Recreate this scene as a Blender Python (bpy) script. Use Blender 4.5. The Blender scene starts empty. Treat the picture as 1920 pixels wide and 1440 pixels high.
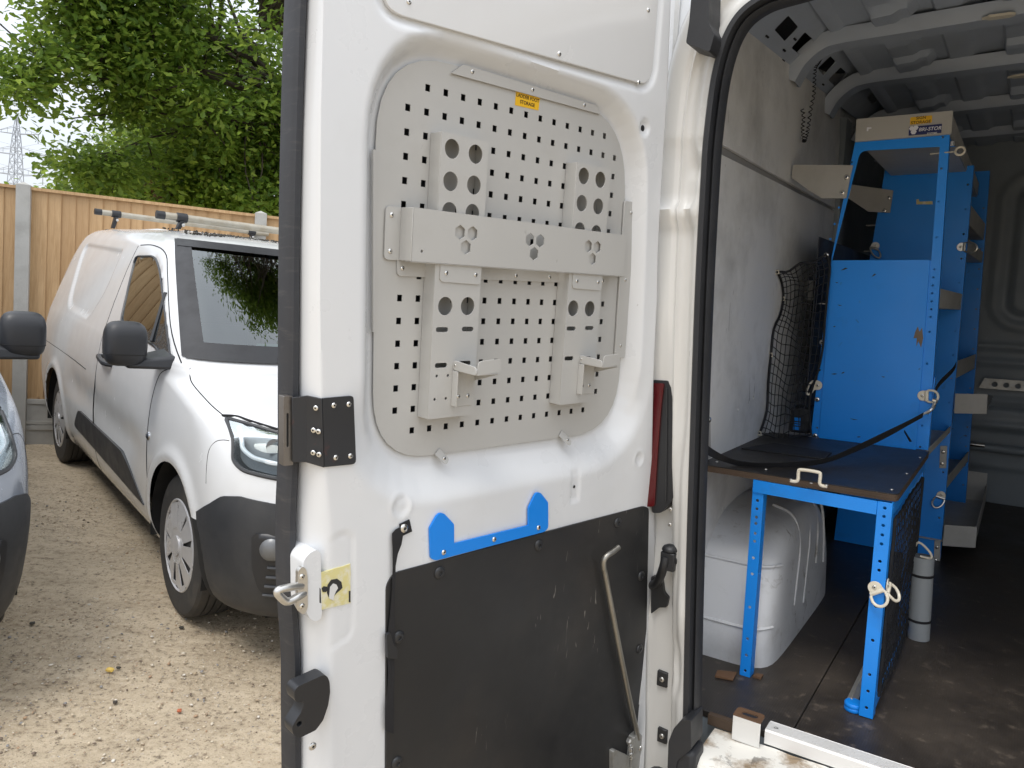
import bpy, math, random
import numpy as np
from mathutils import Matrix, Vector, noise
from mathutils.geometry import delaunay_2d_cdt

random.seed(7)
C = bpy.context.scene.collection
SC = bpy.context.scene
R = math.radians

# ------------------------------------------------------------------ frames
# The place is measured in three frames that share the metre:
#   yard : gravity frame (world)      X right, Y ahead, Z up
#   van  : the panel van's own axes   X to its right, Y along the load bay, Z up
#   door : the open rear door         s along it to the hinge, z up, n out of its inner face
FPX, CX, CY = 1430.0, 960.0, 720.0
CAM_H = 1.50

def unit(v):
    v = np.array(v, float)
    return v / np.linalg.norm(v)

def ray(u, v):
    return np.array([(u - CX) / FPX, (v - CY) / FPX, 1.0])

def vp(u, v):
    return unit([u - CX, v - CY, FPX])

_y = vp(1930, 595)
_x = -vp(-1183, 485)
_x = unit(_x - _y * (_x @ _y))
RV = np.array([_x, _y, np.cross(_x, _y)])
_s = vp(2430, 608)
_d = vp(347, 10440)
_d = unit(_d - _s * (_s @ _d))
RD = np.array([_s, -_d, np.cross(_s, -_d)])
P0 = ray(761.9, 200.9) * 1.219028
_dn = unit([-263 - CX, 15570 - CY, FPX])
_zy = -_dn
_f = unit(np.array([0, 0, 1.0]) - _zy * _zy[2])
RY = np.array([np.cross(_f, _zy), _f, _zy])
CAMP = np.array([0, 0, CAM_H])

def mat4(rows, origin):
    m = Matrix.Identity(4)
    for j in range(3):
        for i in range(3):
            m[i][j] = rows[j][i]
    for i in range(3):
        m[i][3] = origin[i]
    return m

VAN = mat4([RY @ RV[i] for i in range(3)], CAMP)
DOOR = mat4([RY @ RD[i] for i in range(3)], CAMP + RY @ P0)
YARD = Matrix.Identity(4)

def V(u, v, ax, val):
    """point of the van frame seen at (u, v) on the plane axis == val"""
    r = RV @ ray(u, v)
    return r * (val / r[ax])

def Vpl(u, v, p0, nn):
    r = RV @ ray(u, v)
    return r * ((np.array(nn) @ np.array(p0)) / (np.array(nn) @ r))

def D(u, v, n=0.0):
    """(s, z) on the door at height n over its pressed panel"""
    r = ray(u, v)
    t = (RD[2] @ P0 + n) / (RD[2] @ r)
    q = RD @ (r * t - P0)
    return (float(q[0]), float(q[1]))

def D3(u, v, n=0.0):
    a = D(u, v, n)
    return (a[0], a[1], n)

def Yd(u, v, ax, val):
    r = RY @ ray(u, v)
    return CAMP + r * ((val - CAMP[ax]) / r[ax])

def Yr(u, v, dist):
    return CAMP + RY @ (ray(u, v) * dist)

# ------------------------------------------------------------------ camera, sky, sun, exposure
cam = bpy.data.cameras.new('camera')
cam.sensor_width = 36.0
cam.lens = FPX / 1920.0 * 36.0
cam.clip_start = 0.02
cam.clip_end = 3000
co = bpy.data.objects.new('camera', cam)
C.objects.link(co)
co.matrix_world = mat4([RY @ np.array([1, 0, 0]), RY @ np.array([0, -1, 0]), RY @ np.array([0, 0, -1])], CAMP)
SC.camera = co

SUN_EL, SUN_AZ = R(62), R(215)          # azimuth clockwise from +Y
w = bpy.data.worlds.new('World')
SC.world = w
w.use_nodes = True
nt = w.node_tree
nt.nodes.clear()
wo = nt.nodes.new('ShaderNodeOutputWorld')
bg = nt.nodes.new('ShaderNodeBackground')
bg.inputs['Strength'].default_value = 0.14
sky = nt.nodes.new('ShaderNodeTexSky')
sky.sky_type = 'NISHITA'
sky.sun_disc = False
sky.sun_elevation = SUN_EL
sky.sun_rotation = SUN_AZ
sky.dust_density = 2.0
tc = nt.nodes.new('ShaderNodeTexCoord')
cn = nt.nodes.new('ShaderNodeTexNoise')
cn.inputs['Scale'].default_value = 2.2
cn.inputs['Detail'].default_value = 6
mp = nt.nodes.new('ShaderNodeMapping')
mp.inputs['Scale'].default_value = (1, 1, 2.5)
cr = nt.nodes.new('ShaderNodeMapRange')
cr.inputs['From Min'].default_value = 0.25
cr.inputs['From Max'].default_value = 0.75
cr.inputs['To Min'].default_value = 0.72
cr.inputs['To Max'].default_value = 1.0
mx = nt.nodes.new('ShaderNodeMix')
mx.data_type = 'RGBA'
# the overcast's cloud sheet, three times brighter overhead than at the horizon
sx_ = nt.nodes.new('ShaderNodeSeparateXYZ')
zr_ = nt.nodes.new('ShaderNodeMapRange')
zr_.inputs['To Min'].default_value = 0.38
zr_.inputs['To Max'].default_value = 1.0
cl_ = nt.nodes.new('ShaderNodeVectorMath')
cl_.operation = 'SCALE'
cl_.inputs[0].default_value = (10.6, 11.0, 11.7)
nt.links.new(tc.outputs['Generated'], sx_.inputs['Vector'])
nt.links.new(sx_.outputs['Z'], zr_.inputs['Value'])
nt.links.new(zr_.outputs['Result'], cl_.inputs['Scale'])
nt.links.new(cl_.outputs['Vector'], mx.inputs['B'])
nt.links.new(tc.outputs['Generated'], mp.inputs['Vector'])
nt.links.new(mp.outputs['Vector'], cn.inputs['Vector'])
nt.links.new(cn.outputs['Fac'], cr.inputs['Value'])
nt.links.new(cr.outputs['Result'], mx.inputs['Factor'])
nt.links.new(sky.outputs['Color'], mx.inputs['A'])
nt.links.new(mx.outputs['Result'], bg.inputs['Color'])
nt.links.new(bg.outputs['Background'], wo.inputs['Surface'])

sl = bpy.data.lights.new('sun', 'SUN')
sl.energy = 1.1
sl.angle = R(22)
sl.color = (1.0, 0.96, 0.9)
so = bpy.data.objects.new('sun', sl)
C.objects.link(so)
sd = Vector((math.sin(SUN_AZ) * math.cos(SUN_EL), math.cos(SUN_AZ) * math.cos(SUN_EL), math.sin(SUN_EL)))
so.rotation_euler = sd.to_track_quat('Z', 'Y').to_euler()
so.location = (0, 0, 20)

SC.view_settings.view_transform = 'Standard'
SC.view_settings.look = 'None'
SC.view_settings.exposure = 0.58
SC.view_settings.gamma = 1.0
SC.render.engine = 'CYCLES'
SC.cycles.max_bounces = 8
SC.cycles.diffuse_bounces = 7
SC.cycles.glossy_bounces = 4
SC.cycles.transmission_bounces = 6
SC.cycles.transparent_max_bounces = 8
SC.cycles.use_denoising = True

# ------------------------------------------------------------------ materials
MATS = {}

def nodes_of(name):
    m = bpy.data.materials.new(name)
    m.use_nodes = True
    n = m.node_tree
    return m, n, n.nodes['Principled BSDF']

def N_(n, t, **kw):
    x = n.nodes.new(t)
    for k, v in kw.items():
        if k in x.inputs:
            x.inputs[k].default_value = v
        else:
            setattr(x, k, v)
    return x

def rgb(c):
    return (c[0], c[1], c[2], 1.0)

def mixc(n, fac, a, b, mode='MIX'):
    x = n.nodes.new('ShaderNodeMix')
    x.data_type = 'RGBA'
    x.blend_type = mode
    for key, val in (('Factor', fac), ('A', a), ('B', b)):
        if isinstance(val, (int, float)):
            x.inputs[key].default_value = val
        elif isinstance(val, tuple):
            x.inputs[key].default_value = rgb(val)
        else:
            n.links.new(val, x.inputs[key])
    return x.outputs['Result']

def ramp(n, val, a, b, lo=0.0, hi=1.0):
    x = N_(n, 'ShaderNodeMapRange')
    x.inputs['From Min'].default_value = a
    x.inputs['From Max'].default_value = b
    x.inputs['To Min'].default_value = lo
    x.inputs['To Max'].default_value = hi
    n.links.new(val, x.inputs['Value'])
    return x.outputs['Result']

def noise_(n, scale, detail=4, rough=0.55, stretch=None, rot=None, dist=0.0):
    t = N_(n, 'ShaderNodeTexCoord')
    x = N_(n, 'ShaderNodeTexNoise')
    x.inputs['Scale'].default_value = scale
    x.inputs['Detail'].default_value = detail
    x.inputs['Roughness'].default_value = rough
    x.inputs['Distortion'].default_value = dist
    if stretch:
        m = N_(n, 'ShaderNodeMapping')
        m.inputs['Scale'].default_value = stretch
        if rot:
            m.inputs['Rotation'].default_value = rot
        n.links.new(t.outputs['Object'], m.inputs['Vector'])
        n.links.new(m.outputs['Vector'], x.inputs['Vector'])
    else:
        n.links.new(t.outputs['Object'], x.inputs['Vector'])
    return x.outputs['Fac']

def bump(n, p, h, strength=0.2, dist=0.002):
    b = N_(n, 'ShaderNodeBump')
    b.inputs['Strength'].default_value = strength
    b.inputs['Distance'].default_value = dist
    n.links.new(h, b.inputs['Height'])
    n.links.new(b.outputs['Normal'], p.inputs['Normal'])

def paint(name, base, rough=0.35, metal=0.0, var=0.06, dirt=None, dirt_amt=0.4, dirt_cut=(0.58, 0.8), dscale=6, stretch=None,
          coat=0.0, scratch=None, bumps=(0, 0, 0), spec=0.5, scuff=None, scuff_cut=(.62, .75), scuff_scale=30):
    m, n, p = nodes_of(name)
    a = noise_(n, 3.0, 5)
    c = mixc(n, ramp(n, a, .3, .7), tuple(x * (1 - var) for x in base), tuple(min(1, x * (1 + var)) for x in base))
    if dirt:
        d = noise_(n, dscale, 8, .65, stretch)
        c = mixc(n, ramp(n, d, dirt_cut[0], dirt_cut[1], 0, dirt_amt), c, dirt)
    if scuff:
        d = noise_(n, scuff_scale, 10, .7, (1, 1, 1), None, .6)
        e = noise_(n, 2.3, 3, .5)
        mul = N_(n, 'ShaderNodeMath', operation='MULTIPLY')
        n.links.new(ramp(n, d, scuff_cut[0], scuff_cut[1]), mul.inputs[0])
        n.links.new(ramp(n, e, .45, .62), mul.inputs[1])
        c = mixc(n, mul.outputs[0], c, scuff)
    if scratch:
        d = noise_(n, 14, 2, .5, (1, 8, 1.0), (0.3, 0.2, 0.9), 1.2)
        e = noise_(n, 1.7, 2)
        mul = N_(n, 'ShaderNodeMath', operation='MULTIPLY')
        n.links.new(ramp(n, d, .70, .73), mul.inputs[0])
        n.links.new(ramp(n, e, .5, .6), mul.inputs[1])
        c = mixc(n, mul.outputs[0], c, scratch)
    n.links.new(c, p.inputs['Base Color'])
    r = noise_(n, 9, 6)
    n.links.new(ramp(n, r, .3, .7, max(.02, rough * .8), min(1, rough * 1.25)), p.inputs['Roughness'])
    p.inputs['Metallic'].default_value = metal
    p.inputs['Specular IOR Level'].default_value = spec
    p.inputs['Coat Weight'].default_value = coat
    p.inputs['Coat Roughness'].default_value = 0.08
    if bumps[0]:
        h = noise_(n, bumps[1], 4, .6)
        bump(n, p, h, bumps[0], bumps[2])
    MATS[name] = m
    return m

paint('van_white', (.70, .715, .73), .30, var=.015, dirt=(.42, .40, .36), dirt_amt=.16, dirt_cut=(.58, .85), dscale=3.5, coat=.4,
      scuff=(.33, .31, .28), scuff_cut=(.70, .76), scuff_scale=26)
paint('pillar_white', (.72, .71, .68), .32, var=.02, dirt=(.40, .33, .22), dirt_amt=.35, dirt_cut=(.60, .85), dscale=4, coat=.3)
paint('car_white', (.66, .665, .665), .22, var=.01, dirt=(.45, .40, .33), dirt_amt=.18, dirt_cut=(.5, .85), dscale=1.5, coat=.6)
paint('car_grey', (.30, .33, .38), .25, metal=.35, var=.03, coat=.7)
paint('sill_scuffed', (.78, .76, .70), .5, var=.04, dirt=(.26, .17, .085), dirt_amt=.9, dirt_cut=(.48, .64), dscale=11,
      scuff=(.10, .085, .07), scuff_cut=(.56, .61), scuff_scale=22, bumps=(.3, 30, .002))
paint('wheel_arch_white', (.66, .67, .68), .38, var=.03, dirt=(.30, .28, .25), dirt_amt=.45, dirt_cut=(.52, .8), dscale=5,
      scuff=(.26, .24, .21), scuff_cut=(.57, .66), scuff_scale=16)
paint('ply_white', (.72, .725, .72), .55, var=.05, dirt=(.20, .195, .18), dirt_amt=.65, dirt_cut=(.47, .78), dscale=2.4, scratch=(.25, .24, .23),
      scuff=(.22, .21, .20), scuff_cut=(.68, .73), scuff_scale=22, bumps=(.05, 40, .001))
paint('rail_grey', (.30, .30, .30), .5, var=.05, dirt=(.15, .15, .15), dirt_amt=.5)
paint('roof_grey', (.37, .42, .50), .42, var=.04, dirt=(.2, .19, .18), dirt_amt=.3, dirt_cut=(.5, .8), dscale=2)
paint('bay_grey', (.235, .27, .30), .45, var=.05, dirt=(.15, .14, .12), dirt_amt=.4, dirt_cut=(.5, .8), dscale=2)
paint('shelf_blue', (.004, .255, .84), .38, var=.05, dirt=(.02, .12, .36), dirt_amt=.45, dirt_cut=(.58, .8), dscale=5, scratch=(.01, .06, .2),
      scuff=(.10, .13, .2), scuff_cut=(.665, .71), scuff_scale=16)
paint('bench_blue', (.008, .245, .80), .36, var=.05, dirt=(.04, .12, .3), dirt_amt=.5, dirt_cut=(.55, .8), dscale=9, scuff=(.16, .16, .17), scuff_cut=(.67, .71), scuff_scale=24)
paint('plate_blue', (.005, .23, .78), .42, var=.03)
paint('rack_grey', (.465, .46, .44), .42, var=.03, dirt=(.30, .28, .24), dirt_amt=.30, dirt_cut=(.55, .85), dscale=5, scuff=(.18, .16, .13),
      scuff_cut=(.675, .715), scuff_scale=24)
paint('shelf_grey', (.42, .41, .385), .45, var=.04, dirt=(.2, .19, .17), dirt_amt=.4, dirt_cut=(.5, .8), dscale=8)
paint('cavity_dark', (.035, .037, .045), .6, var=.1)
paint('hole_dark', (.008, .008, .01), .8, var=.0)
paint('rubber', (.022, .023, .026), .55, var=.12, bumps=(.25, 120, .001))
paint('door_rubber', (.030, .032, .038), .55, var=.2, dirt=(.09, .085, .08), dirt_amt=.5, dirt_cut=(.55, .75), dscale=18, stretch=(1, 1, 6), bumps=(.3, 90, .001))
paint('black_plastic', (.020, .021, .024), .42, var=.1, bumps=(.12, 260, .0006))
paint('bumper_black', (.032, .034, .038), .50, var=.12, dirt=(.09, .085, .075), dirt_amt=.4, dirt_cut=(.5, .8), dscale=3, bumps=(.2, 160, .001))
paint('handle_brown_black', (.045, .038, .034), .5, var=.15)
paint('steel', (.62, .61, .58), .32, metal=.9, var=.08, dirt=(.25, .2, .14), dirt_amt=.4, dirt_cut=(.55, .8), dscale=25)
paint('bright_steel', (.72, .71, .68), .22, metal=1, var=.05)
paint('galvanised', (.46, .46, .44), .45, metal=.7, var=.15, dirt=(.25, .2, .14), dirt_amt=.5, dirt_cut=(.5, .75), dscale=30)
paint('rod_steel', (.36, .345, .31), .38, metal=.85, var=.15, dirt=(.2, .15, .09), dirt_amt=.5, dirt_cut=(.5, .75), dscale=30)
paint('hasp_black', (.022, .023, .026), .5, var=.15, dirt=(.12, .03, .02), dirt_amt=.55, dirt_cut=(.62, .7), dscale=14, bumps=(.1, 90, .001))
paint('ring_white', (.68, .63, .52), .35, var=.05, dirt=(.4, .28, .15), dirt_amt=.4, dirt_cut=(.55, .8), dscale=30)
paint('aluminium', (.80, .79, .77), .45, metal=.25, var=.05)
paint('yellow_label', (.80, .47, .02), .4, var=.03)
paint('blue_label', (.012, .022, .12), .4, var=.05)
paint('ink', (.04, .02, .008), .6, var=.0)
paint('white_ink', (.75, .76, .82), .5, var=.0)
paint('worn_label', (.66, .60, .28), .65, var=.10, dirt=(.72, .69, .56), dirt_amt=.9, dirt_cut=(.47, .60), dscale=60, scuff=(.10, .06, .03),
      scuff_cut=(.63, .66), scuff_scale=22)
paint('webbing', (.012, .012, .014), .75, var=.15, bumps=(.5, 500, .0005))
paint('net_cord', (.010, .011, .014), .7, var=.2)
paint('pvc_grey', (.30, .32, .33), .42, var=.05, dirt=(.2, .2, .2), dirt_amt=.4, dirt_cut=(.5, .8), dscale=8)
paint('red_lens', (.085, .0015, .004), .22, var=.04, coat=.15)
paint('chip_brown', (.20, .15, .11), .7, var=.3)
paint('tyre', (.030, .029, .028), .72, var=.15, dirt=(.10, .085, .065), dirt_amt=.6, dirt_cut=(.5, .75), dscale=9, bumps=(.15, 60, .002))
paint('lamp_housing', (.17, .175, .18), .35, metal=.3, var=.1)
paint('hubcap', (.58, .58, .59), .30, metal=.45, var=.04, dirt=(.25, .22, .17), dirt_amt=.25, dirt_cut=(.5, .8), dscale=9)
paint('well_dark', (.010, .010, .010), .9, var=.1)
paint('concrete', (.40, .39, .36), .85, var=.10, dirt=(.22, .21, .18), dirt_amt=.5, dirt_cut=(.5, .75), dscale=5, bumps=(.4, 60, .004))
paint('roofbar', (.42, .39, .32), .5, metal=.4, var=.1, dirt=(.28, .22, .14), dirt_amt=.6, dirt_cut=(.45, .7), dscale=14)
paint('pylon_grey', (.33, .36, .40), .7, var=.05)
paint('bark', (.055, .045, .034), .9, var=.3, bumps=(.6, 18, .02))
paint('liner_black', (.017, .0175, .019), .46, var=.12, dirt=(.065, .054, .043), dirt_amt=.5, dirt_cut=(.48, .80), dscale=1.6,
      scratch=(.20, .19, .17), scuff=(.14, .13, .12), scuff_cut=(.735, .76), scuff_scale=26, bumps=(.12, 420, .0005))
paint('button_black', (.024, .025, .027), .4, var=.1)
paint('dark_steel', (.20, .185, .17), .42, metal=.8, var=.15, dirt=(.12, .07, .04), dirt_amt=.5, dirt_cut=(.5, .75), dscale=30)
paint('screen_band', (.012, .012, .014), .5, var=.1)
paint('rust', (.13, .068, .034), .8, var=.3)
paint('grey_debris', (.05, .045, .035), .9, var=.3)

def ply_floor(name, base, dirtc, hexgrip=True):
    m, n, p = nodes_of(name)
    a = noise_(n, 1.6, 9, .7)
    b = noise_(n, 26, 6, .6)
    c = mixc(n, ramp(n, a, .38, .72, 0, .85), base, dirtc)
    c = mixc(n, ramp(n, b, .60, .74, 0, .5), c, tuple(x * 2.2 for x in dirtc))
    e = noise_(n, 120, 3, .6)
    c = mixc(n, ramp(n, e, .70, .74, 0, .7), c, (.30, .27, .22))
    n.links.new(c, p.inputs['Base Color'])
    n.links.new(ramp(n, a, .3, .7, .30, .62), p.inputs['Roughness'])
    t = N_(n, 'ShaderNodeTexCoord')
    w1 = N_(n, 'ShaderNodeTexWave', wave_type='BANDS', bands_direction='X')
    w1.inputs['Scale'].default_value = 55
    w2 = N_(n, 'ShaderNodeTexWave', wave_type='BANDS', bands_direction='Y')
    w2.inputs['Scale'].default_value = 55
    n.links.new(t.outputs['Object'], w1.inputs['Vector'])
    n.links.new(t.outputs['Object'], w2.inputs['Vector'])
    mm = N_(n, 'ShaderNodeMath', operation='MAXIMUM')
    n.links.new(w1.outputs['Fac'], mm.inputs[0])
    n.links.new(w2.outputs['Fac'], mm.inputs[1])
    bump(n, p, mm.outputs[0], .28, .0012)
    MATS[name] = m

ply_floor('floor_ply', (.015, .0130, .0120), (.085, .068, .053))
ply_floor('bench_ply', (.012, .0115, .0125), (.040, .035, .030))
paint('ply_edge', (.085, .055, .035), .7, var=.3)

def wood_mat():
    m, n, p = nodes_of('fence_wood')
    g = noise_(n, 3.0, 6, .6, (14, 14, .9), None, .8)
    g2 = noise_(n, 9.0, 5, .6, (30, 30, 1.2), None, .5)
    oi = N_(n, 'ShaderNodeObjectInfo')
    c = mixc(n, ramp(n, g, .3, .7), (.41, .25, .115), (.58, .39, .21))
    c = mixc(n, ramp(n, g2, .45, .75, 0, .5), c, (.31, .18, .08))
    # each board its own tone
    c = mixc(n, ramp(n, oi.outputs['Random'], 0, 1, 0, .50), c, (.36, .21, .10))
    # knots
    t = N_(n, 'ShaderNodeTexCoord')
    mpn = N_(n, 'ShaderNodeMapping')
    mpn.inputs['Scale'].default_value = (7, 7, 2.6)
    n.links.new(t.outputs['Object'], mpn.inputs['Vector'])
    vo = N_(n, 'ShaderNodeTexVoronoi')
    vo.inputs['Scale'].default_value = 1.0
    n.links.new(mpn.outputs['Vector'], vo.inputs['Vector'])
    c = mixc(n, ramp(n, vo.outputs['Distance'], .07, .15, .85, 0), c, (.13, .055, .02))
    n.links.new(c, p.inputs['Base Color'])
    p.inputs['Roughness'].default_value = .78
    bump(n, p, g2, .25, .003)
    MATS['fence_wood'] = m
wood_mat()

def ground_mat():
    m, n, p = nodes_of('yard_ground')
    t = N_(n, 'ShaderNodeTexCoord')
    big = noise_(n, .55, 6, .6)
    mid = noise_(n, 3.0, 9, .68, (1.0, 3.2, 1), (0, 0, -.55))
    fine = noise_(n, 34, 9, .75)
    c = mixc(n, ramp(n, mid, .34, .66), (.375, .295, .20), (.57, .47, .335))
    c = mixc(n, ramp(n, big, .35, .65, 0, .45), c, (.60, .505, .365))
    c = mixc(n, ramp(n, fine, .50, .70, 0, .6), c, (.66, .56, .42))
    c = mixc(n, ramp(n, fine, .33, .47, .85, 0), c, (.085, .060, .040))
    # embedded pebbles in three sizes
    for sc_, lo, hi, amt in ((42, .20, .30, .60), (90, .22, .34, .65), (190, .22, .36, .6)):
        vo = N_(n, 'ShaderNodeTexVoronoi')
        vo.inputs['Scale'].default_value = sc_
        n.links.new(t.outputs['Object'], vo.inputs['Vector'])
        hs = N_(n, 'ShaderNodeSeparateColor')
        n.links.new(vo.outputs['Color'], hs.inputs['Color'])
        pc = mixc(n, hs.outputs['Green'], (.22, .15, .10), (.60, .52, .42))
        pc = mixc(n, ramp(n, hs.outputs['Blue'], .80, .86), pc, (.07, .065, .06))
        pm = N_(n, 'ShaderNodeMath', operation='MULTIPLY')
        n.links.new(ramp(n, vo.outputs['Distance'], lo, hi, amt, 0), pm.inputs[0])
        n.links.new(ramp(n, hs.outputs['Red'], .50, .56), pm.inputs[1])
        c = mixc(n, pm.outputs[0], c, pc)
    dk = noise_(n, 9, 7, .7)
    c = mixc(n, ramp(n, dk, .60, .75, 0, .38), c, (.10, .070, .045))
    n.links.new(c, p.inputs['Base Color'])
    p.inputs['Roughness'].default_value = .92
    p.inputs['Specular IOR Level'].default_value = .25
    add = N_(n, 'ShaderNodeMath', operation='ADD')
    n.links.new(mid, add.inputs[0])
    n.links.new(fine, add.inputs[1])
    bump(n, p, add.outputs[0], 1.0, .011)
    MATS['yard_ground'] = m
ground_mat()

def leaf_mat(name, dark, mid, light):
    m, n, p = nodes_of(name)
    g = N_(n, 'ShaderNodeNewGeometry')
    c = mixc(n, ramp(n, g.outputs['Random Per Island'], 0, .55), dark, mid)
    c = mixc(n, ramp(n, g.outputs['Random Per Island'], .6, 1.0), c, light)
    n.links.new(c, p.inputs['Base Color'])
    p.inputs['Roughness'].default_value = .5
    p.inputs['Specular IOR Level'].default_value = .35
    tr = N_(n, 'ShaderNodeBsdfTranslucent')
    tcn = mixc(n, .5, c, tuple(min(1, x * 1.6) for x in light))
    n.links.new(tcn, tr.inputs['Color'])
    ms = N_(n, 'ShaderNodeMixShader')
    ms.inputs[0].default_value = .52
    n.links.new(p.outputs[0], ms.inputs[1])
    n.links.new(tr.outputs[0], ms.inputs[2])
    n.links.new(ms.outputs[0], n.nodes['Material Output'].inputs['Surface'])
    MATS[name] = m
leaf_mat('oak_leaf', (.038, .095, .015), (.120, .215, .028), (.25, .335, .058))
leaf_mat('bush_leaf', (.048, .118, .014), (.140, .25, .028), (.28, .365, .055))
leaf_mat('pale_leaf', (.10, .16, .035), (.17, .24, .05), (.26, .30, .08))

def glass_mat(name, tint, rough=.02, spec=.8, alpha=1.0):
    m, n, p = nodes_of(name)
    p.inputs['Base Color'].default_value = rgb(tint)
    p.inputs['Roughness'].default_value = rough
    p.inputs['Specular IOR Level'].default_value = spec
    p.inputs['Coat Weight'].default_value = 1.0
    p.inputs['Coat Roughness'].default_value = .01
    p.inputs['Coat IOR'].default_value = 1.6
    MATS[name] = m

def clear_glass(name, tint, ior=1.5, boost=1.0):
    """a pane: dark tinted see-through with a mirror sheen that grows at grazing angles"""
    m, n, p = nodes_of(name)
    tr = N_(n, 'ShaderNodeBsdfTransparent')
    tr.inputs['Color'].default_value = rgb(tint)
    gl = N_(n, 'ShaderNodeBsdfGlossy')
    gl.inputs['Roughness'].default_value = .015
    gl.inputs['Color'].default_value = (.95, 1, 1, 1)
    fr = N_(n, 'ShaderNodeFresnel')
    fr.inputs['IOR'].default_value = ior
    mu = N_(n, 'ShaderNodeMath', operation='MULTIPLY')
    mu.inputs[1].default_value = boost
    mu.use_clamp = True
    n.links.new(fr.outputs[0], mu.inputs[0])
    ms = N_(n, 'ShaderNodeMixShader')
    n.links.new(mu.outputs[0], ms.inputs[0])
    n.links.new(tr.outputs[0], ms.inputs[1])
    n.links.new(gl.outputs[0], ms.inputs[2])
    n.links.new(ms.outputs[0], n.nodes['Material Output'].inputs['Surface'])
    MATS[name] = m
clear_glass('windscreen_glass', (.30, .40, .38), 1.7, 1.6)
clear_glass('side_glass', (.12, .13, .13), 1.7, 1.5)
clear_glass('lamp_glass', (.86, .89, .90), 1.4, .55)
paint('lamp_chrome', (.42, .43, .45), .2, metal=1, var=.05)
paint('lamp_white', (.85, .86, .88), .3, var=.0)

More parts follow.
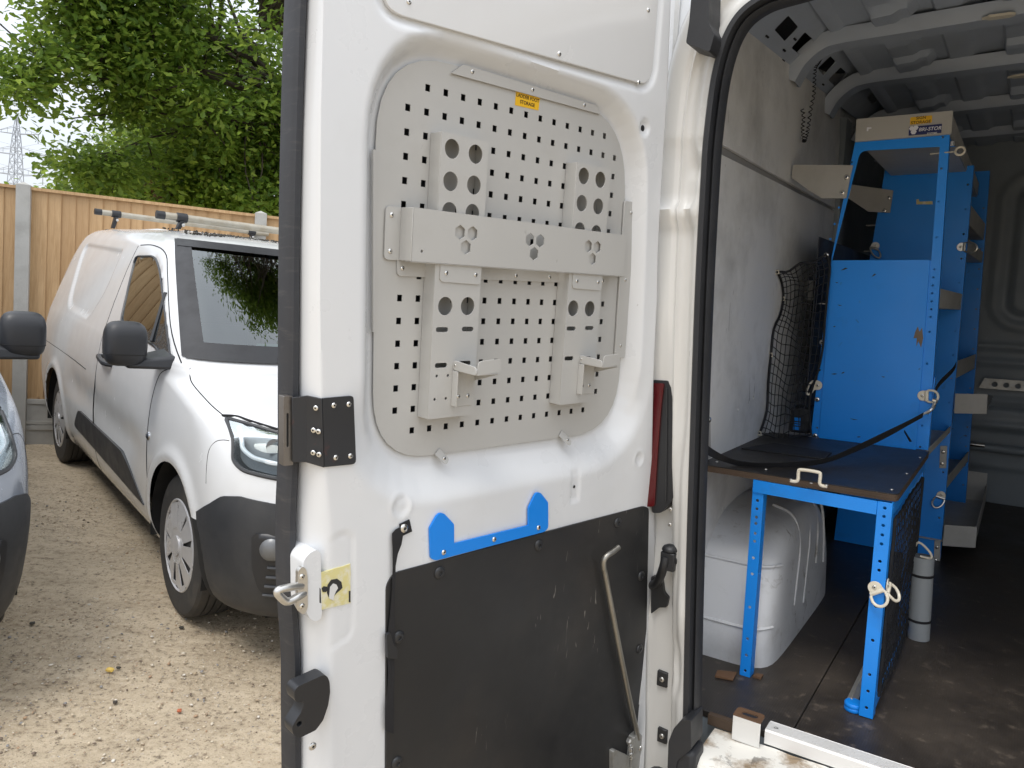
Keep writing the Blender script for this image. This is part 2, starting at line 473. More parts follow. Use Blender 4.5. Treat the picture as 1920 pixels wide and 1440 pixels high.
# ------------------------------------------------------------------ mesh building
class B:
    def __init__(self):
        self.v, self.f = [], []

    def add(self, vs, fs):
        o = len(self.v)
        self.v += [tuple(map(float, p)) for p in vs]
        self.f += [tuple(i + o for i in q) for q in fs]
        return self

    def box(self, a, b, M=None):
        x0, y0, z0 = a
        x1, y1, z1 = b
        vs = [(x0, y0, z0), (x1, y0, z0), (x1, y1, z0), (x0, y1, z0), (x0, y0, z1), (x1, y0, z1), (x1, y1, z1), (x0, y1, z1)]
        if M is not None:
            vs = [tuple(M @ Vector(p)) for p in vs]
        return self.add(vs, [(0, 3, 2, 1), (4, 5, 6, 7), (0, 1, 5, 4), (1, 2, 6, 5), (2, 3, 7, 6), (3, 0, 4, 7)])

    def hexa(self, q0, q1):
        """solid between two quads"""
        return self.add(list(q0) + list(q1), [(0, 3, 2, 1), (4, 5, 6, 7), (0, 1, 5, 4), (1, 2, 6, 5), (2, 3, 7, 6), (3, 0, 4, 7)])

    def tube(self, path, r, seg=8, cap=True, closed=False):
        path = [Vector(p) for p in path]
        n = len(path)
        rs = r if isinstance(r, (list, tuple)) else [r] * n
        prev = None
        rings = []
        for i, p in enumerate(path):
            a = path[i - 1] if (i > 0 or closed) else p
            b = path[(i + 1) % n] if (i < n - 1 or closed) else p
            t = (b - a).normalized()
            if prev is None:
                up = Vector((0, 0, 1)) if abs(t.z) < .9 else Vector((1, 0, 0))
                u = t.cross(up).normalized()
            else:
                u = (prev - t * prev.dot(t)).normalized()
            prev = u
            w_ = t.cross(u)
            rings.append([p + (u * math.cos(2 * math.pi * k / seg) + w_ * math.sin(2 * math.pi * k / seg)) * rs[i] for k in range(seg)])
        vs = [q for ring in rings for q in ring]
        fs = []
        for i in range(n if closed else n - 1):
            for k in range(seg):
                a, b = i * seg + k, i * seg + (k + 1) % seg
                j = (i + 1) % n
                c, d = j * seg + (k + 1) % seg, j * seg + k
                fs.append((a, b, c, d))
        if cap and not closed:
            fs.append(tuple(reversed(range(seg))))
            fs.append(tuple((n - 1) * seg + k for k in range(seg)))
        return self.add(vs, fs)

    def lathe(self, prof, c, ax=2, seg=20, M=None):
        """profile [(r, h)] about an axis through c"""
        vs, fs = [], []
        for (r, h) in prof:
            for k in range(seg):
                a = 2 * math.pi * k / seg
                q = [r * math.cos(a), r * math.sin(a), h]
                if ax == 0:
                    q = [q[2], q[0], q[1]]
                elif ax == 1:
                    q = [q[1], q[2], q[0]]
                q = Vector(q)
                if M is not None:
                    q = M @ q
                vs.append((q[0] + c[0], q[1] + c[1], q[2] + c[2]))
        for i in range(len(prof) - 1):
            for k in range(seg):
                fs.append((i * seg + k, i * seg + (k + 1) % seg, (i + 1) * seg + (k + 1) % seg, (i + 1) * seg + k))
        fs.append(tuple(reversed(range(seg))))
        fs.append(tuple((len(prof) - 1) * seg + k for k in range(seg)))
        return self.add(vs, fs)

    def plate(self, out, holes, mapf, h0, h1, fill=0):
        """flat sheet with real openings, extruded from h0 to h1; mapf(a, b, h) -> point"""
        loops = [list(out)] + [list(h) for h in holes]
        pts, edges = [], []
        for lp in loops:
            o = len(pts)
            pts += [Vector((p[0], p[1])) for p in lp]
            edges += [(o + i, o + (i + 1) % len(lp)) for i in range(len(lp))]
        if fill:
            O_ = np.array([[p[0], p[1]] for p in out])
            for x in np.arange(O_[:, 0].min() + fill / 2, O_[:, 0].max(), fill):
                for y in np.arange(O_[:, 1].min() + fill / 2, O_[:, 1].max(), fill):
                    pts.append(Vector((x, y)))
        vs, es, fs, *_ = delaunay_2d_cdt(pts, edges, [], 0, 1e-6)
        P = np.array([[q.x, q.y] for q in vs])
        T = np.array([f for f in fs])
        Cn = P[T].mean(axis=1)
        keep = np.zeros(len(T), bool)
        for lp in loops:
            L = np.array([[q[0], q[1]] for q in lp])
            A, Bq = L, np.roll(L, -1, axis=0)
            ins = np.zeros(len(T), bool)
            for a, b in zip(A, Bq):
                cond = (a[1] > Cn[:, 1]) != (b[1] > Cn[:, 1])
                if abs(b[1] - a[1]) > 1e-12:
                    xx = (b[0] - a[0]) * (Cn[:, 1] - a[1]) / (b[1] - a[1]) + a[0]
                    ins ^= cond & (Cn[:, 0] < xx)
            keep ^= ins
        T = T[keep]
        n = len(P)
        top = [mapf(p[0], p[1], h1) for p in P]
        bot = [mapf(p[0], p[1], h0) for p in P]
        faces = []
        cnt = {}
        for t in T:
            a, b, c = map(int, t)
            if (P[b][0] - P[a][0]) * (P[c][1] - P[a][1]) - (P[b][1] - P[a][1]) * (P[c][0] - P[a][0]) < 0:
                b, c = c, b
            faces.append((a, b, c))
            faces.append((a + n, c + n, b + n))
            for e in ((a, b), (b, c), (c, a)):
                cnt[e] = cnt.get(e, 0) + 1
        for (a, b) in cnt:
            if (b, a) not in cnt:
                faces.append((b, a, a + n, b + n))
        return self.add(top + bot, faces)

    def grid(self, P):
        """P: list of rows of points"""
        h, w_ = len(P), len(P[0])
        vs = [q for row in P for q in row]
        fs = [(i * w_ + j, i * w_ + j + 1, (i + 1) * w_ + j + 1, (i + 1) * w_ + j) for i in range(h - 1) for j in range(w_ - 1)]
        return self.add(vs, fs)

    def sweep(self, path, prof, frame, closed_prof=True):
        """prof points placed by frame(i, a, b) along the path"""
        n, k = len(path), len(prof)
        vs = [frame(i, a, b) for i in range(n) for (a, b) in prof]
        fs = []
        for i in range(n - 1):
            for j in range(k if closed_prof else k - 1):
                fs.append((i * k + j, i * k + (j + 1) % k, (i + 1) * k + (j + 1) % k, (i + 1) * k + j))
        if closed_prof:
            fs.append(tuple(reversed(range(k))))
            fs.append(tuple((n - 1) * k + j for j in range(k)))
        return self.add(vs, fs)

    def copy(self):
        b = B()
        b.v, b.f = list(self.v), list(self.f)
        return b

def circle(c, r, n=16, ry=None):
    ry = r if ry is None else ry
    return [(c[0] + r * math.cos(2 * math.pi * k / n), c[1] + ry * math.sin(2 * math.pi * k / n)) for k in range(n)]

def rrect(x0, y0, x1, y1, r, n=5):
    out = []
    for (cx, cy, a0) in ((x1 - r, y0 + r, -90), (x1 - r, y1 - r, 0), (x0 + r, y1 - r, 90), (x0 + r, y0 + r, 180)):
        for k in range(n + 1):
            a = R(a0 + 90 * k / n)
            out.append((cx + r * math.cos(a), cy + r * math.sin(a)))
    return out

def roundpoly(pts, r, n=4):
    """round every corner of a polygon; r scalar or list"""
    out = []
    m = len(pts)
    rs = r if isinstance(r, (list, tuple)) else [r] * m
    for i in range(m):
        p, a, b = (Vector(pts[i][:2]), Vector(pts[i - 1][:2]), Vector(pts[(i + 1) % m][:2]))
        da, db = (a - p), (b - p)
        rr = min(rs[i], da.length * .45, db.length * .45)
        if rr < 1e-5:
            out.append((p.x, p.y))
            continue
        q0, q1 = p + da.normalized() * rr, p + db.normalized() * rr
        for k in range(n + 1):
            t = k / n
            q = q0 * (1 - t) ** 2 + p * 2 * t * (1 - t) + q1 * t * t
            out.append((q.x, q.y))
    return out

def smooth_path(pts, n=8, closed=False):
    P = [Vector(p) for p in pts]
    m = len(P)
    out = []
    for i in range(m if closed else m - 1):
        p0 = P[i - 1] if (i > 0 or closed) else P[i]
        p1, p2 = P[i], P[(i + 1) % m]
        p3 = P[(i + 2) % m] if (i + 2 < m or closed) else p2
        for k in range(n):
            t = k / n
            out.append(.5 * (2 * p1 + (p2 - p0) * t + (2 * p0 - 5 * p1 + 4 * p2 - p3) * t * t + (3 * p1 - p0 - 3 * p2 + p3) * t ** 3))
    if not closed:
        out.append(P[-1])
    return out

def make_mesh(name, b, M, mat, smooth=40):
    me = bpy.data.meshes.new(name)
    vs = b.v if M is None else [tuple(M @ Vector(p)) for p in b.v]
    me.from_pydata(vs, [], b.f)
    me.materials.append(MATS[mat])
    me.validate()
    me.update()
    if smooth:
        me.shade_smooth()
        me.set_sharp_from_angle(angle=R(smooth))
    return me

class Thing:
    def __init__(self, name, label, cat, frame=YARD, base=(0, 0, 0), group=None, kind=None):
        o = bpy.data.objects.new(name, None)
        o.empty_display_size = .1
        C.objects.link(o)
        self.M = frame @ Matrix.Translation(Vector(base))
        o.matrix_world = self.M
        self.inv = self.M.inverted()
        self.frame = frame
        self.o = o
        o['label'] = label
        o['category'] = cat
        if group:
            o['group'] = group
        if kind:
            o['kind'] = kind

    def add(self, name, b, mat, parent=None, frame=None, bevel=0, smooth=40, label=None, kind=None, segs=2, solid=0):
        M = self.inv @ (frame or self.frame)
        me = make_mesh(name, b, M, mat, smooth)
        o = bpy.data.objects.new(name, me)
        C.objects.link(o)
        o.parent = parent or self.o
        if solid:
            md = o.modifiers.new('solid', 'SOLIDIFY')
            md.thickness = solid
            md.offset = 0
        if bevel:
            md = o.modifiers.new('bevel', 'BEVEL')
            md.width = bevel
            md.segments = segs
            md.limit_method = 'ANGLE'
            md.angle_limit = R(35)
        if label:
            o['label'] = label
        if kind:
            o['kind'] = kind
        return o

    def inst(self, name, me, loc, rot=None, parent=None, frame=None, scale=1.0):
        """a repeat that shares its mesh"""
        o = bpy.data.objects.new(name, me)
        C.objects.link(o)
        o.parent = parent or self.o
        M = self.inv @ (frame or self.frame) @ Matrix.Translation(Vector(loc))
        if rot is not None:
            M = M @ rot.to_4x4()
        if scale != 1.0:
            M = M @ Matrix.Scale(scale, 4)
        if parent is not None and parent is not self.o:
            M = parent.matrix_basis.inverted() @ M
        o.matrix_basis = M
        return o

def text_part(th, name, s, size, loc, rot, mat, frame=None, parent=None, shear=0.0):
    cu = bpy.data.curves.new(name, 'FONT')
    cu.body = s
    cu.size = size
    cu.align_x = 'CENTER'
    cu.align_y = 'CENTER'
    cu.extrude = .00015
    cu.offset = size * .012
    cu.shear = shear
    cu.materials.append(MATS[mat])
    tmp = bpy.data.objects.new(name, cu)
    me = bpy.data.meshes.new_from_object(tmp)
    bpy.data.objects.remove(tmp)
    o = bpy.data.objects.new(name, me)
    C.objects.link(o)
    o.parent = parent or th.o
    o.matrix_basis = th.inv @ (frame or th.frame) @ Matrix.Translation(Vector(loc)) @ rot.to_4x4()
    return o

def rivet_mesh(name, r, mat, hole='hole_dark', h=None):
    b = B()
    h = h or r * .45
    b.lathe([(r, 0), (r, h * .35), (r * .86, h * .75), (r * .55, h), (r * .34, h), (r * .30, h * .55), (r * .05, h * .5)], (0, 0, 0), 2, 14)
    me = make_mesh(name, b, None, mat, 50)
    me.materials.append(MATS[hole])
    nf = len(me.polygons)
    for i, p in enumerate(me.polygons):
        if 5 * 14 <= i < 6 * 14 or i == nf - 1:
            p.material_index = 1
    return me

RIVET = rivet_mesh('rivet', .0046, 'bright_steel')
RIVET_BIG = rivet_mesh('rivet', .0085, 'bright_steel')
SCREW = rivet_mesh('screw', .0062, 'steel')
BUTTON = rivet_mesh('plug', .012, 'button_black', 'button_black', .0045)
ROT_VAN_BACK = Matrix.Rotation(R(90), 3, 'X')       # local +Z -> van -Y (towards the rear opening)
ROT_VAN_SIDE = Matrix.Rotation(R(90), 3, 'Y')       # local +Z -> van +X

# ------------------------------------------------------------------ THE PANEL VAN (van frame)
van = Thing('panel_van', 'white high-roof panel van seen into its open rear with the left door swung out', 'van', VAN, (-.3, 1.65, -1.40))
XC = .18                                                 # the van's centre line
WALL = -.72
RWALL = 2 * XC - WALL
BULK = 4.80

# outline of the rear opening, left side then top, from the sill upwards
DOORY = lambda z: float(np.interp(z, [-1.21, -.845, -.5, -.35, -.159, .013, .257, .636], [1.782, 1.75, 1.696, 1.663, 1.64, 1.626, 1.60, 1.57]))
_open = [(-.556, -1.30), (-.560, -1.06), (-.566, -.935), (-.580, -.60), (-.588, -.368), (-.599, .016), (-.602, .25), (-.601, .372), (-.590, .500), (-.563, .582),
         (-.515, .620), (-.44, .632), (-.25, .645), (XC, .655)]
OPEN = [(p.x, p.y) for p in smooth_path([(a, b, 0) for a, b in _open], 10)]
OPENF = OPEN + [(2 * XC - a, b) for a, b in reversed(OPEN[:-1])]

def norm2(path):
    out = []
    n = len(path)
    for i in range(n):
        a, b = path[max(i - 1, 0)], path[min(i + 1, n - 1)]
        t = Vector((b[0] - a[0], b[1] - a[1])).normalized()
        out.append((-t.y, t.x))
    return out
OPN = norm2(OPENF)

def sm(x, a, b):
    t = max(0., min(1., (x - a) / (b - a)))
    return t * t * (3 - 2 * t)

# rear frame: the pressed pillars and header round the opening
b = B()
ds = [-.004, 0, .006, .014, .022, .030, .036, .042, .048, .054, .060, .066, .070, .074, .078, .083, .090, .098, .108, .118, .128, .136, .142]
rows = []
for i, (px_, pz) in enumerate(OPENF):
    nx, nz = OPN[i]
    row = []
    side = 1 if px_ < XC else -1
    for d in ds:
        y = 1.648 - .010 * sm(d, 0, .018)
        up1 = sm(pz, -.40, -.20) * (1 - sm(pz, .17, .20))          # long pressed facet above the lamp
        up2 = sm(pz, .22, .235) * (1 - sm(pz, .335, .345))
        lo1 = sm(pz, -.905, -.88) * (1 - sm(pz, -.80, -.78))
        face = max(up1, up2 * .8, lo1)
        y += .024 * sm(d, .026, .040) * face
        y += .016 * sm(d, .030, .052) * (1 - face)
        y -= .010 * sm(d, .060, .072)
        y += .007 * sm(d, .0735, .0745) - .007 * sm(d, .077, .079)      # weld seam groove
        y += .05 * sm(d, .118, .142) ** 2
        y += max(0., DOORY(pz) + .022 - y) * sm(d, .052, .095) if px_ < XC else 0
        y += .006 * sm(abs(pz - .352), .010, .0) * sm(d, .0, .01)           # panel joint
        y += .014 * math.exp(-((pz - .30) / .02) ** 2) * math.exp(-((d - .03) / .02) ** 2)
        y -= .014 * math.exp(-((pz - .205) / .014) ** 2) * sm(d, .012, .025)
        y -= .010 * math.exp(-((pz + .70) / .05) ** 2) * math.exp(-((d - .025) / .02) ** 2)
        row.append((px_ + nx * d, y, pz + nz * d))
    rows.append(row)
b.grid(rows)
# inner return of the frame, from the seal to the load bay lining
rows = []
for i, (px_, pz) in enumerate(OPENF):
    nx, nz = OPN[i]
    rows.append([(px_ - nx * .004, 1.648, pz - nz * .004), (px_ + nx * .004, 1.672, pz + nz * .004), (px_ + nx * .05, 1.70, pz + nz * .05),
                 (px_ + nx * .16, 1.715, pz + nz * .16), (px_ + nx * .30, 1.72, pz + nz * .30)])
b.grid(rows)
frame_o = van.add('rear_frame', b, 'pillar_white', smooth=50, solid=0)

# door seal round the opening: two rubber lips
def seal_sweep(prof):
    b = B()
    def fr(i, a, c):
        px_, pz = OPENF[i]
        nx, nz = OPN[i]
        return (px_ + nx * a, c, pz + nz * a)
    return b.sweep(OPENF, prof, fr)
seal_o = van.add('door_seal', seal_sweep([(.018, 1.652), (.019, 1.634), (.012, 1.620), (.001, 1.620), (-.003, 1.640), (.002, 1.655)]), 'rubber')
van.add('seal_lip', seal_sweep([(-.001, 1.658), (-.003, 1.640), (-.008, 1.634), (-.014, 1.646), (-.012, 1.672), (-.004, 1.674)]), 'rubber', parent=seal_o)

# outer body: left flank, right flank and roof, so the bay is closed
b = B()
sec = [(-.80, -1.25), (-.86, -.9), (-.885, -.4), (-.87, .1), (-.82, .55), (-.76, .82), (-.66, .96), (-.45, 1.02), (XC, 1.05)]
sec = [(p.x, p.y) for p in smooth_path([(a, c, 0) for a, c in sec], 4)]
sec += [(2 * XC - a, c) for a, c in reversed(sec[:-1])]
b.grid([[(a, y, c) for a, c in sec] for y in (1.70, 2.2, 3.0, 4.0, 4.95, 5.6)])
# closes the corner between the flank and the pressed rear frame
rows = []
for i, (px_, pz) in enumerate(OPENF):
    nx, nz = OPN[i]
    k = i / (len(OPENF) - 1) * (len(sec) - 1)
    best = min(sec, key=lambda q: (q[0] - (px_ + nx * .25)) ** 2 + (q[1] - (pz + nz * .25)) ** 2)
    rows.append([(px_ + nx * .142, 1.70, pz + nz * .142), (best[0], 1.72, best[1])])
b.grid(rows)
van.add('body_shell', b, 'van_white')

# floor: two phenolic ply sheets with a real joint, and the metal pan under them
SEAM = -.378
def floor_panel(x0, x1, dz):
    return B().box((x0, 1.775, -1.016), (x1, BULK, -1.0 + dz))
van.add('floor_panel', floor_panel(-.73, SEAM - .0015, .0008), 'floor_ply', bevel=.0012, segs=1)
van.add('floor_panel', floor_panel(SEAM + .0015, RWALL + .01, -.0005), 'floor_ply', bevel=.0012, segs=1)
van.add('floor_pan', B().box((-.80, 1.776, -1.10), (2 * XC + .80, BULK + .1, -1.018)), 'bay_grey')

# sill: painted threshold, scuffed through to the primer
b = B()
prof = [(1.755, -1.024), (1.70, -1.026), (1.655, -1.028), (1.630, -1.033), (1.614, -1.045), (1.606, -1.065), (1.604, -1.12)]
rows = []
for k in range(41):
    x = -.545 + (2 * XC + 1.09) * k / 40
    rows.append([(x, y, z + .0015 * math.sin(k * 2.1)) for y, z in prof])
b.grid(rows)
sill = van.add('sill', b, 'sill_scuffed', smooth=60)
# ribbed aluminium tread strip at the floor edge
b = B()
xs0, xs1 = -.427, RWALL - .2
p = [(1.757, -1.020), (1.757, -.990), (1.760, -.986)]
y = 1.760
for k in range(7):
    p += [(y, -.9845), (y + .0036, -.9845), (y + .0038, -.9880), (y + .0059, -.9880)]
    y += .0061
p += [(y + .002, -.986), (y + .003, -.9985), (y, -1.012)]
b.sweep([xs0, xs1], p, lambda i, a, c: ((xs0, xs1)[i], a, c))
strip = van.add('tread_strip', b, 'aluminium', smooth=0)
van.inst('screw', SCREW, (-.407, 1.778, -.9866), None, strip)
# black edge trim where the ply meets the sill
van.add('floor_edge_trim', B().box((-.565, 1.758, -1.022), (-.485, 1.774, -.996)), 'ply_edge')
# white folded latch bracket with a slot in its top
b = B()
x0, x1 = -.497, -.432
b.box((x0, 1.733, -1.024), (x1, 1.737, -.962))
lb = van.add('latch_bracket', b, 'pillar_white', bevel=.0015)
b = B()
b.plate(roundpoly([(x0, 1.733), (x1, 1.733), (x1, 1.775), (x0, 1.775)], [.001, .001, .012, .012]), [roundpoly(rrect(x0 + .016, 1.744, x1 - .012, 1.762, .008), 0)],
        lambda a, c, h: (a, c, h), -.9635, -.960)
van.add('slotted_top', b, 'rust', parent=lb)
# seal foot and the dark bumper corner beyond the sill
b = B()
b.box((-.590, 1.590, -1.075), (-.535, 1.66, -1.005))
van.add('seal_foot', b, 'rubber', bevel=.012)
b = B()
b.sweep([-.655, 2 * XC + .80], [(1.56, -1.13), (1.60, -1.095), (1.64, -1.09), (1.66, -1.30), (1.56, -1.34)], lambda i, a, c: ((-.655, 2 * XC + .80)[i], a, c))
van.add('rear_bumper', b, 'bumper_black', bevel=.02)

# load bay lining: lower and upper ply sheets, recessed steel rail between them
def wall_sheet(z0, z1, y0, y1, x=WALL):
    return B().box((x - .012, y0, z0), (x, y1, z1))
hl = [(V(u, v, 0, WALL)[1], V(u, v, 0, WALL)[2]) for u, v in ((1313, 965), (1396, 915), (1353, 953), (1384, 767), (1330, 1050), (1413, 745))]
b = B()
b.plate([(1.70, -1.0), (3.46, -1.0), (3.46, .414), (2.2, .405), (1.70, .400)], [circle(h, .006, 8) for h in hl], lambda a, c, h: (h, a, c), WALL - .012, WALL)
van.add('wall_lining', b, 'ply_white', bevel=.001, segs=1)
b = B()
b.plate([(1.70, .432), (2.45, .428), (3.46, .426), (3.46, .70), (3.40, .835), (1.70, .735)], [circle((2.18, .455), .004, 6), circle((2.48, .45), .004, 6)],
        lambda a, c, h: (h, a, c), WALL - .012, WALL)
van.add('wall_lining', b, 'ply_white', bevel=.001, segs=1)
van.add('waist_rail', B().box((WALL - .05, 1.70, .35), (WALL - .014, 3.47, .48)), 'rail_grey')
# bare steel wall forward of the lining, with a pressed upright
b = B()
b.box((WALL - .06, 3.46, -1.02), (WALL - .03, BULK, .80))
b.sweep([-1.0, .8], [(WALL - .03, 3.47), (WALL + .015, 3.49), (WALL + .015, 3.60), (WALL - .03, 3.62)], lambda i, a, c: (a, c, (-1.0, .8)[i]))
van.add('side_wall', b, 'bay_grey')
van.add('wall_backing', B().box((WALL - .075, 1.70, -1.05), (WALL - .055, BULK, .80)), 'cavity_dark')
van.add('right_wall', B().box((RWALL, 1.70, -1.05), (RWALL + .02, BULK, .98)), 'ply_white')
rw = van.add('right_lining', B().box((RWALL - .01, 1.75, -.99), (RWALL - .001, 4.6, .70)), 'ply_white')

# cant rail above the lining, with its rows of oblong lightening holes
ca, cb = np.array([-.722, 0, .629]), np.array([-.595, 0, .742])
cu = (cb - ca) / np.linalg.norm(cb - ca)
_e1 = np.array([0, 1, .06])
cn_ = unit(-np.cross(_e1, cu))
clen = float(np.linalg.norm(cb - ca))
def cant(u, v):
    q = Vpl(u, v, ca, cn_)
    return (float(q[1]), float((q[0] - ca[0]) / cu[0]))
def cmap(a, c, h):
    q = ca + _e1 * a + cu * c - cn_ * h * (1 if cn_[0] > 0 else -1)
    return tuple(map(float, q))
hq = [[(1452, 56), (1478, 29), (1497, 51), (1472, 78)], [(1484, 90), (1509, 60), (1527, 76), (1502, 105)],
      [(1533, 128), (1557, 105), (1567, 116), (1544, 142)], [(1553, 150), (1576, 126), (1589, 138), (1567, 163)], [(1575, 170), (1599, 147), (1609, 157), (1588, 180)]]
b = B()
holes = [roundpoly([cant(*q) for q in h], .008, 3) for h in hq]
for k in range(4):
    y0 = 3.30 + k * .30
    holes.append(roundpoly(rrect(y0, .085, y0 + .17, .175, .01), 0))
b.plate([(1.70, 0), (BULK, 0), (BULK, clen), (1.70, clen)], holes, cmap, 0, .002)
crail = van.add('cant_rail', b, 'roof_grey')
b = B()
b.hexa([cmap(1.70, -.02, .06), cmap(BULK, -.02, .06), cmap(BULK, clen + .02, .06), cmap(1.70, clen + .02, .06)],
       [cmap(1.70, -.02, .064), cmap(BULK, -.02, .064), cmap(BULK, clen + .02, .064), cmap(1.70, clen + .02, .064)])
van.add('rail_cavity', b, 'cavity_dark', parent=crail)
# small dark slots and a clip on the rail
for (u, v) in ((1438, 68), (1470, 94), (1468, 113), (1490, 73), (1543, 158)):
    a, c = cant(u, v)
    b = B()
    b.plate(rrect(a - .014, c - .003, a + .014, c + .003, .002, 2), [], cmap, -.0025, -.001)
    van.add('rail_slot', b, 'hole_dark', parent=crail)

# roof skin: shallow pressed swages between the ribs
ROOF = .880
RIBS = [2.68, 3.20, 3.84, 4.46]
b = B()
rows = []
ny, nx_ = 200, 150
for i in range(ny + 1):
    y = 1.70 + (BULK - 1.70) * i / ny
    row = []
    for j in range(nx_ + 1):
        x = -.60 + (2 * XC + 1.20) * j / nx_
        ph = (x + .50) / .165
        k = math.floor(ph)
        fr = ph - k
        ridge = sm(fr, .10, .17) * (1 - sm(fr, .56, .63))
        bay = min(abs(y - q) for q in RIBS)
        pad = sm(bay, .055, .075) * (1 - sm(bay, .16, .185)) if k % 2 == 0 else 0
        z = ROOF + .03 * (1 - ((x - XC) / .78) ** 2) - .010 * ridge - .024 * pad * sm(fr, .12, .18) * (1 - sm(fr, .8, .88))
        row.append((x, y, z))
    rows.append(row)
b.grid(rows)
roof = van.add('roof', b, 'roof_grey', smooth=30)
# transverse roof ribs that bend down onto the cant rail
for q in RIBS:
    dz = (q - 2.68) * .012
    path = smooth_path([(-.715, q, .742 + dz), (-.685, q, .795 + dz), (-.635, q, .836 + dz), (-.575, q, .850 + dz), (-.40, q, .853 + dz), (-.1, q, .858 + dz), (XC, q, .864 + dz),
                        (2 * XC + .1, q, .858 + dz), (2 * XC + .40, q, .853 + dz), (2 * XC + .575, q, .850 + dz), (2 * XC + .66, q, .80 + dz)], 6)
    prof = [(-.055, .03), (-.05, .006), (-.036, -.012), (.036, -.012), (.05, .006), (.055, .03)]
    b = B()
    tn = []
    for i in range(len(path)):
        t = (path[min(i + 1, len(path) - 1)] - path[max(i - 1, 0)]).normalized()
        tn.append(Vector((-t.z, 0, t.x)))
    b.sweep(path, prof, lambda i, a, c: tuple(path[i] + Vector((0, a, 0)) + tn[i] * c), False)
    rb = van.add('roof_rib', b, 'roof_grey', parent=roof, smooth=35)
# torn white foam pads stuck to two ribs
for (u, v, q, z) in ((1876, 27, 2.68, .855), (1915, 140, 3.20, .86)):
    c0 = V(u, v, 2, z - .006)
    b = B()
    rr = random.Random(int(u))
    out = [(c0[0] + (.030 + .008 * rr.random()) * math.cos(a) * (1.2 if k % 2 else 1), c0[1] + (.012 + .008 * rr.random()) * math.sin(a)) for k, a in
           enumerate([2 * math.pi * k / 14 for k in range(14)])]
    b.plate(out, [], lambda a, c, h: (a, c, h), c0[2] - .008, c0[2] - .001)
    van.add('foam_pad', b, 'ring_white', parent=roof)

# bulkhead with pressed swages and a recessed centre panel
b = B()
rows = []
nz, nx_ = 150, 120
for i in range(nz + 1):
    z = -1.02 + 2.02 * i / nz
    row = []
    for j in range(nx_ + 1):
        x = -.80 + (2 * XC + 1.6) * j / nx_
        y = BULK
        dx, dz = max(0, abs(x - .21) - .24), max(0, abs(z - .34) - .26)
        d = math.hypot(dx, dz)
        y += .022 * (sm(d, .05, .075)) - .010 * (sm(d, .105, .12) - sm(d, .15, .165))
        for zz in (-.16, -.245, -.45, -.58, -.80):
            y -= .012 * math.exp(-((z - zz) / .018) ** 2)
        y -= .018 * (sm(z, -.62, -.60) - sm(z, -.50, -.48))
        row.append((x, y, z))
    rows.append(row)
b.grid(rows)
bulk = van.add('bulkhead', b, 'bay_grey', smooth=60)
# bright load rail fixed across the bulkhead
q0 = V(1845, 712, 1, BULK - .03)
b = B()
b.plate([(q0[0] - .02, q0[2] - .045), (.85, q0[2] - .045), (.85, q0[2] + .005), (q0[0], q0[2] + .005)],
        [circle((q0[0] + .05 + .052 * k, q0[2] - .02), .014, 12) for k in range(14)], lambda a, c, h: (a, h, c), BULK - .034, BULK - .030)
b.box((q0[0], BULK - .045, q0[2] + .005), (.85, BULK - .03, q0[2] + .010))
van.add('load_rail', b, 'galvanised', parent=bulk)
q1 = V(1818, 835, 1, BULK - .03)
van.add('bulkhead_bar', B().tube([(q1[0] - .06, BULK - .03, q1[2]), (.85, BULK - .03, q1[2] - .01)], .022, 10), 'bay_grey', parent=bulk)
van.add('bright_bar', B().tube([(q1[0] - .02, BULK - .06, q1[2] + .012), (q1[0] + .07, BULK - .06, q1[2] + .012)], .012, 10), 'bright_steel', parent=bulk)

# wheel arch: moulded box, rounded, with raised ribs
b = B()
def arch_ring(x, ins):
    pts = []
    y0, y1, zt = 2.062, 2.875, -.600
    base = [(y0 + .006, -1.0), (y0, -.89), (y0 + .045, -.735), (y0 + .105, zt - .070), (y0 + .20, zt - .022), (y0 + .36, zt), (y1 - .30, zt - .005),
            (y1 - .22, zt - .03), (y1 - .13, zt - .10), (y1 - .045, zt - .22), (y1, -1.0)]
    base = [(2.062 + ins + (a - 2.062) * (1 - 2 * ins / .813), -1 + (c + 1) * (1 - ins * 2.0)) for a, c in base]
    for q in smooth_path([(a, c, 0) for a, c in base], 5):
        pts.append((x, q.x, max(q.y, -1.0)))
    return pts
rings = [arch_ring(-.722, 0), arch_ring(-.60, 0.0), arch_ring(-.575, .003), arch_ring(-.550, .010), arch_ring(-.532, .022), arch_ring(-.519, .042),
         arch_ring(-.512, .065), arch_ring(-.508, .10), arch_ring(-.506, .16), arch_ring(-.505, .24)]
b.grid(rings)
b.add(rings[-1], [tuple(range(len(rings[-1])))])
arch = van.add('wheel_arch', b, 'wheel_arch_white', smooth=60)
b = B()
for k, (yt, zt_, yb, zb) in enumerate(((2.34, -.70, 2.31, -.88), (2.46, -.69, 2.43, -.91), (2.57, -.69, 2.57, -.82), (2.67, -.715, 2.69, -.85))):
    b.tube(smooth_path([(-.60, yt + .02, -.600 - .012 * (k == 3)), (-.548, yt + .01, -.612 - .012 * (k == 3)), (-.520, yt, -.645 - .012 * (k == 3)), (-.508, yt, zt_ - .02), (-.5062, (yt + yb) / 2, (zt_ + zb) / 2), (-.506, yb, zb)], 5), .0045, 6)
for z in (-.885, -.72):
    yf = 2.062 if z < -.8 else 2.113
    b.tube(smooth_path([(-.72, yf, z), (-.58, yf + .001, z), (-.54, yf + .016, z), (-.515, yf + .055, z)], 5), .0045, 6)
van.add('pressed_rib', b, 'wheel_arch_white', parent=arch)

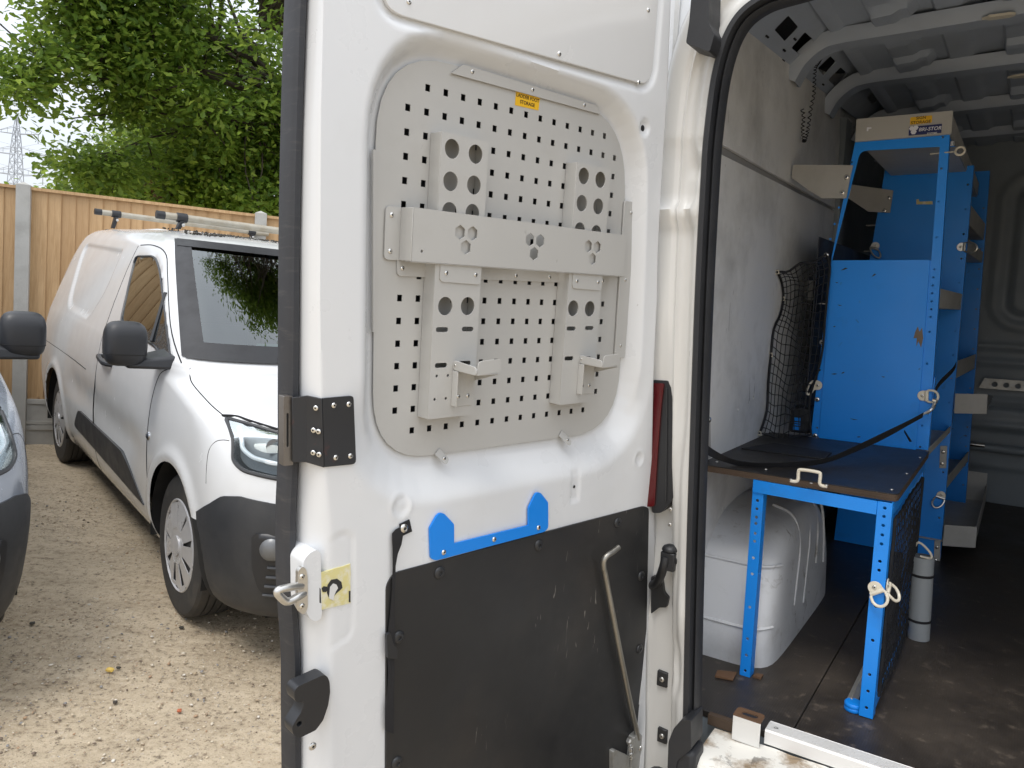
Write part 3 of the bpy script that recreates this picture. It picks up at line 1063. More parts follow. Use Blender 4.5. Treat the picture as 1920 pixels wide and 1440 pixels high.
# tail lamp on the pillar: red lens in a dark housing
def pillar_pts(lst, y):
    return [(V(u, v, 1, y)[0], V(u, v, 1, y)[2]) for u, v in lst]
b = B()
b.plate(roundpoly(pillar_pts([(1222, 712), (1256, 714), (1267, 735), (1264, 930), (1256, 945), (1240, 962), (1222, 962)], 1.662), .008), [], lambda a, c, h: (a, h, c), 1.662, 1.74)
lamp = van.add('tail_lamp', b, 'black_plastic', bevel=.003)
b = B()
b.plate(roundpoly(pillar_pts([(1205, 718), (1245, 719), (1240, 760), (1233, 850), (1227, 950), (1205, 950)], 1.656), .006), [], lambda a, c, h: (a, h, c), 1.655, 1.664)
van.add('red_lens', b, 'red_lens', parent=lamp, bevel=.003)
b = B()
b.plate(pillar_pts([(1249, 728), (1252, 728), (1250, 940), (1247, 940)], 1.660), [], lambda a, c, h: (a, h, c), 1.658, 1.663)
van.add('housing_ridge', b, 'button_black', parent=lamp)
for (u, v) in ((1257, 955), (1256, 984)):
    q = V(u, v, 1, 1.642)
    van.inst('screw', SCREW, tuple(q), ROT_VAN_BACK, frame_o, scale=.7)

# door check link on the pillar
b = B()
c0 = V(1260, 1046, 1, 1.665)
b.box((c0[0] - .020, 1.640, c0[2] - .026), (c0[0] + .015, 1.74, c0[2] + .018))
b.box((c0[0] - .024, 1.650, c0[2] - .008), (c0[0] + .019, 1.68, c0[2] + .006))
b.lathe([(.018, 0), (.020, .006), (.015, .013), (.006, .017)], (c0[0] - .002, 1.655, c0[2] + .018), 2, 14)
ck = van.add('door_check', b, 'black_plastic', bevel=.004)
b = B()
e = V(1226, 1098, 1, 1.68)
b.tube(smooth_path([(c0[0] - .008, 1.644, c0[2] + .006), (c0[0] - .012, 1.644, c0[2] - .022), (e[0] + .008, 1.68, e[2] + .01), (e[0] - .03, 1.72, e[2] - .02)], 5), .0105, 10)
van.add('check_arm', b, 'black_plastic', parent=ck)
b = B()
b.plate(roundpoly(pillar_pts([(1222, 1080), (1242, 1080), (1246, 1110), (1255, 1120), (1251, 1138), (1238, 1138), (1222, 1150)], 1.70), .004), [], lambda a, c, h: (a, h, c), 1.695, 1.78)
van.add('check_cover', b, 'black_plastic', parent=ck, bevel=.003)
for (u, v, s_) in ((1243, 1272, .019), (1243, 1378, .018)):
    q = V(u, v, 1, 1.705)
    o = van.add('fixing_block', B().box((q[0] - s_ * .7, 1.698, q[2] - s_), (q[0] + s_ * .7, 1.78, q[2] + s_)), 'button_black', bevel=.002)
    van.inst('screw', SCREW, (q[0], 1.698, q[2]), ROT_VAN_BACK, o, scale=1.1)
# lower hinge cover strip and corner rubber
b = B()
b.plate(roundpoly(pillar_pts([(1222, 1250), (1232, 1238), (1238, 1262), (1237, 1440), (1222, 1470)], 1.765), .004), [], lambda a, c, h: (a, h, c), 1.76, 1.80)
van.add('hinge_cover', b, 'black_plastic', bevel=.004)
b = B()
b.plate(roundpoly(pillar_pts([(1256, 1440), (1258, 1385), (1268, 1360), (1282, 1345), (1300, 1345), (1300, 1400), (1275, 1420), (1262, 1480)], 1.60), .006), [], lambda a, c, h: (a, h, c), 1.585, 1.66)
van.add('corner_rubber', b, 'rubber', bevel=.006)
# rubber cap over the upper hinge
b = B()
b.plate(roundpoly(pillar_pts([(1306, -20), (1338, -20), (1336, 50), (1347, 72), (1338, 104), (1318, 96), (1294, 88), (1300, 50)], 1.60), .006), [], lambda a, c, h: (a, h, c), 1.575, 1.645)
cap = van.add('hinge_cap', b, 'rubber', bevel=.008)

# ------------------------------------------------------------------ THE OPEN REAR DOOR (door frame), a part of the van
RIM = .03
def poly_of(px, n):
    q = sorted([(D(u, v, n)[1], D(u, v, n)[0]) for u, v in px])
    return np.array([a for a, _ in q]), np.array([c for _, c in q])
eR = poly_of([(1262, 0), (1255, 160), (1244, 350), (1238, 480), (1237, 560), (1230, 700), (1226, 850), (1230, 960), (1232, 1010), (1229, 1200), (1217, 1440)], RIM)
eC = poly_of([(607, 0), (602, 200), (600, 560), (603, 750), (610, 880), (622, 1000), (624, 1200), (622, 1440)], RIM)
eL = poly_of([(571, 0), (561, 250), (557, 450), (556, 700), (557, 900), (554, 1050), (560, 1220), (558, 1440)], -.025)
def at_z(poly, z):
    zs, ss = poly
    if z > zs[-1]:
        k = (ss[-1] - ss[-3]) / (zs[-1] - zs[-3])
        return ss[-1] + k * (z - zs[-1])
    if z < zs[0]:
        k = (ss[2] - ss[0]) / (zs[2] - zs[0])
        return ss[0] + k * (z - zs[0])
    return float(np.interp(z, zs, ss))
ZB, ZT = -1.60, .62
PANEL = roundpoly([(-.062, .088), (.562, .086), (.602, -.22), (.628, -.592), (-.040, -.584)], [.155, .15, .3, .15, .125], 8)
WINP = roundpoly([(-.080, .116), (.606, .149), (.600, .56), (-.095, .56)], [.045, .05, .05, .05], 6)

def sdf(poly, S, Z):
    L = np.array(poly)
    A, Bq = L, np.roll(L, -1, axis=0)
    d = np.full(S.shape, 1e9)
    ins = np.zeros(S.shape, bool)
    for a, c in zip(A, Bq):
        e = c - a
        l2 = e @ e
        if l2 < 1e-14:
            continue
        t = np.clip(((S - a[0]) * e[0] + (Z - a[1]) * e[1]) / l2, 0, 1)
        d = np.minimum(d, np.hypot(S - a[0] - t * e[0], Z - a[1] - t * e[1]))
        cond = (a[1] > Z) != (c[1] > Z)
        if abs(c[1] - a[1]) > 1e-12:
            ins ^= cond & (S < (c[0] - a[0]) * (Z - a[1]) / (c[1] - a[1]) + a[0])
    return np.where(ins, -d, d)

def smn(x, a, c):
    t = np.clip((x - a) / (c - a), 0, 1)
    return t * t * (3 - 2 * t)

nz, nt_ = 371, 190
zz = np.linspace(ZB, ZT, nz)
tt = np.linspace(0, 1, nt_)
sC = np.array([at_z(eC, z) for z in zz])
sR_ = np.array([at_z(eR, z) for z in zz])
sL = np.array([at_z(eL, z) for z in zz])
S = sC[:, None] + (sR_ - sC)[:, None] * tt[None, :]
Z = np.repeat(zz[:, None], nt_, axis=1)
dP = sdf(PANEL, S, Z)
low = smn(-Z, .42, .60)
NN = -.007 + (RIM + .007) * (smn(dP, .001, .040) * (1 - low) + low * smn(dP, .001, .080))
NN = NN - .05 * smn(-dP, .006, .03)
dW = sdf(WINP, S, Z)
NN -= .007 * smn(-dW, -.014, .001)
# pressed discs, pad and keyway
def disc(u, v, r, depth):
    s0, z0 = D(u, v, RIM)
    d = np.hypot(S - s0, Z - z0)
    return depth * (smn(d, r - .004, r) * (1 - smn(d, r + .001, r + .006)) * .6 - (1 - smn(d, r - .006, r)))
NN += disc(752, 949, .0200, .0022)
NN += disc(1198, 860, .0170, .0022)
s0, z0 = D(1080, 912, RIM)
dk_ = np.maximum(np.abs(S - s0) - .014, np.abs(Z - z0) - .034)
NN -= .0025 * (1 - smn(dk_, -.003, .001))
s0, z0 = D(1209, 239, RIM)
dd = np.hypot(S - s0, Z - z0)
NN -= .006 * (1 - smn(dd, .010, .018))
# lock pad on the closing edge
pad = [D(*q, RIM) for q in ((600, 1006), (622, 1012), (648, 1000), (660, 1008), (660, 1180), (652, 1196), (625, 1212), (600, 1190))]
pad[0] = (pad[0][0] - .06, pad[0][1])
pad[-1] = (pad[-1][0] - .06, pad[-1][1])
dpad = sdf(roundpoly(pad, .008), S, Z)
NN -= .0022 * (1 - smn(np.abs(dpad), .0, .004)) * .9 + .0012 * smn(-dpad, 0, .003)
# broad soft unevenness of pressed sheet
NN += .0012 * np.sin(S * 9 + 1.3) * np.sin(Z * 7 + .4) * smn(dP, 0, .05)
# rounded hinge edge
NN -= .012 * smn(tt[None, :] * (sR_ - sC)[:, None] - (sR_ - sC)[:, None], -.010, 0.0) ** 2
b = B()
nret = 9
vs = []
for i in range(nz):
    for k in range(nret):
        t = k / nret
        f1 = t ** 1.0
        s_ = sL[i] + (sC[i] - sL[i]) * (f1 ** 1.6)
        n_ = -.025 + (RIM + .025) * (1 - (1 - f1) ** 1.45)
        vs.append((s_, zz[i], min(n_, RIM)))
    for j in range(nt_):
        vs.append((S[i, j], zz[i], NN[i, j]))
W_ = nret + nt_
fs = []
inside = dP < -.022
for i in range(nz - 1):
    for j in range(W_ - 1):
        jj = j - nret
        if jj >= 0 and inside[i, jj] and inside[i + 1, jj] and inside[i, jj + 1] and inside[i + 1, jj + 1]:
            continue
        fs.append((i * W_ + j, i * W_ + j + 1, (i + 1) * W_ + j + 1, (i + 1) * W_ + j))
b.add(vs, fs)
# closed shell: hinge edge and outer skin
b.grid([[(sR_[i], zz[i], RIM - .012), (sR_[i] + .002, zz[i], -.02), (sR_[i] - .005, zz[i], -.062), (sL[i] + .012, zz[i], -.070), (sL[i] + .006, zz[i], -.050),
         (sL[i] - .002, zz[i], -.04), (sL[i], zz[i], -.025)] for i in range(0, nz, 10)])
door = van.add('rear_door', b, 'van_white', frame=DOOR, smooth=55)
van.add('cavity_shade_sheet', B().box((-.09, -.64, -.056), (.66, .12, -.050)), 'cavity_dark', parent=door, frame=DOOR)  # added sheet; its dark colour stands in for the shade behind the perforations

# rubber seal down the door's free edge
sp = smooth_path([D3(*q, -.03) for q in ((566, -60), (556, 0), (548, 250), (544, 450), (542, 700), (541, 860), (537, 960), (537, 1080), (541, 1150), (546, 1230), (546, 1300), (547, 1440), (548, 1520))], 6)
b = B()
b.sweep(sp, [(-.0085, -.020), (-.0085, .012), (-.004, .020), (.005, .020), (.011, .012), (.011, -.020)], lambda i, a, c: (sp[i].x + a, sp[i].y, sp[i].z + c))
van.add('edge_seal', b, 'door_rubber', parent=door, frame=DOOR)

# upper window blank: white board held by screws
b = B()
b.plate(roundpoly([(-.074, .121), (.600, .153), (.594, .555), (-.088, .555)], [.04, .045, .045, .04], 6), [], lambda a, c, h: (a, c, h), RIM - .006, RIM + .0005)
wb = van.add('window_blank', b, 'car_white', parent=door, frame=DOOR, bevel=.001)
for (u, v) in ((767, 3), (1049, 101), (1198, 155), (1216, 19)):
    s_, z_ = D(u, v, RIM + .001)
    van.inst('screw', RIVET, (s_, z_, RIM + .0005), None, wb, DOOR)

# lower liner board with push plugs
lin = [D(*q, RIM) for q in ((722, 1096), (736, 1073), (1205, 948), (1215, 952), (1212, 1100), (1208, 1300), (1203, 1440))]
lin = lin + [(lin[-1][0] + .004, -1.56), (D(722, 1440, RIM)[0], -1.56), D(722, 1440, RIM)]
b = B()
b.plate(roundpoly(lin, .010, 3), [], lambda a, c, h: (a, c, h), RIM - .002, RIM + .0035)
liner = van.add('door_liner', b, 'liner_black', parent=door, frame=DOOR, bevel=.001, segs=1)
for (u, v) in ((824, 1074), (1010, 1022), (1158, 980), (1202, 1080), (1199, 1217), (747, 1195), (744, 1430)):
    s_, z_ = D(u, v, RIM + .004)
    van.inst('push_plug', BUTTON, (s_, z_, RIM + .0035), None, door, DOOR)
# little holes in the pressed discs
for (u, v, r) in ((752, 949, .0042), (1198, 861, .0036), (1078, 913, .0034), (1209, 240, .0065)):
    s_, z_ = D(u, v, RIM)
    h = RIM - (.0020 if r < .006 else .0055)
    van.add('hole', B().lathe([(r, 0), (r * .9, .0004)], (s_, z_, h), 2, 14), 'hole_dark', parent=door, frame=DOOR)

# lock boss, striker plate and loop on the closing edge
b = B()
b.plate(roundpoly([D(*q, .030) for q in ((568, 1052), (578, 1038), (592, 1030), (601, 1036), (603, 1158), (592, 1166), (580, 1160), (569, 1138))], .010, 4), [],
        lambda a, c, h: (a, c, h), -.03, .031)
boss = van.add('lock_boss', b, 'van_white', parent=door, frame=DOOR, bevel=.010, segs=4)
def left_of(q, n, dx):
    s_, z_ = D(q[0], q[1], n)
    return (s_ + dx, z_, n)
b = B()
pl = roundpoly([D(*q, .034) for q in ((559, 1070), (566, 1062), (574, 1066), (577, 1082), (577, 1140), (571, 1152), (563, 1150), (558, 1138))], .006, 4)
b.plate(pl, [], lambda a, c, h: (a, c, h), .026, .0345)
sk = van.add('striker', b, 'steel', parent=door, frame=DOOR, bevel=.0015)
b = B()
loop = smooth_path([D3(566, 1098, .03), D3(545, 1101, .035), D3(527, 1105, .036), D3(520, 1110, .036), D3(524, 1117, .036), D3(535, 1127, .036), D3(544, 1127, .036), D3(560, 1118, .034), D3(570, 1112, .03)], 5)
b.tube(loop, .0062, 10)
van.add('striker_loop', b, 'steel', parent=door, frame=DOOR)
for (u, v) in ((567, 1082), (567, 1137)):
    s_, z_ = D(u, v, .036)
    van.inst('screw', RIVET, (s_, z_, .0347), None, door, DOOR)
# worn paper label with torn patch
rr = random.Random(5)
lab = [D(*q, RIM + .001) for q in ((598, 1076), (612, 1072), (628, 1066), (644, 1062), (657, 1057), (658, 1080), (657, 1104), (658, 1131), (640, 1135), (622, 1139), (606, 1143), (596, 1145), (595, 1125), (599, 1108), (597, 1090))]
b = B()
b.plate(lab, [], lambda a, c, h: (a, c, h), RIM - .004, RIM + .0008)
van.add('worn_label', b, 'worn_label', parent=door, frame=DOOR)
b = B()
for q in (((603, 1103), (607, 1099), (613, 1100), (615, 1106), (611, 1110), (605, 1110)), ((613, 1112), (614, 1097), (621, 1087), (632, 1085), (640, 1091), (642, 1102), (637, 1107), (631, 1112), (623, 1121), (616, 1119)),
          ((599, 1102), (601, 1104), (602, 1131), (599, 1130)), ((654, 1108), (657, 1108), (657, 1129), (654, 1129))):
    b.plate([D(*p_, RIM + .001) for p_ in q], [], lambda a, c, h: (a, c, h), RIM + .0008, RIM + .0014)
van.add('torn_patch', b, 'hasp_black', parent=door, frame=DOOR)
b = B()
b.plate([D(*p_, RIM + .002) for p_ in ((617, 1122), (619, 1101), (625, 1094), (631, 1096), (634, 1103), (630, 1109), (627, 1116), (625, 1126))], [], lambda a, c, h: (a, c, h), RIM + .0015, RIM + .002)
van.add('paper_scrap', b, 'car_white', parent=door, frame=DOOR)

# black pull handle low on the closing edge
b = B()
b.plate(roundpoly([D(*q, .045) for q in ((554, 1297), (560, 1289), (608, 1267), (616, 1270), (620, 1280), (621, 1300), (617, 1325), (608, 1352), (594, 1371), (563, 1386), (552, 1380), (549, 1366), (556, 1353), (566, 1338), (574, 1317), (558, 1319), (554, 1312))], .004, 3),
        [circle(D(563, 1359, .045), .0045, 10)], lambda a, c, h: (a, c, h), .016, .042)
ph = van.add('pull_handle', b, 'black_plastic', parent=door, frame=DOOR, bevel=.004, segs=3)
s_, z_ = D(586, 1399, .027)
van.inst('screw', SCREW, (s_, z_, .027), None, door, DOOR, 1.1)

# ------------------------------------------------------------------ THINGS FIXED TO THE DOOR
def dmap(a, c, h):
    return (a, c, h)

# ladder foot rack: perforated sheet, two channels, cross bar
rack = Thing('ladder_foot_rack', 'grey perforated steel rack with two channels and a cross bar on the van door', 'rack', DOOR, (.28, -.59, 0))
holes = []
PITCH = .038
for r_ in range(-1, 15):
    for c_ in range(15):
        if r_ == -1 and not 1 <= c_ <= 13:
            continue
        if r_ == 14 and not 1 <= c_ <= 13:
            continue
        x, z = c_ * PITCH + .003, -r_ * PITCH
        if r_ == 7 or r_ == 6:
            if c_ in (0, 14) and r_ == 7:
                continue
        holes.append([(x - .005, z - .0055), (x + .005, z - .0055), (x + .005, z + .0055), (x - .005, z + .0055)])
PAN2 = roundpoly([(-.060, .086), (.560, .084), (.600, -.22), (.624, -.588), (-.038, -.580)], [.150, .15, .3, .15, .12], 8)
b = B()
b.plate(PAN2, holes, dmap, -.0015, 0.0)
rack.add('perforated_sheet', b, 'rack_grey', smooth=0)
# the flange at the sheet's top edge and the long lug at its right side
b = B()
b.plate(roundpoly([(.085, .070), (.110, .0895), (.462, .0905), (.474, .076)], [.002, .004, .004, .002], 3), [], dmap, .0015, .0045)
fl = rack.add('top_flange', b, 'rack_grey', bevel=.0008)
for (u, v) in ((886, 134), (999, 168), (1096, 197)):
    s_, z_ = D(u, v, .005)
    rack.inst('rivet', RIVET, (s_, z_, .0045), None, fl, scale=.85)
b = B()
b.plate(roundpoly([D(*q, .006) for q in ((1172, 376), (1193, 379), (1172, 672), (1153, 670))], .006, 3), [], dmap, .0015, .0055)
lug = rack.add('side_lug', b, 'rack_grey', bevel=.001)
for (u, v) in ((1184, 399), (1173, 525), (1164, 648)):
    s_, z_ = D(u, v, .006)
    rack.inst('rivet', RIVET, (s_, z_, .0055), None, lug, scale=.85)
b = B()
b.plate(roundpoly([(-.062, -.075), (-.057, -.075), (-.046, -.36), (-.049, -.36)], .001, 2), [], dmap, -.001, .004)
rack.add('side_lip', b, 'rack_grey')
# backing strip under the bar
b = B()
b.plate(roundpoly([(-.010, -.205), (.535, -.205), (.538, -.262), (-.006, -.268)], [.001, .001, .008, .008], 3), [], dmap, .0012, .0035)
bs = rack.add('backing_strip', b, 'rack_grey', bevel=.0008)
for (u, v) in ((755, 503), (968, 517), (1031, 520), (1131, 527)):
    s_, z_ = D(u, v, .004)
    rack.inst('rivet', RIVET, (s_, z_, .0035), None, bs, scale=.85)
# two channels
CH = .030
for k, s0 in enumerate((.051, .3865)):
    s1 = s0 + .103
    picks = (((848, 279), (892, 289), (845, 340), (889, 347), (843, 397), (886, 400), (835, 574), (877, 574)),
             ((1095, 330), (1126, 337), (1091, 381), (1122, 387), (1087, 432), (1118, 437), (1075, 578), (1106, 579)))[k]
    hs = [circle(D(u, v, CH), .0158, 20) for (u, v) in picks]
    for (u, v) in (((829, 618), (877, 617), (827, 685), (872, 681)), ((1071, 616), (1105, 615), (1067, 672), (1100, 672)))[k]:
        a, c = D(u, v, CH)
        hs.append(roundpoly(rrect(a - .0135, c - .0042, a + .0135, c + .0042, .004, 3), 0))
    for (u, v) in (((819, 705), (840, 704), (815, 749), (836, 747)), ((1110, 700), (1098, 733)))[k]:
        hs.append(circle(D(u, v, CH), .0027, 8))
    b = B()
    ztop, zbot = -.031, -.508
    b.plate([(s0, zbot), (s1, zbot), (s1, ztop), (s0, ztop)], hs, dmap, CH - .0018, CH)
    ch = rack.add('channel', b, 'rack_grey', smooth=0)
    b = B()
    b.box((s0, zbot, .0005), (s0 + .0018, ztop, CH - .0019))
    b.box((s1 - .0018, zbot, .0005), (s1, ztop, CH - .0019))
    b.box((s0 + .0019, zbot, .0005), (s1 - .0019, zbot + .0018, CH - .0019))
    b.box((s0 + .0019, ztop - .0018, .0005), (s1 - .0019, ztop, CH - .0019))
    rack.add('channel_side', b, 'rack_grey', parent=ch, bevel=.0006, segs=1)
    # fixing tongue hanging below the cross bar
    b = B()
    b.plate(roundpoly([(s0 + .009, -.225), (s1 - .002, -.225), (s1 - .002, -.275), (s0 + .009, -.273)], [.001, .001, .008, .008], 3), [], dmap, CH + .0002, CH + .0025)
    tg = rack.add('fixing_tongue', b, 'rack_grey', parent=ch, bevel=.0006, segs=1)
    for t in (.022, .088):
        rack.inst('rivet', RIVET, (s0 + t, -.258, CH + .0025), None, ch, scale=.85)
    # fold-out foot tray
    x = s0 + .052
    foot = rack.add('foot_tray', B().box((x, -.4265, CH + .001), (x + .052, -.4245, .090)), 'rack_grey', bevel=.0006, segs=1)
    b = B()
    b.plate(roundpoly([(CH, -.407), (.090, -.412), (.092, -.4265), (CH, -.424)], .006, 3), [], lambda a, c, h: (h, c, a), x - .0025, x)
    rack.add('tray_arm', b, 'rack_grey', parent=foot, bevel=.0006, segs=1)
    b = B()
    b.plate(roundpoly([(x + .001, -.4265), (x + .055, -.4225), (x + .055, -.399), (x + .003, -.402)], [.002, .003, .007, .007], 3), [], dmap, .0885, .0905)
    rack.add('tray_lip', b, 'rack_grey', parent=foot, bevel=.0006, segs=1)
    b = B()
    b.plate([(CH + .001, -.426), (.089, -.427), (CH + .001, -.445)], [], lambda a, c, h: (h, c, a), x + .050, x + .052)
    rack.add('tray_gusset', b, 'rack_grey', parent=foot)
    rack.add('tray_leg', B().box((x - .0025, -.488, CH), (x, -.4255, CH + .014)), 'rack_grey', parent=foot, bevel=.0008)
    b = B()
    b.plate(rrect(x + .0005, -.490, x + .046, -.430, .002, 2), [], dmap, CH + .0003, CH + .002)
    pb = rack.add('tray_base', b, 'rack_grey', parent=foot, bevel=.0006, segs=1)
    for t in (.012, .034):
        rack.inst('rivet', RIVET, (x + t, -.472, CH + .002), None, foot, scale=.85)
    rack.inst('rivet', RIVET, (x - .0026, -.4155, .036), Matrix.Rotation(R(-90), 3, 'Y'), foot, scale=.6)
# cross bar: hat section with honeycomb openings
BN = .0365
bar_out = [D(778, 490, BN), D(1170, 517, BN), D(1174, 440, BN), D(774, 389, BN)]
sL_, sR2 = -.004, .549
bar_out = [(sL_ + .001, -.2425), (sR2, -.2425), (sR2, -.1575), (sL_ + .001, -.1575)]
hx = []
for cl in (((862.8, 435.6), (886.3, 437.7), (873.5, 463.7)), ((993.9, 449.3), (1013.1, 451.5), (1001.5, 475.6)), ((1103.3, 461.6), (1120.1, 463.4), (1110.9, 485.7))):
    for q in cl:
        a, c = D(q[0], q[1], BN)
        hx.append([(a + .0125 * math.sin(R(60 * i)), c + .0125 * math.cos(R(60 * i))) for i in range(6)])
hx.append(circle(D(791, 471, BN), .0026, 8))
b = B()
b.plate(bar_out, hx, dmap, BN - .0018, BN)
bar = rack.add('cross_bar', b, 'rack_grey', smooth=0)
b = B()
b.box((sL_ - .001, -.2425, .0045), (sL_ + .0008, -.1575, BN))
b.box((sR2 + .0002, -.2425, .0045), (sR2 + .002, -.1575, BN - .001))
b.box((sL_ + .001, -.2443, .018), (sR2, -.2427, BN - .0005))
rack.add('bar_side', b, 'rack_grey', parent=bar, bevel=.0008)
b = B()
b.plate(roundpoly([(-.034, -.2425), (sL_, -.2425), (sL_, -.1575), (-.034, -.1575)], [.008, .001, .001, .008], 3), [], dmap, .0018, .0043)
bf = rack.add('bar_flange', b, 'rack_grey', parent=bar, bevel=.0008)
for (u, v) in ((735, 403), (732, 471)):
    s_, z_ = D(u, v, .005)
    rack.inst('rivet', RIVET, (s_, z_, .0043), None, bar, scale=.95)
b = B()
b.plate(roundpoly([(sR2 + .002, -.2425), (.592, -.2425), (.592, -.1575), (sR2 + .002, -.1575)], .001, 2), [], dmap, .0056, .008)
rack.add('bar_flange', b, 'rack_grey', parent=bar, bevel=.0008)
# clips under the sheet
for (u, v, u2, v2) in ((819, 846, 838, 866), (1050, 812, 1068, 831)):
    a, c = D(u, v, .002), D(u2, v2, .012)
    d_ = Vector((c[0] - a[0], c[1] - a[1])).normalized()
    pp = Vector((-d_.y, d_.x)) * .0075
    b = B()
    b.plate(roundpoly([(a[0] + pp.x, a[1] + pp.y), (a[0] - pp.x, a[1] - pp.y), (c[0] - pp.x, c[1] - pp.y), (c[0] + pp.x, c[1] + pp.y)], [.001, .001, .006, .006], 3), [],
            lambda s_, z_, h: (s_, z_, h + max(0, (a[1] - z_)) * .62), .0008, .0028)
    cl = rack.add('edge_clip', b, 'rack_grey', bevel=.0005, segs=1)
    q = (a[0] + (c[0] - a[0]) * .66, a[1] + (c[1] - a[1]) * .66)
    rack.inst('rivet', RIVET, (q[0], q[1], .0028 + (a[1] - q[1]) * .62), None, cl, scale=.8)
# yellow label
lq = [D(*q, .001) for q in ((966, 197), (1010, 207), (1013, 181), (968, 171))]
b = B()
b.plate(lq, [], dmap, .0002, .0006)
lbl = rack.add('label', b, 'yellow_label', smooth=0)
mx_, mz_ = sum(q[0] for q in lq) / 4, sum(q[1] for q in lq) / 4
text_part(rack, 'lettering', 'LADDER FOOT', .0088, (mx_, mz_ + .0050, .0009), Matrix.Identity(3), 'ink', parent=lbl)
text_part(rack, 'lettering', 'STORAGE', .0088, (mx_, mz_ - .0050, .0009), Matrix.Identity(3), 'ink', parent=lbl)

# lock hasp: folded black plate wrapping the closing edge
hasp = Thing('lock_hasp', 'black folded steel lock plate riveted round the edge of the white door', 'lock plate', DOOR, D3(605, 810, .03))
out = roundpoly([D(*q, RIM + .004) for q in ((605, 747), (663, 742), (668, 870), (609, 876))], [.001, .006, .008, .001], 3)
b = B()
b.plate(out, [], dmap, RIM + .0005, RIM + .004)
hp = hasp.add('face_plate', b, 'hasp_black', bevel=.0008)
def strip_plate(l0, l1, t=.0035):
    """folded strip between two edges given as (top, bottom) points"""
    n_ = Vector((-.8, 0, .6)) * t
    q = [Vector(l0[0]), Vector(l0[1]), Vector(l1[1]), Vector(l1[0])]
    return B().hexa([tuple(p) for p in q], [tuple(p + n_) for p in q])
e0 = (D3(605, 747, RIM + .002), D3(609, 876, RIM + .002))
e1 = (D3(576, 741, .012), D3(575, 866, .012))
e2 = (D3(546, 745, .006), D3(547, 866, .006))
hasp.add('edge_plate', strip_plate(e1, e0), 'hasp_black', bevel=.0008)
b = B()
q = [Vector(p) for p in (e2[0], e2[1], e1[1], e1[0])]
b.hexa([tuple(p) for p in q], [tuple(p + Vector((0, 0, .0035))) for p in q])
hasp.add('return_plate', b, 'hasp_black', bevel=.0008)
o4 = [D(*q, .004) for q in ((532, 743), (550, 743), (550, 872), (532, 874))]
sl_ = [D(*q, .004) for q in ((537.5, 775), (541.5, 775), (541.5, 838), (537.5, 838))]
b = B()
b.plate(roundpoly(o4, .002, 3), [sl_], dmap, -.012, .004)
hasp.add('slotted_edge', b, 'dark_steel', bevel=.0012)
for (u, v, n_) in ((626, 760, 1), (654, 758, 1), (629.5, 858, 1), (657, 855, 1), (594.5, 765, 0), (590, 806.5, 0), (599.5, 809, 0), (589.5, 848.5, 0), (600.5, 852, 0)):
    if n_:
        s_, z_ = D(u, v, RIM + .004)
        hasp.inst('rivet', RIVET, (s_, z_, RIM + .004), None, None, scale=1.0)
    else:
        t = (u - 576) / 30.0
        h = .012 + t * (RIM - .010)
        s_, z_ = D(u, v, h + .003)
        hasp.inst('rivet', RIVET, (s_ - .0022, z_, h + .0028), Matrix.Rotation(R(-52), 3, 'Y'), None, scale=.95)

# blue two-pronged plate
blue = Thing('pronged_plate', 'blue flat steel plate with two pointed prongs riveted above the black door liner', 'plate', DOOR, D3(918, 1013, .03))
pl = [D(*q, RIM + .006) for q in ((805.8, 990.8), (819, 967), (825, 962), (833, 963), (851.7, 983), (851.7, 1019.3), (991.3, 985.2), (991.3, 953), (1005, 924), (1013.5, 923.5), (1028, 942), (1028.3, 990),
                                  (1021.6, 997), (817.5, 1051), (808, 1048))]
b = B()
b.plate(roundpoly(pl, [.003, .008, .003, .003, .003, .001, .001, .003, .006, .006, .003, .006, .006, .008, .008], 3), [], dmap, RIM + .002, RIM + .006)
blue.add('plate', b, 'plate_blue', bevel=.0012)
for (u, v) in ((831.9, 1035.6), (926.4, 1011.2), (1009.6, 989.3)):
    s_, z_ = D(u, v, RIM + .006)
    blue.inst('rivet', RIVET, (s_, z_, RIM + .006), None, None, scale=1.15)

# black webbing strap hanging from a rivet
st = Thing('door_strap', 'black webbing strap with a buckle hanging from a rivet on the white door', 'strap', DOOR, D3(757, 990, .03))
def ribbon(th, name, px, n0, mat, t=.0016):
    """px: list of (left, right) pixel pairs down the strap, each with its height"""
    b = B()
    rows = []
    for (l, r, h) in px:
        a, c = D3(l[0], l[1], RIM + h), D3(r[0], r[1], RIM + h)
        rows.append((a, c))
    vs = []
    for a, c in rows:
        vs += [a, c, (c[0], c[1], c[2] + t), (a[0], a[1], a[2] + t)]
    fs = []
    for i in range(len(rows) - 1):
        o = i * 4
        for j in range(4):
            fs.append((o + j, o + (j + 1) % 4, o + 4 + (j + 1) % 4, o + 4 + j))
    fs += [(3, 2, 1, 0), tuple(len(vs) - 4 + j for j in range(4))]
    b.add(vs, fs)
    return th.add(name, b, mat)
b = B()
b.plate([D(*q, RIM + .003) for q in ((749, 983), (767, 974), (772, 996), (757, 1003), (752, 1006))], [], dmap, RIM + .002, RIM + .0045)
st.add('tab', b, 'webbing')
s_, z_ = D(757.5, 990.5, RIM + .005)
st.inst('rivet', RIVET_BIG, (s_, z_, RIM + .0045), None, None, scale=.95)
ribbon(st, 'webbing', [((742, 992), (757, 985), .004), ((735, 1000), (754, 1008), .006), ((735, 1012), (752, 1020), .007), ((736, 1030), (745, 1038), .007), ((736, 1060), (741, 1060), .007),
                       ((735, 1100), (740, 1100), .007), ((731, 1150), (739, 1150), .006), ((727, 1188), (740, 1188), .006), ((725, 1235), (741, 1235), .006)], 0, 'webbing')
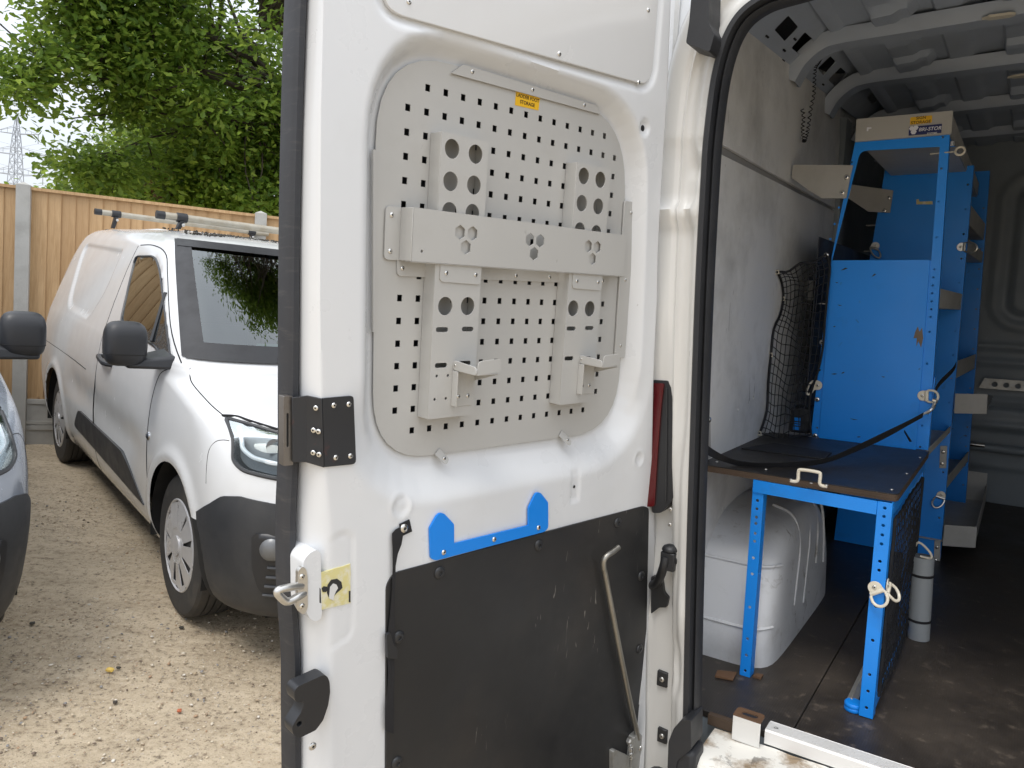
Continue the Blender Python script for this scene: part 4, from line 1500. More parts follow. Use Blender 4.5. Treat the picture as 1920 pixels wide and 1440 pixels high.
ribbon(st, 'webbing', [((726, 1232), (738, 1232), .006), ((728, 1260), (739, 1260), .007), ((726, 1300), (738, 1300), .007), ((722, 1330), (738, 1332), .007), ((722, 1369), (737, 1375), .006)], 0, 'webbing')
b = B()
b.plate(roundpoly([D(*q, RIM + .008) for q in ((722, 1188), (729, 1184), (735, 1206), (743, 1216), (742, 1234), (724, 1232))], .002, 2), [], dmap, RIM + .007, RIM + .013)
st.add('buckle', b, 'black_plastic', bevel=.001)

# steel stay rod with its hinge bracket and spring
rod = Thing('stay_rod', 'bent bare steel stay rod leaning against the black door liner above its spring bracket', 'rod', DOOR, D3(1190, 1400, .05))
rp = [D3(1160, 1026, .060), D3(1150, 1034, .060), D3(1138, 1042, .058), D3(1132, 1052, .056), D3(1132, 1066, .054), D3(1136, 1084, .052), D3(1158, 1200, .050), D3(1180, 1310, .048), D3(1197, 1385, .046)]
b = B()
b.tube(smooth_path(rp, 6), .0064, 12)
rod.add('rod', b, 'rod_steel')
b = B()
b.plate(roundpoly([D(*q, .05) for q in ((1188, 1384), (1200, 1374), (1209, 1386), (1219, 1440), (1222, 1500), (1180, 1500), (1184, 1430))], .006, 3), [], dmap, RIM + .004, .050)
br = rod.add('hinge_bracket', b, 'galvanised', bevel=.002)
b = B()
b.plate(roundpoly([D(*q, .05) for q in ((1152, 1411), (1157, 1408), (1183, 1420), (1184, 1500), (1152, 1500))], .004, 3), [], dmap, RIM + .004, .046)
rod.add('side_plate', b, 'galvanised', bevel=.0012)
b = B()
p0, p1 = Vector(D3(1181, 1392, .058)), Vector(D3(1184, 1424, .054))
hel = []
for k in range(73):
    t = k / 72
    a = 2 * math.pi * 6 * t
    c = p0.lerp(p1, t)
    hel.append((c.x + .0062 * math.cos(a), c.y, c.z + .0062 * math.sin(a)))
b.tube(hel, .0014, 5)
rod.add('spring', b, 'steel')
b = B()
b.lathe([(.006, -.004), (.0095, -.001), (.0095, .006), (.006, .009)], D3(1179, 1388, .060), 2, 6)
rod.add('bolt', b, 'steel')
for (u, v) in ((1203, 1403), (1208, 1419)):
    s_, z_ = D(u, v, .052)
    rod.inst('rivet', RIVET_BIG, (s_, z_, .050), None, None, scale=.9)

# ------------------------------------------------------------------ THINGS INSIDE THE LOAD BAY (van frame)
# workbench
TZ = -.452
bench = Thing('workbench', 'blue steel workbench with a black plywood top over the white wheel arch', 'workbench', VAN, (-.48, 2.33, -1.0))
fl_, fr_ = V(1312, 882, 2, TZ), V(1674, 940, 2, TZ)
y0, yb = float(fr_[1]), 2.72
yl = float(fl_[1])
xr = -.222
b = B()
top = roundpoly([(-.718, yl), (xr, y0 - .002), (xr - .002, yb), (-.718, yb)], [.002, .022, .002, .002], 6)
b.plate(top, [], lambda a, c, h: (a, c, h), TZ + .0165, TZ + .0185)
tp = bench.add('bench_top', b, 'bench_ply', smooth=0)
b = B()
for k in range(5):
    ins = .0006 if k % 2 else 0
    b.plate(roundpoly([(-.718, yl + ins), (xr - ins, y0 - .002 + ins), (xr - .002 - ins, yb), (-.718, yb)], [.002, .022, .002, .002], 6), [], lambda a, c, h: (a, c, h), TZ + .0032 * k, TZ + .0032 * (k + 1) - .0004)
bench.add('ply_edge', b, 'ply_edge', parent=tp, smooth=0)
# mitred slotted angle legs and rails
def angle_leg(x0, x1, y, zt, zb, side, holes_at):
    """front flange between x0 and x1 at depth y, second flange going back on the given side"""
    b = B()
    hs = [circle((( x0 + x1) / 2, z), .0040, 8) for z in holes_at]
    b.plate([(x0, zb), (x1, zb), (x1, zt), (x0, zt)], hs, lambda a, c, h: (a, h, c), y, y + .0028)
    xs = (x1 - .0028, x1) if side > 0 else (x0, x0 + .0028)
    hs2 = [circle((y + .02, z), .0040, 8) for z in holes_at[::2]]
    b.plate([(y + .003, zb), (y + .036, zb), (y + .036, zt), (y + .003, zt)], hs2, lambda a, c, h: (h, a, c), xs[0], xs[1])
    return b
yl1 = 2.002
def pz(u, v):
    q = V(u, v, 1, yl1)
    return float(q[0]), float(q[2])
lx0, lx1 = pz(1398, 1200)[0] - .0045, pz(1418, 1200)[0] + .002
hz = [pz(1424, v)[1] for v in (924, 941, 957, 973, 985, 1004, 1019, 1051, 1082, 1146, 1207, 1239, 1269)]
l1 = bench.add('leg', angle_leg(-.5675, -.5385, yl1 + .01, TZ - .001, -.9985, 1, hz), 'bench_blue', bevel=.0006, segs=1)
hz = [pz(1655, v)[1] for v in (950, 966, 983, 1001, 1018, 1051, 1068, 1137, 1202, 1268, 1300, 1332)]
l2 = bench.add('leg', angle_leg(-.262, -.2295, yl1 - .012, TZ - .001, -.9985, 1, hz), 'bench_blue', bevel=.0006, segs=1)
l3 = bench.add('leg', angle_leg(-.262, -.2295, 2.655, TZ - .001, -.9985, 1, hz[::2]), 'bench_blue', bevel=.0006, segs=1)
l4 = bench.add('leg', angle_leg(-.5675, -.5385, 2.655, TZ - .001, -.9985, 1, hz[::2]), 'bench_blue', bevel=.0006, segs=1)
b = B()
b.plate([(-.567, TZ - .034), (-.2625, TZ - .034), (-.2625, TZ - .001), (-.567, TZ - .001)], [], lambda a, c, h: (a, yl1 + (.0065 - .02 * (a + .567) / .305) + h, c), 0, .0028)
bench.add('front_rail', b, 'bench_blue', bevel=.0006, segs=1)
b = B()
b.box((-.2322, yl1 + .026, TZ - .036), (-.2294, 2.69, TZ - .002))
bench.add('side_rail', b, 'bench_blue', bevel=.0006, segs=1)
bench.add('side_rail', B().box((-.2322, yl1 + .026, -.985), (-.2294, 2.65, -.955)), 'bench_blue', bevel=.0006, segs=1)
bench.add('back_rail', B().box((-.56, 2.69, TZ - .036), (-.235, 2.693, TZ - .002)), 'bench_blue')
# white grab handle bolted through the top
def hp_(u, v, z):
    q = V(u, v, 2, z)
    return Vector(q)
a0, a1 = hp_(1491, 905, TZ + .019), hp_(1541, 913, TZ + .019)
up = Vector((0, 0, 1))
t_ = (a1 - a0).normalized()
path = [a0 - t_ * .012, a0, a0 + t_ * .006 + up * .006, a0 + t_ * .006 + up * .026, a0 + t_ * .012 + up * .032, a1 - t_ * .012 + up * .032, a1 - t_ * .006 + up * .026, a1 - t_ * .006 + up * .006, a1, a1 + t_ * .012]
gh = bench.add('grab_handle', B().tube([p + up * .003 for p in smooth_path(path, 4)], .0042, 8), 'ring_white')
for q in (a0 - t_ * .010, a1 + t_ * .010):
    bench.inst('screw', SCREW, tuple(q + up * .0058), None, gh, scale=.75)
for (u, v) in ((1436, 880), (1521, 906), (1344, 866), (1672, 918), (1725, 858), (1700, 888)):
    q = hp_(u, v, TZ + .0186)
    bench.inst('screw', SCREW, (q.x, q.y, TZ + .0184), None, tp, scale=.7)
# twin lashing rings on the right leg
def d_ring(th, c, nrm, side, drop, mat='ring_white', r=.026, parent=None, wire=.0037, plate=True):
    """half-round saddle plate with a D shaped wire ring; c plate centre, nrm outward, side the direction the ring lies"""
    nrm, side, drop = Vector(nrm).normalized(), Vector(side).normalized(), Vector(drop).normalized()
    c = Vector(c)
    o = None
    if plate:
        b = B()
        outl = [(-.016, -.004)] + [(.0165 * math.cos(a), .006 + .0165 * math.sin(a)) for a in [R(180 - 180 * k / 10) for k in range(11)]] + [(.016, -.004)]
        vv = drop.cross(nrm) if abs(drop.dot(side)) > .9 else drop
        ax_u = side.cross(nrm)
        b.plate([(x, z) for x, z in outl], [], lambda a, h, k: tuple(c + ax_u * a - side * h + nrm * k), 0, .0022)
        b.tube([c + side * .004 + ax_u * -.017 + nrm * .003, c + side * .004 + ax_u * .017 + nrm * .003], .0058, 8)
        o = th.add('ring_plate', b, mat, parent=parent, bevel=.0006, segs=1)
        th.inst('screw', SCREW, tuple(c - side * .008 + nrm * .0022), nrm.to_track_quat('Z', 'Y').to_matrix(), o, scale=.85)
    ax_u = side.cross(nrm)
    h0 = c + side * .004 + nrm * .003
    pts = [h0 - ax_u * .0145]
    for k in range(13):
        a = R(180 * k / 12)
        pts.append(h0 + drop * (r * .55 + r * .75 * math.sin(a)) - ax_u * (.0185 * math.cos(a)) + nrm * .002)
    pts.append(h0 + ax_u * .0145)
    th.add('ring', B().tube(smooth_path(pts, 2, True), wire, 8, closed=True), mat, parent=o or parent)
    return o
c0 = V(1642, 1103, 1, yl1 - .014)
d_ring(bench, (c0[0] + .002, yl1 - .014, c0[2] - .004), (0, -1, 0), (.55, 0, -.83), (.55, -.35, -.9), parent=l2)
d_ring(bench, (-.2275, yl1 + .010, c0[2] + .002), (1, 0, 0), (0, .5, -.86), (.7, .3, -.75), parent=l2)
# galvanised foot track with a blue end plug
q0, q1 = V(1594, 1322, 2, -.99), V(1622, 1262, 2, -.99)
dr = Vector((q1[0] - q0[0], q1[1] - q0[1], 0)).normalized()
b = B()
f0 = Vector((q0[0], q0[1] + .01, -.988))
b.tube([f0, f0 + dr * .42], .013, 4)
bench.add('foot_track', b, 'galvanised', bevel=.001)
q = V(1600, 1331, 2, -1.0)
bench.add('end_plug', B().lathe([(.021, 0), (.0225, .002), (.0225, .008), (.0212, .010), (.0225, .012), (.0225, .018), (.020, .021), (.015, .0215)], (q[0], q[1], -.9995), 2, 20), 'plate_blue')
# rust plates at the feet and a scrap of wood
b = B()
b.plate([(-.533, 2.02), (-.512, 2.02), (-.512, 2.045), (-.53, 2.04)], [], lambda a, c, h: (a, c, h), -.9985, -.993)
bench.add('foot_plate', b, 'rust', parent=l1)
tq = [V(u, v, 2, -.998) for u, v in ((1345, 1259), (1382, 1263), (1374, 1277), (1340, 1270))]
tb = Thing('wood_scrap', 'small brown scrap lying on the black floor before the wheel arch', 'scrap', VAN, (float(tq[0][0]), float(tq[0][1]), -.999))
b = B()
b.plate([(float(q[0]), float(q[1])) for q in tq], [], lambda a, c, h: (a, c, h), -.9985, -.993)
tb.add('scrap', b, 'rust', bevel=.001)

# black side net on the bench
def net_mesh(P, th_, name, r, kind_mat='net_cord', border=.004, parent=None):
    """P[i][j] grid of knots; cords follow rows and columns"""
    b = B()
    n, m = len(P), len(P[0])
    for i in range(n):
        b.tube(P[i], r, 4, cap=False)
    for j in range(m):
        b.tube([P[i][j] for i in range(n)], r, 4, cap=False)
    o = th_.add(name, b, kind_mat, parent=parent)
    edge = P[0][:-1] + [P[i][-1] for i in range(n - 1)] + list(reversed(P[-1][1:])) + [P[i][0] for i in range(n - 1, 0, -1)]
    th_.add('border_cord', B().tube(edge, border, 6, closed=True), kind_mat, parent=parent)
    return o
sn = Thing('side_net', 'black net stretched between the right legs of the blue workbench', 'net', VAN, (-.226, 2.3, -.98))
P = []
for i in range(19):
    t = i / 18
    row = []
    for j in range(22):
        s_ = j / 21
        row.append((-.226 + .006 * math.sin(t * 9 + s_ * 3) * math.sin(s_ * 3.1), 2.035 + .60 * s_ + .004 * math.sin(i * 1.7), -.955 + .455 * t - .008 * math.sin(s_ * 3.14) + .004 * math.sin(j * 2.3)))
    P.append(row)
net_mesh(P, sn, 'netting', .0013, border=.0035)

# cargo net between the wall and the blue shelving
NL = [(1425, 812), (1438, 770), (1441, 715), (1446, 665), (1451, 618), (1463, 590), (1469, 560), (1466, 530), (1458, 510)]
NR = [(1521, 815), (1517, 775), (1521, 735), (1534, 695), (1543, 650), (1547, 600), (1552, 545), (1556, 500), (1549, 477)]
cn2 = Thing('cargo_net', 'sagging black cargo net hooked between the white wall and the blue shelving', 'net', VAN, (-.65, 2.70, -.43))
L3 = smooth_path([V(u, v, 0, WALL + .006) for u, v in NL], 3)
R3 = smooth_path([V(u, v, 1, 2.72) for u, v in NR], 3)
P = []
for i, (a, c) in enumerate(zip(L3, R3)):
    row = []
    for j in range(11):
        s_ = j / 10
        q = a.lerp(c, s_)
        sag = math.sin(s_ * math.pi)
        row.append((q.x, q.y - .028 * sag * (1 + .3 * math.sin(i * .5)), q.z + .010 * math.sin(i * .9 + j) * sag - .012 * sag))
    P.append(row)
net_mesh(P, cn2, 'netting', .0015, border=.0042)
for k in (0, 9, 18, 24):
    k = min(k, len(L3) - 1)
    q = L3[k]
    b = B()
    b.tube([(WALL, q.y, q.z + .004), (q.x + .004, q.y - .006, q.z + .006), (q.x + .006, q.y - .004, q.z - .006), (WALL, q.y, q.z - .006)], .0022, 6)
    cn2.add('hook', b, 'ring_white')

# small blue bin in the corner behind the net
bn = Thing('tool_case', 'small black and blue case standing behind the cargo net', 'case', VAN, (-.635, 2.80, TZ + .02))
b = B()
b.box((-.668, 2.76, TZ + .0195), (-.60, 2.86, TZ + .11))
bn.add('body', b, 'black_plastic', bevel=.008)
b = B()
for k in range(3):
    b.box((-.652, 2.755, TZ + .030 + k * .016), (-.630, 2.761, TZ + .042 + k * .016))
bn.add('blue_clip', b, 'shelf_blue', bevel=.001)

# ---------------- shelving unit
sh = Thing('shelving_unit', 'tall blue steel shelving along the left wall under a grey header box', 'shelving', VAN, (-.40, 3.4, -1.0))
FY = 2.74
def fpt(u, v, y=FY):
    q = V(u, v, 1, y)
    return float(q[0]), float(q[2])
outer = [(-.588, TZ + .019), (-.229, TZ + .019), (-.253, .548), (-.523, .548), (-.566, .185)]
win = roundpoly([fpt(1560, 489), fpt(1746, 489), fpt(1762, 275), fpt(1613, 283)], [.002, .002, .003, .020], 4)
dots = [(1768, 257), (1765, 316), (1760, 378), (1756, 445), (1752, 505), (1750, 520), (1749, 535), (1748, 550), (1747, 565), (1746, 580), (1745, 594), (1743, 622), (1738, 682), (1733, 735), (1729, 798), (1725, 838),
        (1597, 304), (1573, 389), (1565, 420), (1557, 448), (1537, 694), (1532, 802)]
b = B()
b.plate(outer, [win] + [circle(fpt(u, v), .0036, 8) for u, v in dots], lambda a, c, h: (a, h, c), FY, FY + .003)
ff = sh.add('front_frame', b, 'shelf_blue', smooth=0)
b = B()
b.box((-.2325, FY + .0035, -.43), (-.2295, FY + .045, -.20))
for k in range(1):
    b.hexa([(-.2325, FY + .0035, -.43), (-.2295, FY + .0035, -.43), (-.2295, FY + .045, -.43), (-.2325, FY + .045, -.43)],
           [(-.2565, FY + .0035, .545), (-.2535, FY + .0035, .545), (-.2535, FY + .045, .545), (-.2565, FY + .045, .545)])
sh.add('frame_flange', b, 'shelf_blue', parent=ff)
b = B()
sheet = [fpt(1535, 822, FY - .004), fpt(1717, 849, FY - .004), fpt(1744, 487, FY - .004), fpt(1560, 488, FY - .004)]
b.plate(roundpoly(sheet, .003, 2), [], lambda a, c, h: (a, h, c), FY - .004, FY - .0008)
bsheet = sh.add('blue_sheet', b, 'shelf_blue', bevel=.0008, segs=1)
for (u, v) in ((1532, 749), (1528, 817), (1541, 642), (1549, 478)):
    x, z = fpt(u, v, FY - .003)
    sh.inst('rivet', RIVET_BIG, (x, FY - .001, z), ROT_VAN_BACK, ff, scale=1.0)
# header box with stickers
b = B()
hb = [fpt(1603, 266, FY - .012), fpt(1784, 251, FY - .012), fpt(1787, 207, FY - .012), fpt(1606, 223, FY - .012)]
b.plate(roundpoly(hb, .003, 2), [], lambda a, c, h: (a, h, c), FY - .012, FY - .0005)
hdr = sh.add('header_box', b, 'shelf_grey', bevel=.0015)
b = B()
b.box((-.520, FY + .004, .555), (-.256, 4.25, .558))
b.box((-.256, FY + .004, .56), (-.253, 4.25, .615))
b.box((-.520, FY + .004, .56), (-.517, 4.25, .615))
sh.add('header_tray', b, 'shelf_grey', parent=hdr)
b = B()
sy = [fpt(u, v, FY - .013) for u, v in ((1706, 234), (1747, 230), (1748, 216), (1707, 220))]
b.plate(roundpoly(sy, .003, 2), [], lambda a, c, h: (a, h, c), FY - .0132, FY - .0122)
sty = sh.add('yellow_sticker', b, 'yellow_label', parent=hdr, smooth=0)
b = B()
sb_ = [fpt(u, v, FY - .013) for u, v in ((1703.5, 254.5), (1765, 249), (1766.5, 232), (1704.5, 238))]
b.plate(sb_, [], lambda a, c, h: (a, h, c), FY - .0132, FY - .0122)
stb = sh.add('blue_sticker', b, 'blue_label', parent=hdr, smooth=0)
# emblem on the blue sticker: three joined honeycomb cells
cx_, cz_ = fpt(1713, 243.5, FY - .0135)
b = B()
for (dx, dz, r_) in ((-.006, .005, .0072), (.0055, .006, .0078), (.0005, -.006, .0085)):
    b.plate([(cx_ + dx + r_ * math.cos(R(60 * k)), cz_ + dz + r_ * math.sin(R(60 * k))) for k in range(6)], [], lambda a, c, h: (a, h, c), FY - .0138 - .0001 * (dx > 0) - .0002 * (dz < 0), FY - .0133)
sh.add('emblem', b, 'white_ink', parent=hdr, smooth=0)
rotf = Matrix.Rotation(R(90), 3, 'X')
mx_, mz_ = sum(q[0] for q in sy) / 4, sum(q[1] for q in sy) / 4
text_part(sh, 'lettering', 'SIGN', .0125, (mx_, FY - .0138, mz_ + .0065), rotf, 'ink', parent=hdr)
text_part(sh, 'lettering', 'STORAGE', .0125, (mx_, FY - .0138, mz_ - .0068), rotf, 'ink', parent=hdr)
x, z = fpt(1741, 242, FY - .013)
text_part(sh, 'lettering', 'BRI-STOR', .0148, (x + .004, FY - .0138, z), rotf, 'white_ink', parent=hdr, shear=.15)
x, z = fpt(1752, 247.6, FY - .013)
text_part(sh, 'lettering', 'SYSTEMS', .0072, (x - .006, FY - .0138, z - .0035), rotf, 'white_ink', parent=hdr)
b = B()
x, z = fpt(1629, 242, FY - .013)
b.plate([(x - .006, z - .006), (x - .001, z - .006), (x - .001, z), (x + .008, z + .001), (x + .007, z + .005), (x - .006, z + .006)], [], lambda a, c, h: (a, h, c), FY - .0135, FY - .0122)
sh.add('chipped_spot', b, 'white_ink', parent=hdr)
# end panels further in, and shelves with grey lips
PY2, PY3 = 3.50, 4.28
def end_panel(y, xr0, xr1, ztop, holes_px):
    b = B()
    hs = []
    for k in range(16):
        z = -.92 + k * .095
        xx = xr0 + (xr1 - xr0) * (z + 1.0) / (ztop + 1.0) - .015
        hs.append(circle((xx, z), .004, 8))
    b.plate([(-.62, -.998), (xr0, -.998), (xr1, ztop), (-.545, ztop), (-.575, .20)], hs, lambda a, c, h: (a, h, c), y, y + .003)
    return b
r0, r1 = V(1761, 1062, 1, PY2)[0], V(1826, 310, 1, PY2)[0]
zt = V(1826, 310, 1, PY2)[2]
ep2 = sh.add('end_panel', end_panel(PY2, r0, r1, zt, None), 'shelf_blue', smooth=0)
sh.add('panel_flange', B().hexa([(r0 - .003, PY2 + .0035, -.998), (r0, PY2 + .0035, -.998), (r0, PY2 + .04, -.998), (r0 - .003, PY2 + .04, -.998)],
                                [(r1 - .003, PY2 + .0035, zt), (r1, PY2 + .0035, zt), (r1, PY2 + .04, zt), (r1 - .003, PY2 + .04, zt)]), 'shelf_blue', parent=ep2)
r2, r3 = V(1815, 905, 1, PY3)[0], V(1853, 350, 1, PY3)[0]
z3 = V(1856, 320, 1, PY3)[2]
ep3 = sh.add('end_panel', end_panel(PY3, r2, r3, z3, None), 'shelf_blue', smooth=0)
sh.add('panel_flange', B().hexa([(r2 - .003, PY3 + .0035, -.998), (r2, PY3 + .0035, -.998), (r2, PY3 + .04, -.998), (r2 - .003, PY3 + .04, -.998)],
                                [(r3 - .003, PY3 + .0035, z3), (r3, PY3 + .0035, z3), (r3, PY3 + .04, z3), (r3 - .003, PY3 + .04, z3)]), 'shelf_blue', parent=ep3)
def xedge(y, z):
    a = (z + 1.0) / 1.57
    e1, e2, e3 = -.229 - .025 * a, r0 + (r1 - r0) * a, r2 + (r3 - r2) * a
    return e1 + (e2 - e1) * (y - FY) / (PY2 - FY) if y < PY2 else e2 + (e3 - e2) * (y - PY2) / (PY3 - PY2)
def shelf(ya, yb_, z, lip, mat='shelf_grey', under=True):
    xa, xb = xedge(ya, z) - .002, xedge(yb_, z) - .002
    b = B()
    b.hexa([(xa - .003, ya + .006, z), (xa, ya + .006, z), (xb, yb_ - .002, z), (xb - .003, yb_ - .002, z)],
           [(xa - .003, ya + .006, z + lip), (xa, ya + .006, z + lip), (xb, yb_ - .002, z + lip), (xb - .003, yb_ - .002, z + lip)])
    s = sh.add('shelf_lip', b, mat, bevel=.001, segs=1)
    b = B()
    b.hexa([(-.60, ya + .006, z), (xa - .004, ya + .006, z), (xb - .004, yb_ - .002, z), (-.60, yb_ - .002, z)],
           [(-.60, ya + .006, z + .003), (xa - .004, ya + .006, z + .003), (xb - .004, yb_ - .002, z + .003), (-.60, yb_ - .002, z + .003)])
    sh.add('shelf_deck', b, 'shelf_grey', parent=s)
zl = V(1770, 570, 0, -.245)
shelf(FY, PY2, .020, .062)
shelf(FY, PY2, -.470, .026)
b2 = V(1795, 700, 1, PY2 + .02)
shelf(PY2, PY3, b2[2] - .022, .07)
b2 = V(1840, 430, 1, PY3)
shelf(PY2, PY3, b2[2] - .05, .075)
b2 = V(1782, 912, 1, PY2 + .02)
shelf(PY2, PY3, b2[2] - .015, .05)
shelf(PY2, PY3, .25, .05)
# grey plates standing out from the second end panel: a shelf end and the low tray
def quadplate(px, y, t=.004):
    pts = [(float(V(u, v, 1, y)[0]), float(V(u, v, 1, y)[2])) for u, v in px]
    return pts
b = B()
pq = quadplate([(1791, 738), (1852, 739), (1850, 776), (1789, 775)], PY2 - .02)
b.plate(roundpoly(pq, .002, 2), [], lambda a, c, h: (a, h, c), PY2 - .022, PY2 - .018)
se = sh.add('grey_end_plate', b, 'shelf_grey', bevel=.001)
x1 = pq[1][0]
b = B()
b.box((pq[0][0], PY2 - .0175, pq[2][1]), (x1 - .001, PY3, pq[2][1] + .003))
sh.add('shelf_deck', b, 'shelf_grey', parent=se)
pq = quadplate([(1771, 984), (1832, 988), (1829, 1027), (1767, 1023)], PY2 - .02)
b = B()
b.plate(roundpoly(pq, .002, 2), [], lambda a, c, h: (a, h, c), PY2 - .022, PY2 - .018)
lt = sh.add('low_tray', b, 'shelf_grey', bevel=.001)
xr_, zb_, zt_ = pq[1][0], pq[2][1], pq[1][1]
b = B()
b.box((xr_ - .004, PY2 - .0175, zb_ + .003), (xr_ - .001, PY3 + .1, zt_))
b.box((pq[0][0] - .1, PY3 + .097, zb_ + .003), (xr_ - .0045, PY3 + .1, zt_ + .06))
b.box((pq[0][0] - .1, PY2 - .0175, zb_), (xr_ - .001, PY3 + .1, zb_ + .003))
sh.add('tray_side', b, 'shelf_grey', parent=lt)
# lower panel joint plates, lashing rings
for (u0, v0, u1_, v1) in ((1763, 836, 1776, 878), (1752, 1014, 1764, 1060)):
    q = quadplate([(u0, v0), (u1_, v0), (u1_ - 2, v1), (u0 - 2, v1)], PY2 - .006)
    b = B()
    b.plate(roundpoly(q, .003, 2), [], lambda a, c, h: (a, h, c), PY2 - .005, PY2 - .001)
    o = sh.add('joint_plate', b, 'shelf_grey', bevel=.0008, segs=1)
    for t in (.25, .78):
        sh.inst('rivet', RIVET_BIG, ((q[0][0] + q[1][0]) / 2, PY2 - .005, q[0][1] + (q[3][1] - q[0][1]) * t), ROT_VAN_BACK, o, scale=.9)
def ring_at(u, v, y, side, drop, mat, th=sh, parent=None, r=.026):
    x, z = V(u, v, 1, y)[0], V(u, v, 1, y)[2]
    return d_ring(th, (float(x), y, float(z)), (0, -1, 0), side, drop, mat, parent=parent, r=r)
ring_at(1735, 742, FY - .005, (1, 0, .05), (1, -.25, .05), 'ring_white', parent=ff)
ring_at(1640, 464, PY2 - .003, (-.3, 0, -1), (.45, -.25, -1), 'steel', parent=ep2, r=.034)
ring_at(1806, 463, PY2 - .003, (1, 0, 0), (1, -.3, -.15), 'steel', parent=ep2, r=.036)
ring_at(1764, 931, PY2 - .003, (-.2, 0, -1), (-.35, -.25, -1), 'steel', parent=ep2, r=.034)
ring_at(1529, 722, FY - .005, (-1, 0, 0), (-.55, -.5, -.7), 'ring_white', parent=ff)
# wall fixing gussets: two grey plates tying the unit to the van wall
b = B()
g = [fpt(u, v, FY - .006) for u, v in ((1487, 309), (1600, 310), (1596, 325), (1587, 372), (1541, 372), (1515, 356), (1484, 333))]
b.plate(roundpoly(g, .003, 2), [], lambda a, c, h: (a, h, c), FY - .008, FY - .004)
gs = sh.add('wall_gusset', b, 'shelf_grey', bevel=.001)
for (u, v) in ((1587, 332), (1579, 361)):
    x, z = fpt(u, v, FY - .009)
    sh.inst('rivet', RIVET_BIG, (x, FY - .008, z), ROT_VAN_BACK, gs, scale=1.0)
g = [V(u, v, 1, PY2 - .01) for u, v in ((1560, 340), (1603, 347), (1675, 357), (1669, 399), (1628, 397), (1600, 378), (1560, 352))]
b = B()
b.plate(roundpoly([(float(q[0]), float(q[2])) for q in g], .003, 2), [], lambda a, c, h: (a, h, c), PY2 - .012, PY2 - .008)
gs = sh.add('wall_gusset', b, 'shelf_grey', bevel=.001)
for (u, v) in ((1666, 371), (1658, 395)):
    q = V(u, v, 1, PY2 - .013)
    sh.inst('rivet', RIVET_BIG, (float(q[0]), PY2 - .012, float(q[2])), ROT_VAN_BACK, gs, scale=1.0)
b = B()
g = [fpt(u, v, 3.1) for u, v in ((1487, 524), (1525, 526), (1525, 563), (1489, 562))]
b.plate(g, [], lambda a, c, h: (a, h, c), 3.098, 3.102)
sh.add('wall_gusset', b, 'shelf_grey')
b = B()
q = [V(u, v, 1, PY2 - .003) for u, v in ((1718, 374), (1722, 373), (1724, 378), (1748, 377), (1749, 383), (1718, 383))]
b.plate([(float(p[0]), float(p[2])) for p in q], [], lambda a, c, h: (a, h, c), PY2 - .0012, PY2 - .0004)
sh.add('torn_label', b, 'worn_label', parent=ep2)
# eye bolt and chrome cap at the top right of the frame
x, z = fpt(1781, 286)
b = B()
b.tube([(x - .055, FY + .02, z + .003), (x + .012, FY - .01, z)], .0022, 6)
b.tube([(x + .028 + .0125 * math.cos(R(20 * k)), FY - .012 + .004 * math.sin(R(20 * k)), z + .0125 * math.sin(R(20 * k))) for k in range(18)], .0035, 6, closed=True)
sh.add('eye_bolt', b, 'ring_white', parent=ff)
x, z = fpt(1786, 267)
sh.add('chrome_cap', B().lathe([(.010, 0), (.010, .014), (.006, .016), (.004, .020)], (x - .002, FY + .012, z - .010), 2, 10), 'bright_steel', parent=ff)
# back panel of the unit so the shelves are closed to the wall
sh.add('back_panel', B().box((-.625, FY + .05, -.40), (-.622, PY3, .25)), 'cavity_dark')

# grey plastic tube strapped to the shelving
tu = Thing('pipe_holder', 'short grey plastic pipe strapped upright to the back leg of the workbench', 'pipe', VAN, (-.20, 2.60, -.99))
q0, q1 = V(1731, 1043, 1, 2.60), V(1722, 1196, 1, 2.60)
p0, p1 = Vector(q0), Vector(q1)
dirv = (p1 - p0).normalized()
b = B()
rot = dirv.to_track_quat('Z', 'Y').to_matrix()
L_ = (p1 - p0).length
b.lathe([(.028, 0), (.031, 0), (.031, L_), (.028, L_), (.028, 0)], tuple(p0), 2, 24, rot)
tu.add('pipe', b, 'pvc_grey')
for t in (.22, .77):
    c = p0.lerp(p1, t)
    b = B()
    b.lathe([(.0316, -.004), (.0330, -.003), (.0330, .003), (.0316, .004)], tuple(c), 2, 24, rot)
    b.box((c.x - .052, c.y + .004, c.z - .002), (c.x - .028, c.y + .008, c.z + .006))
    tu.add('cable_tie', b, 'webbing')
x0 = p0 + Vector((-.012, 0, .0))
tu.add('white_ring', B().tube(smooth_path([(x0.x - .018, x0.y - .01, x0.z + .012), (x0.x - .002, x0.y - .02, x0.z + .046), (x0.x + .030, x0.y - .02, x0.z + .022), (x0.x + .034, x0.y - .02, x0.z + .004), (x0.x + .005, x0.y - .02, x0.z + .004)], 4), .0035, 8), 'ring_white')

